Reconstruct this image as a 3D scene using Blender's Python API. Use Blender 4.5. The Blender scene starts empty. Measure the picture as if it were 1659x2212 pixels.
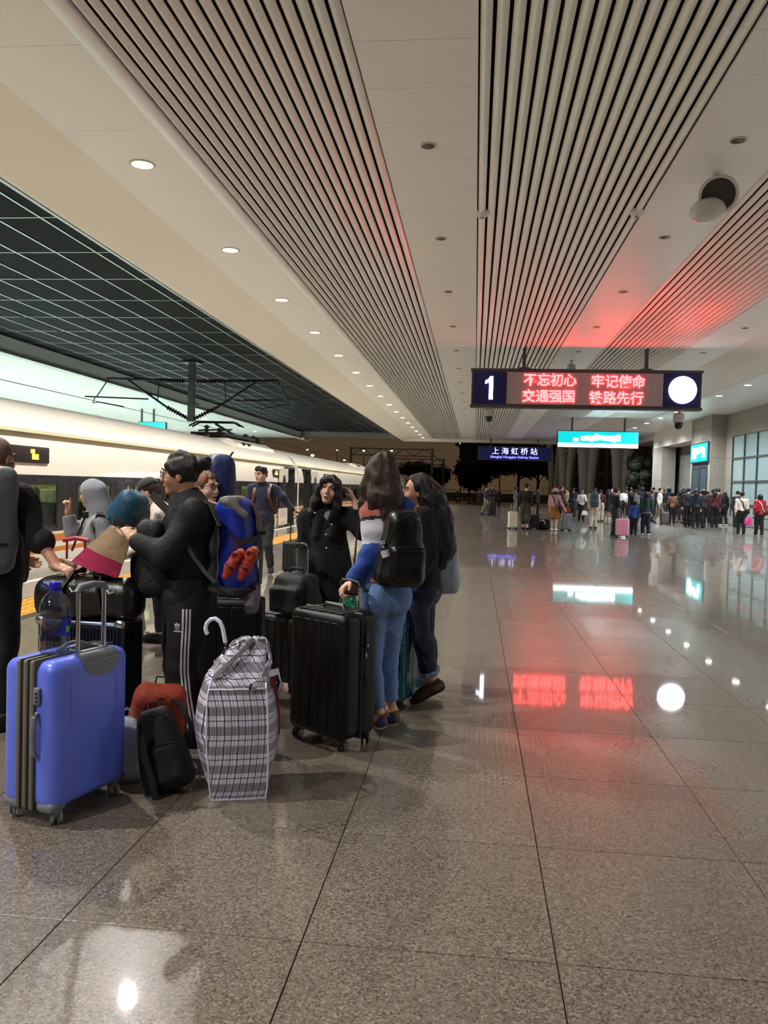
import bpy, bmesh, math, random
import numpy as np
from mathutils import Vector, Matrix
PI = math.pi
random.seed(11)
S = bpy.context.scene
C = S.collection

# ------------------------------------------------------------------ camera
cam_d = bpy.data.cameras.new('camera')
cam = bpy.data.objects.new('camera', cam_d); C.objects.link(cam)
CAM_R = Vector((0.9936, 0.1092, 0.0273)); CAM_U = Vector((-0.0306, 0.0286, 0.9991))
CAM_R.normalize(); CAM_B = CAM_R.cross(CAM_U).normalized(); CAM_U = CAM_B.cross(CAM_R)
m = Matrix((CAM_R, CAM_U, CAM_B)).transposed().to_4x4(); m.translation = (0, 0, 1.5)
cam.matrix_world = m
cam_d.sensor_fit = 'VERTICAL'; cam_d.sensor_height = 24.0; cam_d.lens = 24.0 * 1790 / 2212
cam_d.clip_end = 600
S.camera = cam
S.view_settings.view_transform = 'Standard'; S.view_settings.look = 'None'
S.view_settings.gamma = 1.0; S.view_settings.use_curve_mapping = False
S.view_settings.exposure = -0.05
S.cycles.use_denoising = True
S.cycles.max_bounces = 5; S.cycles.diffuse_bounces = 3; S.cycles.glossy_bounces = 3; S.cycles.transparent_max_bounces = 6
S.cycles.use_adaptive_sampling = True; S.cycles.adaptive_threshold = 0.12; S.cycles.adaptive_min_samples = 16
S.cycles.sample_clamp_indirect = 6.0

# ------------------------------------------------------------------ night sky over a lit city
w = bpy.data.worlds.new('night_sky'); S.world = w; w.use_nodes = True
nt = w.node_tree; nt.nodes.clear()
bg = nt.nodes.new('ShaderNodeBackground'); out = nt.nodes.new('ShaderNodeOutputWorld')
tc = nt.nodes.new('ShaderNodeTexCoord'); sx = nt.nodes.new('ShaderNodeSeparateXYZ')
cr = nt.nodes.new('ShaderNodeValToRGB')
cr.color_ramp.elements[0].position = 0.0; cr.color_ramp.elements[0].color = (0.078, 0.049, 0.026, 1)
cr.color_ramp.elements[1].position = 0.35; cr.color_ramp.elements[1].color = (0.030, 0.021, 0.014, 1)
nt.links.new(tc.outputs['Generated'], sx.inputs[0]); nt.links.new(sx.outputs['Z'], cr.inputs[0])
nt.links.new(cr.outputs[0], bg.inputs[0]); nt.links.new(bg.outputs[0], out.inputs[0])
bg.inputs[1].default_value = 1.0

LAMP_L = 930.0      # warm row over the track side of the platform
LAMP_R = 1350.0      # cool row along the building side
ZC = 5.75           # ceiling height

# ------------------------------------------------------------------ helpers: colours and materials
def lin(c):
    return tuple(((x/255.0)/12.92 if x/255.0 <= 0.04045 else ((x/255.0+0.055)/1.055)**2.4) for x in c)
MATS = {}
def mat(name, rgb, rough=0.6, metal=0.0, bump=0.0, bscale=60.0, var=0.0, vscale=8.0, stretch=None, spec=0.5, coat=0.0, sheen=0.0, detail=4.0):
    if name in MATS: return MATS[name]
    mt = bpy.data.materials.new(name); mt.use_nodes = True; MATS[name] = mt
    nt = mt.node_tree; b = nt.nodes['Principled BSDF']
    c = lin(rgb) + (1.0,)
    b.inputs['Base Color'].default_value = c; b.inputs['Roughness'].default_value = rough
    b.inputs['Metallic'].default_value = metal; b.inputs['Specular IOR Level'].default_value = spec
    b.inputs['Coat Weight'].default_value = coat; b.inputs['Sheen Weight'].default_value = sheen
    if bump or var:
        tc = nt.nodes.new('ShaderNodeTexCoord'); mp = nt.nodes.new('ShaderNodeMapping')
        if stretch: mp.inputs['Scale'].default_value = stretch
        nt.links.new(tc.outputs['Object'], mp.inputs[0])
        if bump:
            n = nt.nodes.new('ShaderNodeTexNoise'); n.inputs['Scale'].default_value = bscale; n.inputs['Detail'].default_value = detail
            bp = nt.nodes.new('ShaderNodeBump'); bp.inputs['Strength'].default_value = bump; bp.inputs['Distance'].default_value = 0.02
            nt.links.new(mp.outputs[0], n.inputs['Vector']); nt.links.new(n.outputs[0], bp.inputs['Height']); nt.links.new(bp.outputs[0], b.inputs['Normal'])
        if var:
            n2 = nt.nodes.new('ShaderNodeTexNoise'); n2.inputs['Scale'].default_value = vscale; n2.inputs['Detail'].default_value = 5
            mx = nt.nodes.new('ShaderNodeMixRGB'); mx.blend_type = 'MIX'
            mx.inputs[1].default_value = tuple(x*(1-var) for x in c[:3]) + (1,)
            mx.inputs[2].default_value = tuple(min(1, x*(1+var)) for x in c[:3]) + (1,)
            nt.links.new(mp.outputs[0], n2.inputs['Vector']); nt.links.new(n2.outputs[0], mx.inputs[0]); nt.links.new(mx.outputs[0], b.inputs['Base Color'])
    return mt
def emat(name, rgb, strength, base=None, sample=True):
    if name in MATS: return MATS[name]
    mt = bpy.data.materials.new(name); mt.use_nodes = True; MATS[name] = mt
    b = mt.node_tree.nodes['Principled BSDF']
    b.inputs['Base Color'].default_value = lin(base or rgb) + (1,)
    b.inputs['Emission Color'].default_value = lin(rgb) + (1,); b.inputs['Emission Strength'].default_value = strength
    if not sample: mt.cycles.emission_sampling = 'NONE'
    return mt
def glass(name, rgb=(235, 245, 250), rough=0.02, tint=0.85, refl=0.04):
    # thin clear plastic or glass sheet: mostly transparent, mirror at grazing angles
    if name in MATS: return MATS[name]
    mt = bpy.data.materials.new(name); mt.use_nodes = True; MATS[name] = mt
    nt = mt.node_tree; nt.nodes.clear()
    o = nt.nodes.new('ShaderNodeOutputMaterial'); tr = nt.nodes.new('ShaderNodeBsdfTransparent'); gl = nt.nodes.new('ShaderNodeBsdfGlossy')
    lw = nt.nodes.new('ShaderNodeLayerWeight'); lw.inputs[0].default_value = 0.5; pw = nt.nodes.new('ShaderNodeMath'); pw.operation = 'POWER'; pw.inputs[1].default_value = 4.0
    fr = nt.nodes.new('ShaderNodeMath'); fr.operation = 'MULTIPLY_ADD'; fr.inputs[1].default_value = 0.9; fr.inputs[2].default_value = refl; mx = nt.nodes.new('ShaderNodeMixShader')
    nt.links.new(lw.outputs['Facing'], pw.inputs[0]); nt.links.new(pw.outputs[0], fr.inputs[0])
    tr.inputs[0].default_value = tuple(x*tint for x in lin(rgb)) + (1,); gl.inputs['Roughness'].default_value = rough
    nt.links.new(fr.outputs[0], mx.inputs[0]); nt.links.new(tr.outputs[0], mx.inputs[1]); nt.links.new(gl.outputs[0], mx.inputs[2]); nt.links.new(mx.outputs[0], o.inputs[0])
    return mt

# ------------------------------------------------------------------ helpers: scene objects
def link(o, parent=None):
    C.objects.link(o)
    if parent is not None: o.parent = parent
    return o
def tag(o, label=None, cat=None, group=None, kind=None):
    if label: o['label'] = label
    if cat: o['category'] = cat
    if group: o['group'] = group
    if kind: o['kind'] = kind
    return o
def thing(name, label, cat, loc=(0, 0, 0), rz=0.0, group=None):
    o = bpy.data.objects.new(name, None); o.empty_display_size = 0.1
    C.objects.link(o); o.location = loc; o.rotation_euler = (0, 0, rz)
    return tag(o, label, cat, group)
def put(name, mesh, mt=None, parent=None, loc=(0, 0, 0), rz=0.0):
    o = bpy.data.objects.new(name, mesh); link(o, parent); o.location = loc
    if rz: o.rotation_euler = (0, 0, rz)
    if mt is not None and not mesh.materials: mesh.materials.append(mt)
    return o
def copy_tree(o, parent=None):
    c = o.copy(); C.objects.link(c); c.parent = parent
    for ch in o.children: copy_tree(ch, c)
    return c
class MB:
    def __init__(s): s.v = []; s.f = []; s.mi = []; s.cur = 0
    def add(s, verts, faces):
        k = len(s.v); s.v += [tuple(p) for p in verts]
        for f in faces: s.f.append(tuple(i+k for i in f)); s.mi.append(s.cur)
        return s
    def box(s, c, d, rz=0.0, M=None):
        hx, hy, hz = d[0]/2, d[1]/2, d[2]/2
        p = [Vector((x, y, z)) for z in (-hz, hz) for y in (-hy, hy) for x in (-hx, hx)]
        if M is not None: p = [M @ q for q in p]
        if rz: p = [Matrix.Rotation(rz, 3, 'Z') @ q for q in p]
        p = [q + Vector(c) for q in p]
        return s.add(p, [(0, 2, 3, 1), (4, 5, 7, 6), (0, 1, 5, 4), (2, 6, 7, 3), (0, 4, 6, 2), (1, 3, 7, 5)])
    def b2(s, lo, hi):
        return s.box([(a+b)/2 for a, b in zip(lo, hi)], [abs(b-a) for a, b in zip(lo, hi)])
    def rbox(s, c, d, r, seg=3, M=None, taper=None, rz=0.0):
        bm = bmesh.new(); bmesh.ops.create_cube(bm, size=1.0)
        bmesh.ops.scale(bm, vec=d, verts=bm.verts)
        r = min(r, min(d)*0.49)
        bmesh.ops.bevel(bm, geom=list(bm.edges), offset=r, segments=seg, affect='EDGES', profile=0.5)
        if taper:
            for v in bm.verts:
                t = v.co.z/d[2]+0.5; v.co.x *= 1+(taper[0]-1)*t; v.co.y *= 1+(taper[1]-1)*t
        bm.verts.ensure_lookup_table()
        p = [v.co.copy() for v in bm.verts]; f = [[v.index for v in q.verts] for q in bm.faces]; bm.free()
        if M is not None: p = [M @ q for q in p]
        if rz: p = [Matrix.Rotation(rz, 3, 'Z') @ q for q in p]
        return s.add([q + Vector(c) for q in p], f)
    def tube(s, pts, r, n=10, caps=True, flat=1.0):
        pts = [Vector(p) for p in pts]; R = r if isinstance(r, (list, tuple)) else [r]*len(pts)
        k = len(s.v); up = None
        for i, p in enumerate(pts):
            t = (pts[min(i+1, len(pts)-1)] - pts[max(i-1, 0)]).normalized()
            if up is None: up = t.orthogonal().normalized()
            up = (up - t*up.dot(t)).normalized(); b = t.cross(up)
            for j in range(n):
                a = 2*PI*j/n; s.v.append(tuple(p + up*(R[i]*math.cos(a)) + b*(R[i]*flat*math.sin(a))))
        for i in range(len(pts)-1):
            for j in range(n):
                a = k+i*n+j; b2 = k+i*n+(j+1) % n; s.f.append((a, b2, b2+n, a+n)); s.mi.append(s.cur)
        if caps:
            s.f.append(tuple(k+j for j in reversed(range(n)))); s.mi.append(s.cur)
            e = k+(len(pts)-1)*n; s.f.append(tuple(e+j for j in range(n))); s.mi.append(s.cur)
        return s
    def strap(s, pts, nrm, w, th):
        # flat band along a polyline; nrm: outward normal per point
        k = len(s.v); pts = [Vector(p) for p in pts]; N = [Vector(q).normalized() for q in nrm]
        for i, p in enumerate(pts):
            t = (pts[min(i+1, len(pts)-1)] - pts[max(i-1, 0)]).normalized(); b = t.cross(N[i]).normalized()
            for a, c in ((-w/2, 0), (w/2, 0), (w/2, th), (-w/2, th)): s.v.append(tuple(p + b*a + N[i]*c))
        for i in range(len(pts)-1):
            for j in range(4):
                a = k+i*4+j; b2 = k+i*4+(j+1) % 4; s.f.append((a, a+4, b2+4, b2)); s.mi.append(s.cur)
        s.f.append((k, k+1, k+2, k+3)); e = k+(len(pts)-1)*4; s.f.append((e+3, e+2, e+1, e)); s.mi += [s.cur]*2
        return s
    def lathe(s, prof, c=(0, 0, 0), n=24, axis=None):
        k = len(s.v); M = Matrix.Identity(3)
        if axis is not None: M = Vector((0, 0, 1)).rotation_difference(Vector(axis)).to_matrix()
        for r, z in prof:
            for j in range(n):
                a = 2*PI*j/n; s.v.append(tuple(Vector(c) + M @ Vector((r*math.cos(a), r*math.sin(a), z))))
        for i in range(len(prof)-1):
            for j in range(n):
                a = k+i*n+j; b = k+i*n+(j+1) % n; s.f.append((a, b, b+n, a+n)); s.mi.append(s.cur)
        s.f.append(tuple(k+j for j in reversed(range(n)))); e = k+(len(prof)-1)*n; s.f.append(tuple(e+j for j in range(n))); s.mi += [s.cur]*2
        return s
    def extr(s, poly, axis, a, b):
        # poly: 2D outline, extruded along axis ('x','y','z') from a to b
        n = len(poly); k = len(s.v)
        def P(u, v, t): return {'y': (u, t, v), 'x': (t, u, v), 'z': (u, v, t)}[axis]
        for t in (a, b):
            for u, v in poly: s.v.append(P(u, v, t))
        for j in range(n): s.f.append((k+j, k+(j+1) % n, k+n+(j+1) % n, k+n+j)); s.mi.append(s.cur)
        s.f.append(tuple(k+j for j in reversed(range(n)))); s.f.append(tuple(k+n+j for j in range(n))); s.mi += [s.cur]*2
        return s
    def mesh(s, name, mt, smooth=35):
        me = bpy.data.meshes.new(name); me.from_pydata(s.v, [], s.f); me.update()
        bm = bmesh.new(); bm.from_mesh(me); bmesh.ops.recalc_face_normals(bm, faces=list(bm.faces)); bm.to_mesh(me); bm.free()
        for q in (mt if isinstance(mt, (list, tuple)) else [mt]): me.materials.append(q)
        if any(s.mi): me.polygons.foreach_set('material_index', s.mi)
        if smooth:
            me.shade_smooth(); me.set_sharp_from_angle(angle=math.radians(smooth))
        return me
    def build(s, name, mt, parent=None, smooth=35, loc=(0, 0, 0), rz=0.0):
        return put(name, s.mesh(name, mt, smooth), None, parent, loc, rz)
def text_obj(name, body, size, mt, parent, loc, rot, depth=0.01, align='CENTER', bold=0.0, space=1.0):
    cu = bpy.data.curves.new(name, 'FONT'); cu.body = body; cu.size = size; cu.extrude = depth; cu.align_x = align; cu.align_y = 'CENTER'
    cu.offset = bold; cu.space_character = space; cu.resolution_u = 3
    cu.materials.append(mt)
    tmp = bpy.data.objects.new(name, cu); C.objects.link(tmp); bpy.context.view_layer.update()
    me = bpy.data.meshes.new_from_object(tmp.evaluated_get(bpy.context.evaluated_depsgraph_get())); bpy.data.objects.remove(tmp)
    if not me.materials: me.materials.append(mt)
    o = bpy.data.objects.new(name, me); link(o, parent); o.location = loc; o.rotation_euler = rot
    return o

# ------------------------------------------------------------------ helpers: smooth solids (signed distance fields meshed with surface nets)
def _axis(lo, hi, h, fine):
    out = [lo]; x = lo
    while x < hi:
        st = h
        for a, b, hf in fine:
            if a <= x < b: st = min(st, hf)
            elif x < a < x+st: st = max(a-x, hf)
        x += st; out.append(x)
    return np.array(out, np.float32)
def rotm(yaw=0, pitch=0, roll=0):
    return np.array(Matrix.Rotation(yaw, 3, 'Z') @ Matrix.Rotation(pitch, 3, 'X') @ Matrix.Rotation(roll, 3, 'Y'), np.float32)
class SDF:
    def __init__(s, lo, hi, h, fine=()):
        # fine: boxes (lo, hi, step) that get a finer grid
        s.ax = [_axis(lo[i], hi[i], h, [(f[0][i], f[1][i], f[2]) for f in fine]) for i in range(3)]
        s.D = np.full([len(a) for a in s.ax], 10.0, np.float32)
    def _sl(s, lo, hi):
        q = []
        for i in range(3):
            a = max(0, int(np.searchsorted(s.ax[i], lo[i]))-1); b = min(len(s.ax[i]), int(np.searchsorted(s.ax[i], hi[i]))+1)
            if b-a < 1: return None
            q.append(slice(a, b))
        return tuple(q)
    def _g(s, q): return (s.ax[0][q[0]][:, None, None], s.ax[1][q[1]][None, :, None], s.ax[2][q[2]][None, None, :])
    def _op(s, q, d, k, op):
        A = s.D[q]
        if op == 'u':
            if k > 0:
                h = np.maximum(k-np.abs(A-d), 0)/k; s.D[q] = np.minimum(A, d)-h*h*k*0.25
            else: s.D[q] = np.minimum(A, d)
        else:
            d = -d
            if k > 0:
                h = np.maximum(k-np.abs(A-d), 0)/k; s.D[q] = np.maximum(A, d)+h*h*k*0.25
            else: s.D[q] = np.maximum(A, d)
        return s
    def cone(s, a, b, ra, rb=None, k=0.03, op='u', sq=None):
        rb = ra if rb is None else rb; a = np.array(a, np.float32); b = np.array(b, np.float32); m = max(ra, rb)+k+0.03
        q = s._sl(np.minimum(a, b)-m, np.maximum(a, b)+m)
        if q is None: return s
        X, Y, Z = s._g(q); ab = b-a; L = float(ab@ab)+1e-9
        px, py, pz = X-a[0], Y-a[1], Z-a[2]
        t = np.clip((px*ab[0]+py*ab[1]+pz*ab[2])/L, 0, 1)
        dx, dy, dz = px-t*ab[0], py-t*ab[1], pz-t*ab[2]
        d2 = dx*dx+dy*dy+dz*dz
        if sq is not None:       # flattened section: sq = (direction, factor > 1 makes it thinner along direction)
            n = np.array(sq[0], np.float32); n = n/np.linalg.norm(n); e = dx*n[0]+dy*n[1]+dz*n[2]; d2 = d2+e*e*(sq[1]**2-1)
        return s._op(q, np.sqrt(d2)-(ra+(rb-ra)*t), k, op)
    def path(s, pts, rs, k=0.02, op='u', sq=None):
        for i in range(len(pts)-1): s.cone(pts[i], pts[i+1], rs[i] if isinstance(rs, (list, tuple)) else rs, rs[i+1] if isinstance(rs, (list, tuple)) else rs, k, op, sq)
        return s
    def ell(s, c, r, R=None, k=0.03, op='u'):
        c = np.array(c, np.float32); m = max(r)+k+0.03; q = s._sl(c-m, c+m)
        if q is None: return s
        X, Y, Z = s._g(q); x, y, z = X-c[0], Y-c[1], Z-c[2]
        if R is not None: x, y, z = [R[0, i]*x+R[1, i]*y+R[2, i]*z for i in range(3)]
        k0 = np.sqrt((x/r[0])**2+(y/r[1])**2+(z/r[2])**2)+1e-6; k1 = np.sqrt((x/r[0]**2)**2+(y/r[1]**2)**2+(z/r[2]**2)**2)+1e-6
        return s._op(q, k0*(k0-1)/k1, k, op)
    def box(s, c, hd, r=0.02, R=None, k=0.03, op='u', taper=None, bulge=0.0):
        c = np.array(c, np.float32); m = float(np.linalg.norm(hd))+k+0.04+bulge; q = s._sl(c-m, c+m)
        if q is None: return s
        X, Y, Z = s._g(q); x, y, z = X-c[0], Y-c[1], Z-c[2]
        if R is not None: x, y, z = [R[0, i]*x+R[1, i]*y+R[2, i]*z for i in range(3)]
        if taper is not None:
            t = np.clip(z/hd[2]*0.5+0.5, 0, 1); x = x/(1+(taper[0]-1)*t); y = y/(1+(taper[1]-1)*t)
        qx, qy, qz = np.abs(x)-hd[0]+r, np.abs(y)-hd[1]+r, np.abs(z)-hd[2]+r
        d = np.sqrt(np.maximum(qx, 0)**2+np.maximum(qy, 0)**2+np.maximum(qz, 0)**2)+np.minimum(np.maximum(qx, np.maximum(qy, qz)), 0)-r
        if bulge:
            u, v, w2 = np.clip(np.abs(x)/hd[0], 0, 1), np.clip(np.abs(y)/hd[1], 0, 1), np.clip(np.abs(z)/hd[2], 0, 1)
            d = d-bulge*((1-u*u)*(1-w2*w2)+(1-v*v)*(1-w2*w2))*0.6
        return s._op(q, d, k, op)
    def cut(s, p, n, k=0.0):
        n = np.array(n, np.float32); n = n/np.linalg.norm(n)
        X, Y, Z = s._g((slice(None),)*3); d = (X-p[0])*n[0]+(Y-p[1])*n[1]+(Z-p[2])*n[2]
        if k > 0:
            h = np.maximum(k-np.abs(s.D-d), 0)/k; s.D = np.maximum(s.D, d)+h*h*k*0.25
        else: s.D = np.maximum(s.D, d)
        return s
    def shell(s, t):     # keep only a skin of thickness t under the surface
        s.D = np.maximum(s.D, -(s.D+t)); return s
    def disp(s, amp, freq, seed=0, aniso=(1, 1, 1)):
        # irregular folds: a few warped sine sheets
        rg = np.random.RandomState(seed); X, Y, Z = s._g((slice(None),)*3); acc = 0
        for i in range(5):
            v = rg.normal(size=3)*np.array(aniso); v = v/np.linalg.norm(v)*freq*(0.6+0.9*rg.rand()); ph = rg.rand()*6.28
            w = rg.normal(size=3); w = w/np.linalg.norm(w)*freq*0.45
            acc = acc+np.sin(X*v[0]+Y*v[1]+Z*v[2]+ph+1.3*np.sin(X*w[0]+Y*w[1]+Z*w[2]+i))
        s.D = s.D+(amp*0.45*acc).astype(np.float32); return s
    def mesh(s, name, mt):
        F = s.D; F = np.pad(F, 1, constant_values=10.0); I = F < 0
        ax = [np.concatenate([[2*a[0]-a[1]], a, [2*a[-1]-a[-2]]]) for a in s.ax]
        c = np.zeros([n-1 for n in F.shape], np.int8)
        for i in (0, 1):
            for j in (0, 1):
                for k in (0, 1): c += I[i:I.shape[0]-1+i, j:I.shape[1]-1+j, k:I.shape[2]-1+k]
        ci, cj, ck = np.nonzero((c > 0) & (c < 8)); N = len(ci)
        me = bpy.data.meshes.new(name)
        if N == 0: return me
        idx = np.full(c.shape, -1, np.int64); idx[ci, cj, ck] = np.arange(N)
        acc = np.zeros((N, 3)); cnt = np.zeros(N)
        for d in range(3):
            for a in (0, 1):
                for b in (0, 1):
                    o0 = [0, 0, 0]; e = [x for x in range(3) if x != d]; o0[e[0]] = a; o0[e[1]] = b; o1 = list(o0); o1[d] = 1
                    p0 = (ci+o0[0], cj+o0[1], ck+o0[2]); p1 = (ci+o1[0], cj+o1[1], ck+o1[2])
                    f0 = F[p0]; f1 = F[p1]; mk = (f0 < 0) != (f1 < 0)
                    t = np.where(mk, f0/np.where(mk, f0-f1, 1), 0)
                    for x in range(3):
                        v0 = ax[x][p0[x]]; v1 = ax[x][p1[x]]; acc[:, x] += np.where(mk, v0+t*(v1-v0), 0)
                    cnt += mk
        V = acc/cnt[:, None]; Q = []
        for d in range(3):
            e = [x for x in range(3) if x != d]
            A = np.take(I, range(0, I.shape[d]-1), d); B = np.take(I, range(1, I.shape[d]), d)
            w = np.array(np.nonzero(A != B))
            if w.shape[1] == 0: continue
            ok = (w[e[0]] > 0) & (w[e[1]] > 0) & (w[e[0]] < c.shape[e[0]]) & (w[e[1]] < c.shape[e[1]]); w = w[:, ok]
            sgn = A[tuple(w)]; qs = []
            for da, db in ((0, 0), (1, 0), (1, 1), (0, 1)):
                u = w.copy(); u[e[0]] -= da; u[e[1]] -= db; qs.append(idx[tuple(u)])
            qd = np.stack(qs, 1); flip = sgn if d != 1 else ~sgn
            qd[~flip] = qd[~flip][:, ::-1]; Q.append(qd)
        Q = np.concatenate(Q); Q = Q[(Q >= 0).all(1)]
        me.vertices.add(N); me.vertices.foreach_set('co', V.astype(np.float32).ravel())
        me.loops.add(len(Q)*4); me.loops.foreach_set('vertex_index', Q.astype(np.int32).ravel())
        me.polygons.add(len(Q)); me.polygons.foreach_set('loop_start', np.arange(0, len(Q)*4, 4, dtype=np.int32))
        me.update(calc_edges=True); me.validate(); me.shade_smooth()
        if mt is not None: me.materials.append(mt)
        return me
    def build(s, name, mt, parent=None, loc=(0, 0, 0)):
        return put(name, s.mesh(name, mt), None, parent, loc)
def at(px, py, Y):
    # point at distance Y along the platform that is seen in that direction from the photographer's eye
    r = CAM_R*(px-829.5) + CAM_U*(1106-py) - CAM_B*1790.0
    return Vector((0, 0, 1.5)) + r*(Y/r.y)

# ================================================================== THE SETTING
ROOF_END = 73.0
XE = -6.45      # platform edge
# ---- floor: granite slabs on a dark bed
def granite():
    mt = bpy.data.materials.new('polished_granite'); mt.use_nodes = True
    nt = mt.node_tree; b = nt.nodes['Principled BSDF']; N = nt.nodes.new; L = nt.links.new
    g = N('ShaderNodeNewGeometry')
    def noise(sc, det, rough=0.6):
        n = N('ShaderNodeTexNoise'); n.inputs['Scale'].default_value = sc; n.inputs['Detail'].default_value = det; n.inputs['Roughness'].default_value = rough
        L(g.outputs['Position'], n.inputs['Vector']); return n
    v = N('ShaderNodeTexVoronoi'); v.inputs['Scale'].default_value = 135.0; L(g.outputs['Position'], v.inputs['Vector'])
    sp = N('ShaderNodeSeparateColor'); L(v.outputs['Color'], sp.inputs[0])
    r1 = N('ShaderNodeValToRGB'); L(sp.outputs[0], r1.inputs[0]); e = r1.color_ramp.elements
    e[0].position = 0.0; e[0].color = lin((78, 69, 60)) + (1,); e[1].position = 1.0; e[1].color = lin((154, 144, 129)) + (1,)
    x = e.new(0.25); x.color = lin((112, 102, 90)) + (1,); x = e.new(0.7); x.color = lin((128, 117, 103)) + (1,)
    # slow tonal drift and slab-to-slab difference
    n2 = noise(0.9, 4); ma = N('ShaderNodeMapRange'); ma.inputs[3].default_value = 0.86; ma.inputs[4].default_value = 1.10; L(n2.outputs[0], ma.inputs[0])
    sep = N('ShaderNodeSeparateXYZ'); L(g.outputs['Position'], sep.inputs[0])
    def cell(o, ph, sz):
        a = N('ShaderNodeMath'); a.operation = 'SUBTRACT'; a.inputs[1].default_value = ph; L(o, a.inputs[0])
        d = N('ShaderNodeMath'); d.operation = 'DIVIDE'; d.inputs[1].default_value = sz; L(a.outputs[0], d.inputs[0])
        f = N('ShaderNodeMath'); f.operation = 'FLOOR'; L(d.outputs[0], f.inputs[0]); return f
    cx = cell(sep.outputs[0], 0.305, 0.825); cy = cell(sep.outputs[1], 2.63, 0.862)
    cb = N('ShaderNodeCombineXYZ'); L(cx.outputs[0], cb.inputs[0]); L(cy.outputs[0], cb.inputs[1])
    wn = N('ShaderNodeTexWhiteNoise'); L(cb.outputs[0], wn.inputs['Vector'])
    mb = N('ShaderNodeMapRange'); mb.inputs[3].default_value = 0.94; mb.inputs[4].default_value = 1.05; L(wn.outputs['Value'], mb.inputs[0])
    mu = N('ShaderNodeMath'); mu.operation = 'MULTIPLY'; L(ma.outputs[0], mu.inputs[0]); L(mb.outputs[0], mu.inputs[1])
    vm = N('ShaderNodeVectorMath'); vm.operation = 'SCALE'; L(r1.outputs[0], vm.inputs[0]); L(mu.outputs[0], vm.inputs['Scale'])
    L(vm.outputs[0], b.inputs['Base Color'])
    n3 = noise(1.3, 2); mr = N('ShaderNodeMapRange'); mr.inputs[3].default_value = 0.22; mr.inputs[4].default_value = 0.36; L(n3.outputs[0], mr.inputs[0])
    L(mr.outputs[0], b.inputs['Roughness']); b.inputs['Specular IOR Level'].default_value = 0.5; b.inputs['Coat Weight'].default_value = 0.7; b.inputs['Coat Roughness'].default_value = 0.035; b.inputs['Coat IOR'].default_value = 1.45
    return mt
GRAN = granite()
M_joint = mat('dark_joint', (52, 44, 38), 0.8)
TX, TY, PX, PY = 0.825, 0.862, 0.305, 2.63
fl = MB().b2((-4.80, -10, -1.3), (13.2, 92, -0.006)).build('floor', M_joint, smooth=0)
tag(fl, 'polished speckled grey-brown granite platform floor', kind='structure')
tile = MB(); g = 0.0020; a, b = TX/2-g, TY/2-g; c = 0.0015
tile.add([(-a, -b, -.005), (a, -b, -.005), (a, b, -.005), (-a, b, -.005), (-a, -b, -c), (a, -b, -c), (a, b, -c), (-a, b, -c),
          (-a+c, -b+c, 0), (a-c, -b+c, 0), (a-c, b-c, 0), (-a+c, b-c, 0)],
         [(0, 1, 5, 4), (1, 2, 6, 5), (2, 3, 7, 6), (3, 0, 4, 7), (4, 5, 9, 8), (5, 6, 10, 9), (6, 7, 11, 10), (7, 4, 8, 11), (8, 9, 10, 11)])
tile_me = tile.mesh('slab', GRAN, 0)
cells = []
for i in range(-6, 16):
    for j in range(-14, 104):
        x, y = PX+(i+.5)*TX, PY+(j+.5)*TY
        if x-a < -4.80 or x+a > 13.2: continue
        cells.append((x, y))
def vis(x, y): return y > 1.6 and -0.62*y-0.4 < x < 0.36*y+0.9
near = sorted([q for q in cells if vis(*q)], key=lambda q: q[1])[:300]
ns = set(near)
for x, y in near: put('slab', tile_me, None, fl, (x, y, 0))
far = MB()
for x, y in cells:
    if (x, y) in ns: continue
    far.add([(px+x, py+y, pz) for px, py, pz in tile.v], tile.f)
o = far.build('slab_field', GRAN, fl, 0); tag(o, kind='stuff')
# edge strips of the platform: narrow granite border, yellow tactile paving, stone edge with a white line
M_yel = mat('yellow_tactile', (214, 150, 48), 0.45, bump=0.1, bscale=80, var=0.12, vscale=3)
M_wline = mat('white_line_paint', (205, 200, 188), 0.5)
tg = MB().b2((-5.42, -10, -1.3), (-4.80, 92, -0.002)).build('trim_1', M_yel, smooth=0); tag(tg, 'yellow tactile warning strip along the platform', kind='structure')
studs = MB()
for j in range(0, 150):
    for i in range(4):
        x, y = -5.34+i*0.155, 6.0+j*0.155
        studs.box((x, y, 0.001), (0.075, 0.11, 0.006))
o = studs.build('tactile_bump', M_yel, tg, 0); tag(o, kind='stuff')
ed = MB().b2((XE, -10, -1.3), (-5.42, 92, -0.001)).build('trim_2', GRAN, smooth=0); tag(ed, 'granite platform edge beside the train', kind='structure')
MB().b2((XE+0.12, -10, -0.001), (XE+0.24, 92, 0.001)).build('safety_line', M_wline, ed, 0)
# track bed under the train
M_bal = mat('track_bed', (52, 48, 44), 0.95, bump=0.5, bscale=40, var=0.3, vscale=20)
tb = MB().b2((-14.9, -12, -1.45), (XE, 130, -1.3)).build('ground_track_bed', M_bal, smooth=0); tag(tb, 'grey ballast bed under the train', kind='structure')
# opposite platform and outer ground
M_conc = mat('pale_concrete', (190, 188, 180), 0.5, var=0.1)
op = MB().b2((-34, -12, -1.3), (-14.9, 92, 0)).build('floor_opposite', M_conc, smooth=0); tag(op, 'opposite platform floor behind the train', kind='structure')
gd = MB().b2((-120, 92, -1.3), (160, 260, -0.05)).b2((13.2, 60.5, -1.3), (90, 92, -0.02)).build('ground', mat('dark_asphalt', (46, 44, 42), 0.8, var=.2), smooth=0)
tag(gd, 'dark open ground beyond the platform end', kind='structure')

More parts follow.
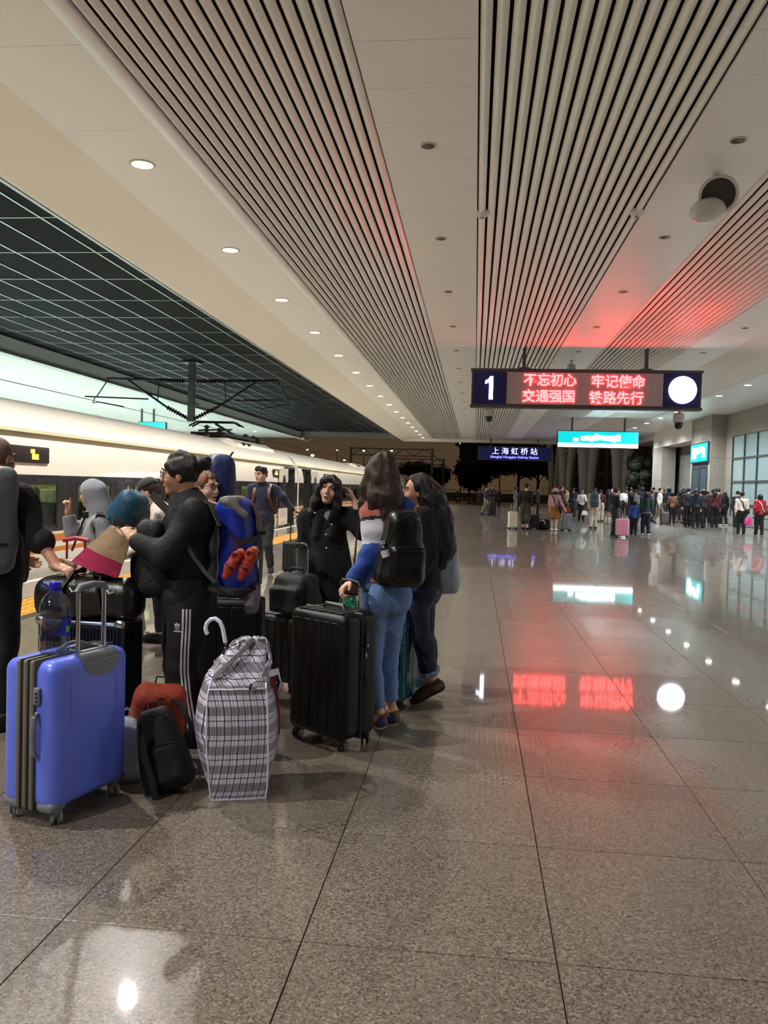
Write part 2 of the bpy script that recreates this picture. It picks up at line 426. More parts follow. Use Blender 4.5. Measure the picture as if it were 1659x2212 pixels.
# ---- ceiling: panelled soffit bands between slatted strips
M_ceil = mat('white_ceiling_panel', (234, 233, 230), 0.42, var=0.02, vscale=0.5)
M_void = mat('black_ceiling_void', (10, 10, 10), 0.9)
M_slat = mat('pale_metal_slat', (236, 233, 228), 0.32, metal=0.0)
M_trim = mat('white_edge_trim', (226, 226, 230), 0.35)
M_beam = mat('pale_soffit_plate', (230, 225, 214), 0.45)
STRIPS = [(-3.75, -1.30), (-0.10, 2.40), (3.66, 6.07), (7.34, 9.80)]
Y0 = -9.0
ce = MB().b2((-5.2, Y0, ZC+0.30), (13.2, ROOF_END, ZC+0.5)).build('ceiling', M_void, smooth=0); tag(ce, 'black void above the slatted platform ceiling', kind='structure')
def panel_band(x0, x1, y0, y1, step, phase):
    # sheet panels with fine shadow joints
    edges = [y0] + [phase+k*step for k in range(-40, 120) if y0+0.05 < phase+k*step < y1-0.05] + [y1]
    lib = {}
    for p, q in zip(edges[:-1], edges[1:]):
        key = round(q-p, 3)
        if key not in lib: lib[key] = MB().b2((x0, 0.003, 0), (x1, q-p-0.003, 0.03)).mesh('ceiling_panel', M_ceil, 0)
        put('ceiling_panel', lib[key], None, ce, (0, p, ZC))
BANDS = [(-5.22, -3.96), (-1.30, -0.10), (2.40, 3.66), (6.07, 7.34), (9.80, 13.2)]
for (x0, x1), st, ph in zip(BANDS, (1.95, 0.96, 0.96, 1.92, 1.92), (7.9, 8.0, 8.0, 8.0, 8.0)):
    panel_band(x0, x1, Y0, ROOF_END, st, ph)
# slats: shallow V section, five lengths each, dark gaps between
JO = [Y0, 7.95, 23.4, 38.9, 54.3, ROOF_END]
for x0, x1 in STRIPS:
    n = 17; pitch = (x1-x0)/n; wd = pitch-0.036
    lib = {}
    for i in range(n):
        cx = x0+(i+.5)*pitch; h = wd/2
        for p, q in zip(JO[:-1], JO[1:]):
            key = round(q-p, 3)
            if key not in lib:
                prof = [(-h, 0.034), (-h, 0.024), (-h*0.10, -0.026), (h*0.10, -0.026), (h, 0.024), (h, 0.034)]
                lib[key] = MB().extr(prof, 'y', 0.002, q-p-0.002).mesh('slat', M_slat, 0)
            put('slat', lib[key], None, ce, (cx, p, ZC))
# pale edge trim beside the first strip, and a twin on the far side
for k, (xa, xb) in enumerate(((-3.96, -3.75), (9.80, 9.98))):
    t = MB().extr([(xa, ZC+0.005), (xa, ZC-0.01), (xa+0.03, ZC-0.035), (xb-0.02, ZC-0.035), (xb, ZC-0.02), (xb, ZC+0.1), (xa, ZC+0.1)], 'y', Y0, ROOF_END)
    o = t.build('trim_%d' % (k+3), M_trim, smooth=50); tag(o, 'smooth white trim edging a slatted ceiling strip', kind='structure')
# curved eave on the track side
def arc(x0, z0, x1, z1, bul, n=10):
    P = []
    for i in range(n+1):
        t = i/n; P.append((x0+(x1-x0)*t, z0+(z1-z0)*t-bul*math.sin(PI*t)))
    return P
prof = arc(-5.22, ZC, -6.42, 5.50, -0.02) ; prof = [(x, z) for x, z in prof] + [(-6.46, 5.50), (-6.50, 5.53), (-6.50, 6.2), (-5.22, 6.2)]
ev = MB().extr(prof, 'y', Y0, ROOF_END).build('ceiling_eave', M_beam, smooth=40); tag(ev, 'cream curved eave of the platform roof beside the tracks', kind='structure')
M_steel = mat('brushed_steel', (150, 150, 150), 0.28, metal=1.0)
MB().b2((-6.56, Y0, 5.50), (-6.50, ROOF_END, 5.60)).build('edge_rail', M_steel, ev, 0)
en = MB().b2((-6.50, ROOF_END, 5.48), (13.2, ROOF_END+0.35, 6.3)).b2((13.2, 60.5, 5.48), (24, ROOF_END+.35, 6.3)).build('ceiling_end_beam', M_beam, smooth=0); tag(en, 'pale beam closing the end of the platform roof', kind='structure')
# dark gridded ceiling over the tracks
M_blk = mat('black_ceiling_tile', (9, 9, 9), 0.8, var=0.1, vscale=0.4, spec=.15)
M_grid = mat('shiny_grid_bar', (170, 178, 182), 0.30, metal=.9)
ZT = 5.85
tcg = MB().b2((-14.75, Y0, ZT+0.06), (-6.5, ROOF_END-4, ZT+0.2)).build('ceiling_track', M_void, smooth=0); tag(tcg, 'black gridded ceiling above the railway tracks', kind='structure')
nx, sxx, sy = 10, 0.815, 2.07
lib = MB().b2((0.012, 0.012, 0), (sxx-0.012, sy-0.012, 0.04)).mesh('ceiling_tile', M_blk, 0)
rest = MB(); cnt = []
for i in range(nx):
    for j in range(0, 36):
        x, y = -6.58-(i+1)*sxx, 3.0+j*sy
        if y+sy > ROOF_END-4: continue
        cnt.append((x, y))
cnt.sort(key=lambda q: q[1])
for k, (x, y) in enumerate(cnt):
    if k < 290: put('ceiling_tile', lib, None, tcg, (x, y, ZT))
    else: rest.b2((x+.012, y+.012, ZT), (x+sxx-.012, y+sy-.012, ZT+.04))
o = rest.build('ceiling_tile_field', M_blk, tcg, 0); tag(o, kind='stuff')
for i in range(nx+1): MB().b2((-6.58-i*sxx-0.018, 3.0, ZT-0.012), (-6.58-i*sxx+0.018, ROOF_END-4, ZT+0.03)).build('grid_bar', M_grid, tcg, 0)
for j in range(33): MB().b2((-14.75, 3.0+j*sy-0.014, ZT-0.008), (-6.56, 3.0+j*sy+0.014, ZT+0.028)).build('grid_bar', M_grid, tcg, 0)
o = MB().b2((-14.9, ROOF_END-4, 5.5), (-6.5, ROOF_END-3.6, 6.3)).build('ceiling_track_beam', mat('grey_beam', (120, 116, 110), .6), smooth=0); tag(o, 'grey beam closing the dark track ceiling', kind='structure')
# opposite canopy
prof = [(-14.75, 5.9), (-14.75, 5.32), (-14.85, 5.28), (-15.1, 5.28), (-16.2, 5.55), (-33, 5.55), (-33, 6.0)]
oc = MB().extr(prof, 'y', Y0, ROOF_END).build('ceiling_opposite', mat('white_canopy', (226, 228, 224), 0.35), smooth=0); tag(oc, 'white canopy ceiling over the opposite platform', kind='structure')
MB().b2((-14.74, Y0, 5.30), (-14.66, ROOF_END, 5.40)).build('edge_rail', mat('bright_steel_rail', (210, 214, 216), 0.25, metal=.8), oc, 0)
ow = MB().b2((-33.2, -12, -1.3), (-33, 92, 6.0)).build('wall_opposite', mat('opposite_wall', (150, 160, 158), .5), smooth=0); tag(ow, 'pale wall behind the opposite platform', kind='structure')

# ---- wall along the building side (right): stone cladding, glazing with mullions, pier, column
M_stone = mat('beige_stone_cladding', (150, 142, 128), 0.55, var=0.07, vscale=1.5)
M_frame = mat('grey_window_frame', (88, 92, 90), 0.4, metal=.5)
WX = 13.2
def clad(name, x0, x1, y0, y1, z0, z1, face, su, sv, parent):
    # stone slabs on one face of a wall block: face 'x' looks toward -x, 'y' looks toward -y
    a0, a1 = (y0, y1) if face == 'x' else (x0, x1)
    nu = max(1, round((a1-a0)/su)); nv = max(1, round((z1-z0)/sv)); du = (a1-a0)/nu; dv = (z1-z0)/nv
    me = None
    for i in range(nu):
        for j in range(nv):
            if me is None:
                mb = MB(); g = 0.006
                if face == 'x': mb.b2((-0.02, g, g), (0.005, du-g, dv-g))
                else: mb.b2((g, -0.02, g), (du-g, 0.005, dv-g))
                me = mb.mesh('stone_panel', M_stone, 0)
            put('stone_panel', me, None, parent, (x0, a0+i*du, z0+j*dv) if face == 'x' else (a0+i*du, y0, z0+j*dv))
M_core = mat('wall_core', (96, 90, 80), .8)
wr = MB().b2((WX, -10, 4.55), (WX+.4, 45.8, ZC+.1)).b2((WX, -10, -1.3), (WX+.4, 45.8, 0.42)).b2((WX, 44.75, .42), (WX+.4, 45.8, 4.55)).build('wall_right', M_core, smooth=0)
tag(wr, 'beige stone building wall with a band of frosted windows', kind='structure')
clad('stone', WX, WX, 21.8, 45.8, 4.55, ZC, 'x', 1.9, 0.6, wr); clad('stone', WX, WX, 44.75, 45.8, 0, 4.55, 'x', 1.05, 1.1, wr)
clad('stone', WX, WX, 21.8, 44.75, 0, .42, 'x', 1.9, .42, wr)
M_frost = emat('frosted_lit_glass', (176, 206, 198), 0.17, (130, 150, 146)); M_frost.node_tree.nodes['Principled BSDF'].inputs['Roughness'].default_value = 0.12
wn = thing('window_1', None, None); tag(wn, 'frosted lit window wall in a grey grid of mullions', kind='structure')
zs = [0.42, 1.02, 2.19, 3.38, 4.55]; ysq = [44.75-1.9*k for k in range(13)]
for j in range(12):
    for i in range(4):
        MB().b2((WX+.06, ysq[j+1]+.03, zs[i]+.03), (WX+.075, ysq[j]-.03, zs[i+1]-.03)).build('pane', M_frost, wn, 0)
for y in ysq: MB().b2((WX-.02, y-.035, .42), (WX+.12, y+.035, 4.55)).build('mullion', M_frame, wn, 0)
for z in zs: MB().b2((WX-.015, ysq[-1], z-.04), (WX+.12, ysq[0], z+.04)).build('transom', M_frame, wn, 0)
o = MB().b2((WX+.3, -10, .4), (WX+.4, 21.9, 4.6)).build('wall_right_return', M_stone, smooth=0); tag(o, 'plain stone wall continuing past the windows', kind='structure')
pr = MB().b2((12.42, 45.8, 0), (WX+.4, 49.9, ZC)).build('wall_pier', M_core, smooth=0); tag(pr, 'tall beige stone pier carrying a blue screen', kind='structure')
clad('stone', 12.42, 12.42, 45.8, 49.9, 3.25, ZC, 'x', 2.05, 0.62, pr); clad('stone', 12.42, 13.2, 45.8, 45.8, 0, ZC, 'y', .78, 1.15, pr)
clad('stone', 12.42, 12.42, 45.8, 46.25, 0, 3.25, 'x', .45, 1.1, pr); clad('stone', 12.42, 12.42, 49.45, 49.9, 0, 3.25, 'x', .45, 1.1, pr)
dr = thing('door_1', None, None); tag(dr, 'tall pair of grey glass doors under the blue screen', kind='structure')
M_dglass = mat('dark_door_glass', (74, 92, 98), 0.08, spec=.8)
for y0 in (46.3, 47.9): 
    d = MB().b2((12.40, y0, .03), (12.42, y0+1.5, 3.1)).build('door_leaf', M_dglass, dr, 0)
    MB().b2((12.37, y0, .03), (12.40, y0+.12, 3.1)).b2((12.37, y0+1.38, .03), (12.40, y0+1.5, 3.1)).b2((12.37, y0+.12, 2.95), (12.40, y0+1.38, 3.1)).build('door_frame', M_frame, d, 0)
    MB().tube([(12.34, y0+.2, .9), (12.34, y0+.2, 1.5)], .015, 8).build('pull_handle', M_steel, d)
bmm = MB().b2((12.42, 49.9, 4.62), (WX+.4, 60.3, ZC)).build('wall_lintel', M_beam, smooth=0); tag(bmm, 'cream lintel above the dark passage', kind='structure')
clp = MB().b2((12.42, 57.4, 0), (13.3, 60.3, 4.62)).build('wall_column', M_core, smooth=0); tag(clp, 'stone clad end column beside the passage', kind='structure')
clad('stone', 12.42, 12.42, 57.4, 60.3, 0, 4.62, 'x', 1.45, 1.15, clp); clad('stone', 12.42, 13.3, 57.4, 57.4, 0, 4.62, 'y', .88, 1.15, clp)
o = MB().b2((13.6, 53.6, 0), (13.9, 59.2, 4.62)).build('wall_recess', mat('grey_recess_wall', (108, 106, 100), .7), smooth=0); tag(o, 'plain grey wall inside the passage', kind='structure')
o = MB().b2((17.0, 45.0, 0), (17.2, 60, 6)).build('wall_passage', mat('dark_passage_wall', (44, 44, 42), .8), smooth=0); tag(o, 'dark wall at the back of the passage', kind='structure')

# ================================================================== LIGHTS OF THE PLACE
M_lw = emat('warm_lamp_glass', (255, 226, 170), 30.0, sample=False); M_lc = emat('cool_lamp_glass', (250, 252, 255), 30.0, sample=False)
M_ring = mat('lamp_ring', (190, 186, 178), 0.35)
M_off = mat('unlit_lamp_glass', (62, 56, 50), 0.25)
def ringmesh(r): return MB().lathe([(r*.80, .004), (r*.80, -.010), (r*.86, -.016), (r, -.012), (r*1.04, .0)], n=24).mesh('lamp_ring', M_ring, 30)
RING = ringmesh(.17); RINGS = ringmesh(.10)
def disc(r, mt): return MB().lathe([(r, 0.0), (r*.9, -.006), (r*.4, -.010)], n=24).mesh('lamp_glass', mt, 40)
DW, DC, DO = disc(.145, M_lw), disc(.145, M_lc), disc(.08, M_off)
def downlight(x, y, z, rgb, power, ring, dm, label, group, lit=True, name='ceiling_downlight', cone=150, blend=.75):
    t = thing(name, label, 'ceiling light', (x, y, z), 0, group)
    put('lamp_ring', ring, None, t); put('lamp_glass', dm, None, t, (0, 0, -.004))
    if lit:
        l = bpy.data.lights.new('downlight', 'SPOT'); l.energy = power; l.color = lin(rgb); l.spot_size = math.radians(cone); l.spot_blend = blend; l.shadow_soft_size = 0.055
        o = bpy.data.objects.new('lamp_light', l); C.objects.link(o); o.parent = t; o.location = (0, 0, -.05)
    return t
ORD = 'first second third fourth fifth sixth seventh eighth ninth tenth eleventh twelfth thirteenth fourteenth fifteenth sixteenth seventeenth eighteenth'.split()
for k in range(-5, 16):
    downlight(-4.60, 10.9+4.05*k, ZC, (253, 250, 245), LAMP_L, RING, DW, ('%s lit warm downlight of the eave row, counted from the photographer' % ORD[k] if k >= 0 else '%s warm eave downlight behind the photographer' % ORD[-k-1]), 'warm downlights along the eave')
for k in range(-8, 9):
    downlight(10.3, 33.3+3.78*k, ZC, (236, 244, 255), LAMP_R, RING, DC, ('%s lit cool downlight of the building row, counted from the photographer' % ORD[k+8]), 'cool downlights by the building')
for k in range(0, 13):
    for x, nm in ((-0.71, 'between the first and second slatted strips'), (3.0, 'between the second and third slatted strips'), (6.68, 'between the third and fourth slatted strips')):
        downlight(x, 10.45+3.86*k, ZC, None, 0, RINGS, DO, '%s small unlit downlight %s, counted from the photographer' % (ORD[k], nm), 'unlit downlights ' + nm, False)
for xx in (-17.6, -25.2):
    for k in range(0, 14):
        downlight(xx, 12.0+4.05*k, 5.55, (224, 247, 245), 2300, RING, DC, '%s lit downlight under the opposite canopy, %s row, counting away' % (ORD[k], 'nearer' if xx > -20 else 'farther'), 'downlights of the opposite platform', True)

# unseen side canopy and downlights, added only to light the struts outside
o = MB().b2((13.2, 60.5, ZC), (24, ROOF_END, ZC+.4)).build('ceiling_side_added', M_ceil, smooth=0); tag(o, 'white side canopy past the stone column', kind='structure')
for x in (15, 18.5, 22):
    for y in (64, 71): downlight(x, y, ZC, (236, 244, 255), 8000, RING, DC, 'side canopy downlight past the stone column, %s of the %s row' % ({15: 'nearest the column', 18.5: 'middle', 22: 'outermost'}[x], 'inner' if y < 70 else 'outer'), 'side canopy downlights', cone=176, blend=.15)

# ================================================================== TRAIN
M_white = mat('white_train_paint', (232, 226, 212), 0.16, coat=0.6, var=0.02, vscale=1)
M_band = mat('charcoal_window_band', (46, 46, 50), 0.12, coat=0.5)
M_orange = mat('ochre_stripe', (196, 122, 52), 0.3)
M_blackseal = mat('black_rubber_seal', (18, 18, 19), 0.5)
M_pane = glass('train_window_glass', (225, 235, 215), 0.02, 0.9)
M_cabin = mat('cream_cabin_wall', (214, 214, 176), 0.6)
M_seat = mat('dark_seat_fabric', (70, 66, 64), 0.8); M_head = mat('white_headrest', (220, 218, 205), 0.7)
M_cablight = emat('cabin_ceiling_light', (236, 240, 205), 3.2)
M_amber = emat('amber_led', (255, 170, 50), 6.0, sample=False)
M_rubber = mat('grey_gangway_rubber', (60, 60, 60), .8)
XC, HW = -8.29, 1.69
SIDE = [(1.42, -1.0), (1.58, -.8), (1.66, -.3), (1.69, .3), (1.69, .635)]
TOP = [(1.69, 1.52), (1.675, 1.72), (1.62, 1.98), (1.52, 2.22), (1.35, 2.44), (1.10, 2.61), (.75, 2.74), (.35, 2.80), (0, 2.82)]
def strip(mb, prof, y0, y1, ny=1):
    k = len(mb.v); n = len(prof)
    for j in range(ny+1):
        for x, z in prof: mb.v.append((XC+x, y0+(y1-y0)*j/ny, z))
    for j in range(ny):
        for i in range(n-1): mb.f.append((k+j*n+i, k+(j+1)*n+i, k+(j+1)*n+i+1, k+j*n+i+1)); mb.mi.append(mb.cur)
def train_car(label, y0, y1, wins, doors, disp, fine=True):
    t = thing('train_carriage', label, 'train', (XC, y0, -1.3), 0)
    off = Vector((-XC, -y0, 1.3))
    def bld(mb, name, mt, parent=t, sm=35):
        mb.v = [tuple(Vector(p)+off) for p in mb.v]; o = mb.build(name, mt, parent, sm); return o
    low = MB()
    segs = []; c = y0
    for d0, d1 in doors: segs.append((c, d0)); c = d1
    segs.append((c, y1))
    for a, b in segs: strip(low, SIDE, a, b)
    for d0, d1 in doors: strip(low, SIDE[:-1][:3] + [(1.69, .04)], d0, d1)
    bld(low, 'lower_side', M_white)
    up = MB(); full = TOP + [(-x, z) for x, z in reversed(TOP[:-1])] + [(-x, z) for x, z in reversed(SIDE)]
    hd = [(c2, d) for c2, d in segs]
    for a, b in segs: strip(up, full, a, b)
    for d0, d1 in doors: strip(up, [(1.61, 2.02)] + [p for p in TOP if p[1] > 2.1] + full[len(TOP):], d0, d1)
    for yy in (y0, y1):
        P = [(XC+x, yy, z) for x, z in SIDE+full]; up.add(P, [tuple(range(len(P)))])
    bld(up, 'body_shell', M_white)
    band = MB(); wz0, wz1 = .70, 1.40; x = XC+HW
    def rect(ya, yb, za, zb): band.b2((x-.03, ya, za), (x, yb, zb))
    for a, b in segs:
        rect(a, b, .635, wz0); rect(a, b, wz1, 1.52); c = a
        for w0, w1 in wins:
            if w0 >= a and w1 <= b: rect(c, w0, wz0, wz1); c = w1
        rect(c, b, wz0, wz1)
    bld(band, 'window_band', M_band, sm=0)
    for w0, w1 in wins:
        f = MB()
        f.b2((x-.004, w0, wz0), (x+.004, w0+.03, wz1)).b2((x-.004, w1-.03, wz0), (x+.004, w1, wz1)).b2((x-.004, w0, wz0), (x+.004, w1, wz0+.03)).b2((x-.004, w0, wz1-.03), (x+.004, w1, wz1))
        fo = bld(f, 'window_frame', M_blackseal, sm=0)
        bld(MB().b2((x-.022, w0+.03, wz0+.03), (x-.016, w1-.03, wz1-.03)), 'window_pane', M_pane, fo, 0)
    for za, zb in ((.48, .595), (.32, .39)):
        for a, b in segs: bld(MB().b2((x-.002, a, za), (x+.003, b, zb)), 'stripe', M_orange, sm=0)
    if fine:
        inn = MB().b2((XC-1.5, y0+.1, -.05), (x-.06, y1-.1, .0)).b2((XC-1.55, y0+.1, 0), (XC-1.5, y1-.1, 2.2)).b2((XC-1.5, y0+.1, 2.15), (x-.06, y1-.1, 2.2))
        bld(inn, 'cabin', M_cabin, sm=0)
        bld(MB().b2((XC-.5, y0+.3, 2.10), (XC+.5, y1-.3, 2.14)), 'cabin_light', M_cablight, sm=0)
        bld(MB().b2((XC-1.45, y0+.3, 1.62), (XC-1.0, y1-.3, 1.66)).b2((x-.5, y0+.3, 1.62), (x-.1, y1-.3, 1.66)), 'luggage_rack', M_steel, sm=0)
        if wins:
            for k in range(int((wins[-1][1]-wins[0][0])/.98)+1):
                for sxx in (XC-1.0, XC+.55, XC+1.1):
                    yy = wins[0][0]+.25+k*.98
                    s = bld(MB().rbox((sxx, yy, .85), (.46, .14, .85), .05, 2).rbox((sxx, yy+.22, .45), (.46, .48, .14), .05, 2), 'seat', M_seat)
                    bld(MB().rbox((sxx, yy-.05, 1.16), (.36, .09, .22), .03, 2), 'headrest', M_head, s)
    for d0, d1 in doors:
        fr = MB(); w = .07
        fr.b2((x-.25, d0, .02), (x+.015, d0+w, 2.06)).b2((x-.25, d1-w, .02), (x+.015, d1, 2.06)).b2((x-.25, d0, 1.99), (x+.015, d1, 2.06)).b2((x-.3, d0, -.02), (x+.02, d1, .04))
        f = bld(fr, 'door_frame', M_blackseal, sm=0)
        ds = d0-.02 if d0-y0 > 3 else d1+.02; dl = (d1-d0)-.1; a0, a1 = (ds-dl, ds) if d0-y0 > 3 else (ds, ds+dl)
        leaf = bld(MB().b2((x+.03, a0, .06), (x+.07, a1, .635)).b2((x+.03, a0, 1.52), (x+.07, a1, 2.0)), 'door_leaf', M_white, sm=0)
        bld(MB().b2((x+.03, a0, .635), (x+.07, a1, 1.52)), 'leaf_band', M_band, leaf, 0)
        yc = (a0+a1)/2; pts = [(yc+.24*math.cos(q), 1.42+.36*math.sin(q)) for q in [PI*i/12 for i in range(13)]] + [(yc-.24, .8), (yc+.24, .8)]
        bld(MB().extr(pts, 'x', x+.068, x+.078), 'door_window', M_blackseal, leaf, 0)
        bld(MB().b2((x-1.2, d0+.1, .0), (x-1.15, d1-.1, 2.1)), 'vestibule_wall', M_cabin, f, 0)
        bld(MB().b2((x-.9, (d0+d1)/2-.1, 1.95), (x-.3, (d0+d1)/2+.1, 1.98)), 'vestibule_light', M_cablight, f, 0)
    for q0, q1 in disp:
        d = bld(MB().rbox((x-.01, (q0+q1)/2, 1.82), (.06, q1-q0, .25), .02, 2), 'destination_display', M_blackseal)
        am = MB(); yc = (q0+q1)/2+.10
        if q1-q0 > 1: am.b2((x-.02, yc+.02, 1.84), (x+.0235, yc+.13, 1.90)).b2((x-.02, yc+.06, 1.75), (x+.0235, yc+.24, 1.83))
        else: am.b2((x-.02, q0+.12, 1.76), (x+.0235, q0+.52, 1.82)).b2((x-.02, q0+.22, 1.82), (x+.0235, q0+.44, 1.89))
        bld(am, 'amber_characters', M_amber, d, 0)
    for k in range(1):
        yy = y1-6.2
        bld(MB().extr([(XC+u, z) for u, z in [(1.22, 2.50), (1.15, 2.66), (.9, 2.80), (-.9, 2.80), (-1.15, 2.66), (-1.22, 2.5)]], 'y', yy, yy+4.5), 'roof_fairing', M_white, sm=30)
        bld(MB().b2((XC+1.05, yy+.6, 2.63), (XC+1.2, yy+.8, 2.70)).b2((XC+1.05, yy+1.2, 2.63), (XC+1.2, yy+1.4, 2.70)), 'roof_vent', M_blackseal, sm=0)
    return t
W1 = [(9.3+1.95*k, 10.6+1.95*k) for k in range(9)]
train_car('nearest white train carriage with a charcoal window band', 5.8, 30.45, W1, [(28.6, 29.9)], [(10.9, 12.25), (26.7, 27.6)])
W2 = [(35.2+1.95*k, 36.5+1.95*k) for k in range(9)]
train_car('second white train carriage, past the first coupling', 30.85, 55.5, W2, [(31.6, 32.9)], [(36.0, 36.9)])
train_car('third white train carriage, far down the platform', 55.9, 80.5, [(60+1.95*k, 61.3+1.95*k) for k in range(8)], [(78.0, 79.3)], [], False)
train_car('farthest white train carriage, out beyond the roof', 80.9, 105.5, [(85+1.95*k, 86.3+1.95*k) for k in range(8)], [(81.6, 82.9)], [], False)
for yy, lb in ((30.45, 'grey rubber gangway between the first and second carriages'), (55.5, 'grey rubber gangway between the second and third carriages'), (80.5, 'grey rubber gangway between the third and farthest carriages')):
    gw = thing('gangway_bellows', lb, 'gangway', (XC, yy, -.2), 0)
    for k in range(4): MB().extr([(1.5, 0), (1.5, 2.0), (1.2, 2.6), (-1.2, 2.6), (-1.5, 2.0), (-1.5, 0)], 'y', .02+k*.095, .09+k*.095).build('bellows_fold', M_rubber, gw, 0)
# pantograph gear folded on the roof
M_gear = mat('dark_roof_gear', (30, 30, 31), 0.5, metal=.4); M_ins = mat('dark_ribbed_insulator', (34, 26, 24), 0.3)
def insulator(mb, p0, p1, r0=.03, r1=.075, n=9):
    p0, p1 = Vector(p0), Vector(p1); pts = []; rs = []
    for i in range(n):
        for a, r in ((0, r0), (.3, r1), (.5, r1), (.75, r0)):
            pts.append(p0.lerp(p1, (i+a)/n)); rs.append(r)
    pts.append(p1); rs.append(r0); mb.tube(pts, rs, 10)
pg = thing('pantograph', 'black folded pantograph gear on the nearest carriage roof', 'pantograph', (XC, 24.6, 2.82))
MB().box((0, 2.2, .16), (1.1, 3.6, .08)).box((0, .6, .1), (.9, .3, .2)).box((0, 3.6, .1), (.9, .3, .2)).build('base_frame', M_gear, pg, 0)
MB().tube([(-.35, .6, .25), (-.1, 2.6, .42), (.1, 2.6, .42), (.35, .6, .25)], .03).tube([(0, 3.5, .25), (0, 1.2, .5)], .04).build('folded_arm', M_gear, pg)
MB().tube([(-.85, 1.1, .42), (-.6, 1.1, .56), (.6, 1.1, .56), (.85, 1.1, .42)], .03).tube([(-.85, 1.4, .42), (-.6, 1.4, .56), (.6, 1.4, .56), (.85, 1.4, .42)], .03).build('collector_head', M_gear, pg)
for yy in (-.6, .6, 3.6, 4.6):
    mb = MB(); insulator(mb, (.3, yy, 0), (.3, yy, .34), .05, .11, 4); mb.build('insulator', M_ins, pg)
MB().rbox((0, 5.2, .14), (1.0, .8, .28), .05).build('equipment_box', M_gear, pg)

# ---- overhead line support hanging from the dark ceiling
M_galv = mat('galvanised_steel', (104, 108, 106), 0.45, metal=.6); M_dk = mat('dark_steel_tube', (38, 40, 42), .45, metal=.5)
ct = thing('overhead_line_support', 'steel drop post with insulated arms holding the overhead wire', 'catenary', (-10.45, 29.6, 3.66))
MB().b2((-.11, -.11, 0), (.11, .11, 2.17)).b2((-.3, -.3, 2.12), (.3, .3, 2.17)).b2((-.22, -.16, 1.42), (.22, .16, 1.5)).b2((-.22, -.16, .60), (.22, .16, .68)).build('drop_post', M_galv, ct, 0)
for sg in (-1, 1):
    arm = MB().tube([(sg*1.25, 0, 1.50), (sg*3.25, 0, 1.54)], .045).build('top_tube', M_dk, ct)
    mb = MB(); insulator(mb, (sg*.2, 0, 1.47), (sg*1.25, 0, 1.5), .04, .085, 10); mb.build('insulator', M_ins, ct)
    mb = MB(); insulator(mb, (sg*.1, 0, .10), (sg*.95, 0, .52), .04, .085, 9); mb.build('insulator', M_ins, ct)
    MB().tube([(sg*.95, 0, .52), (sg*2.45, 0, 1.5)], .04).build('strut_tube', M_dk, ct)
    MB().tube([(sg*1.65, 0, .80), (sg*4.1, 0, .86)], .03).tube([(sg*3.7, 0, .86), (sg*3.8, 0, .62), (sg*3.55, 0, .66), (sg*2.6, 0, .50)], .025).build('registration_arm', M_dk, ct)
    MB().tube([(sg*3.2, 0, 1.52), (sg*3.65, 0, .86)], .022).tube([(sg*1.3, 0, .75), (sg*1.25, 0, 1.46)], .018).build('tie_rod', M_dk, ct)
for X, Z, lb in ((-13.1, 4.15, 'thin contact wire over the far track'), (-13.7, 5.12, 'carrier wire over the far track, under the ceiling edge'), (-8.0, 4.30, 'thin contact wire above the train roof')):
    w = MB().tube([(X, -2, Z), (X, 15, Z-.02), (X, 29.6, Z), (X, 50, Z-.03), (X, 88, Z)], .012, 6).build('overhead_wire', M_dk); tag(w, lb, 'wire')

# ================================================================== SIGNS, CAMERAS, CEILING FITTINGS
M_navy = mat('navy_sign_face', (22, 30, 92), 0.35); M_signgrey = mat('led_panel_grey', (165, 158, 164), 0.55)
M_signframe = mat('sign_frame_steel', (84, 86, 92), 0.4, metal=.5)
M_red = emat('red_led', (255, 51, 52), 21.0); M_redcore = M_red
M_sw = emat('white_sign_light', (226, 232, 255), 9.0)
M_circ = emat('white_disc_light', (250, 252, 255), 7.0)
SY = 25.2; SB, ST = 3.99, 5.07; SX0, SX1 = -0.20, 6.50
sg = thing('platform_sign', 'long hanging sign with red scrolling characters and number 1', 'sign', ((SX0+SX1)/2, SY, SB))
def loc(x, y, z): return (x-(SX0+SX1)/2, y-SY, z-SB)
def gx(px): return SX0+(px-1020)/(1490-1020)*(SX1-SX0)
def part(name, lo, hi, mt, par=sg): 
    return MB().b2(loc(*lo), loc(*hi)).build(name, mt, par, 0)
part('casing', (SX0, SY+.02, SB), (SX1, SY+.40, ST), M_signframe)
part('navy_panel', (SX0+.06, SY, SB+.06), (gx(1094)-.02, SY+.03, ST-.06), M_navy)
part('led_panel', (gx(1094), SY, SB+.06), (gx(1413), SY+.03, ST-.06), M_signgrey)
part('navy_panel', (gx(1413)+.02, SY, SB+.06), (SX1-.06, SY+.03, ST-.06), M_navy)
MB().b2(loc(SX0-.03, SY-.02, ST-.03), loc(SX1+.03, SY+.42, ST+.04)).b2(loc(SX0-.03, SY-.02, SB-.04), loc(SX1+.03, SY+.42, SB+.03)).build('frame_rail', M_signframe, sg, 0)
RX = (PI/2, 0, 0)
cx1, zc1 = gx(1058), SB+.535
MB().extr([(cx1-.015, zc1-.345), (cx1+.10, zc1-.345), (cx1+.10, zc1+.345), (cx1+.01, zc1+.345), (cx1-.04, zc1+.26), (cx1-.135, zc1+.215), (cx1-.135, zc1+.115), (cx1-.015, zc1+.165)], 'y', SY-.014, SY-.002).build('platform_number', M_sw, sg, 0).location = (-(SX0+SX1)/2, -SY, -SB)
mb = MB().lathe([(.40, 0), (.40, .02), (.2, .022)], loc(gx(1452), SY-.0, SB+.55), 40, (0, -1, 0)); mb.build('white_disc', M_circ, sg, 30)
CH = 0.395
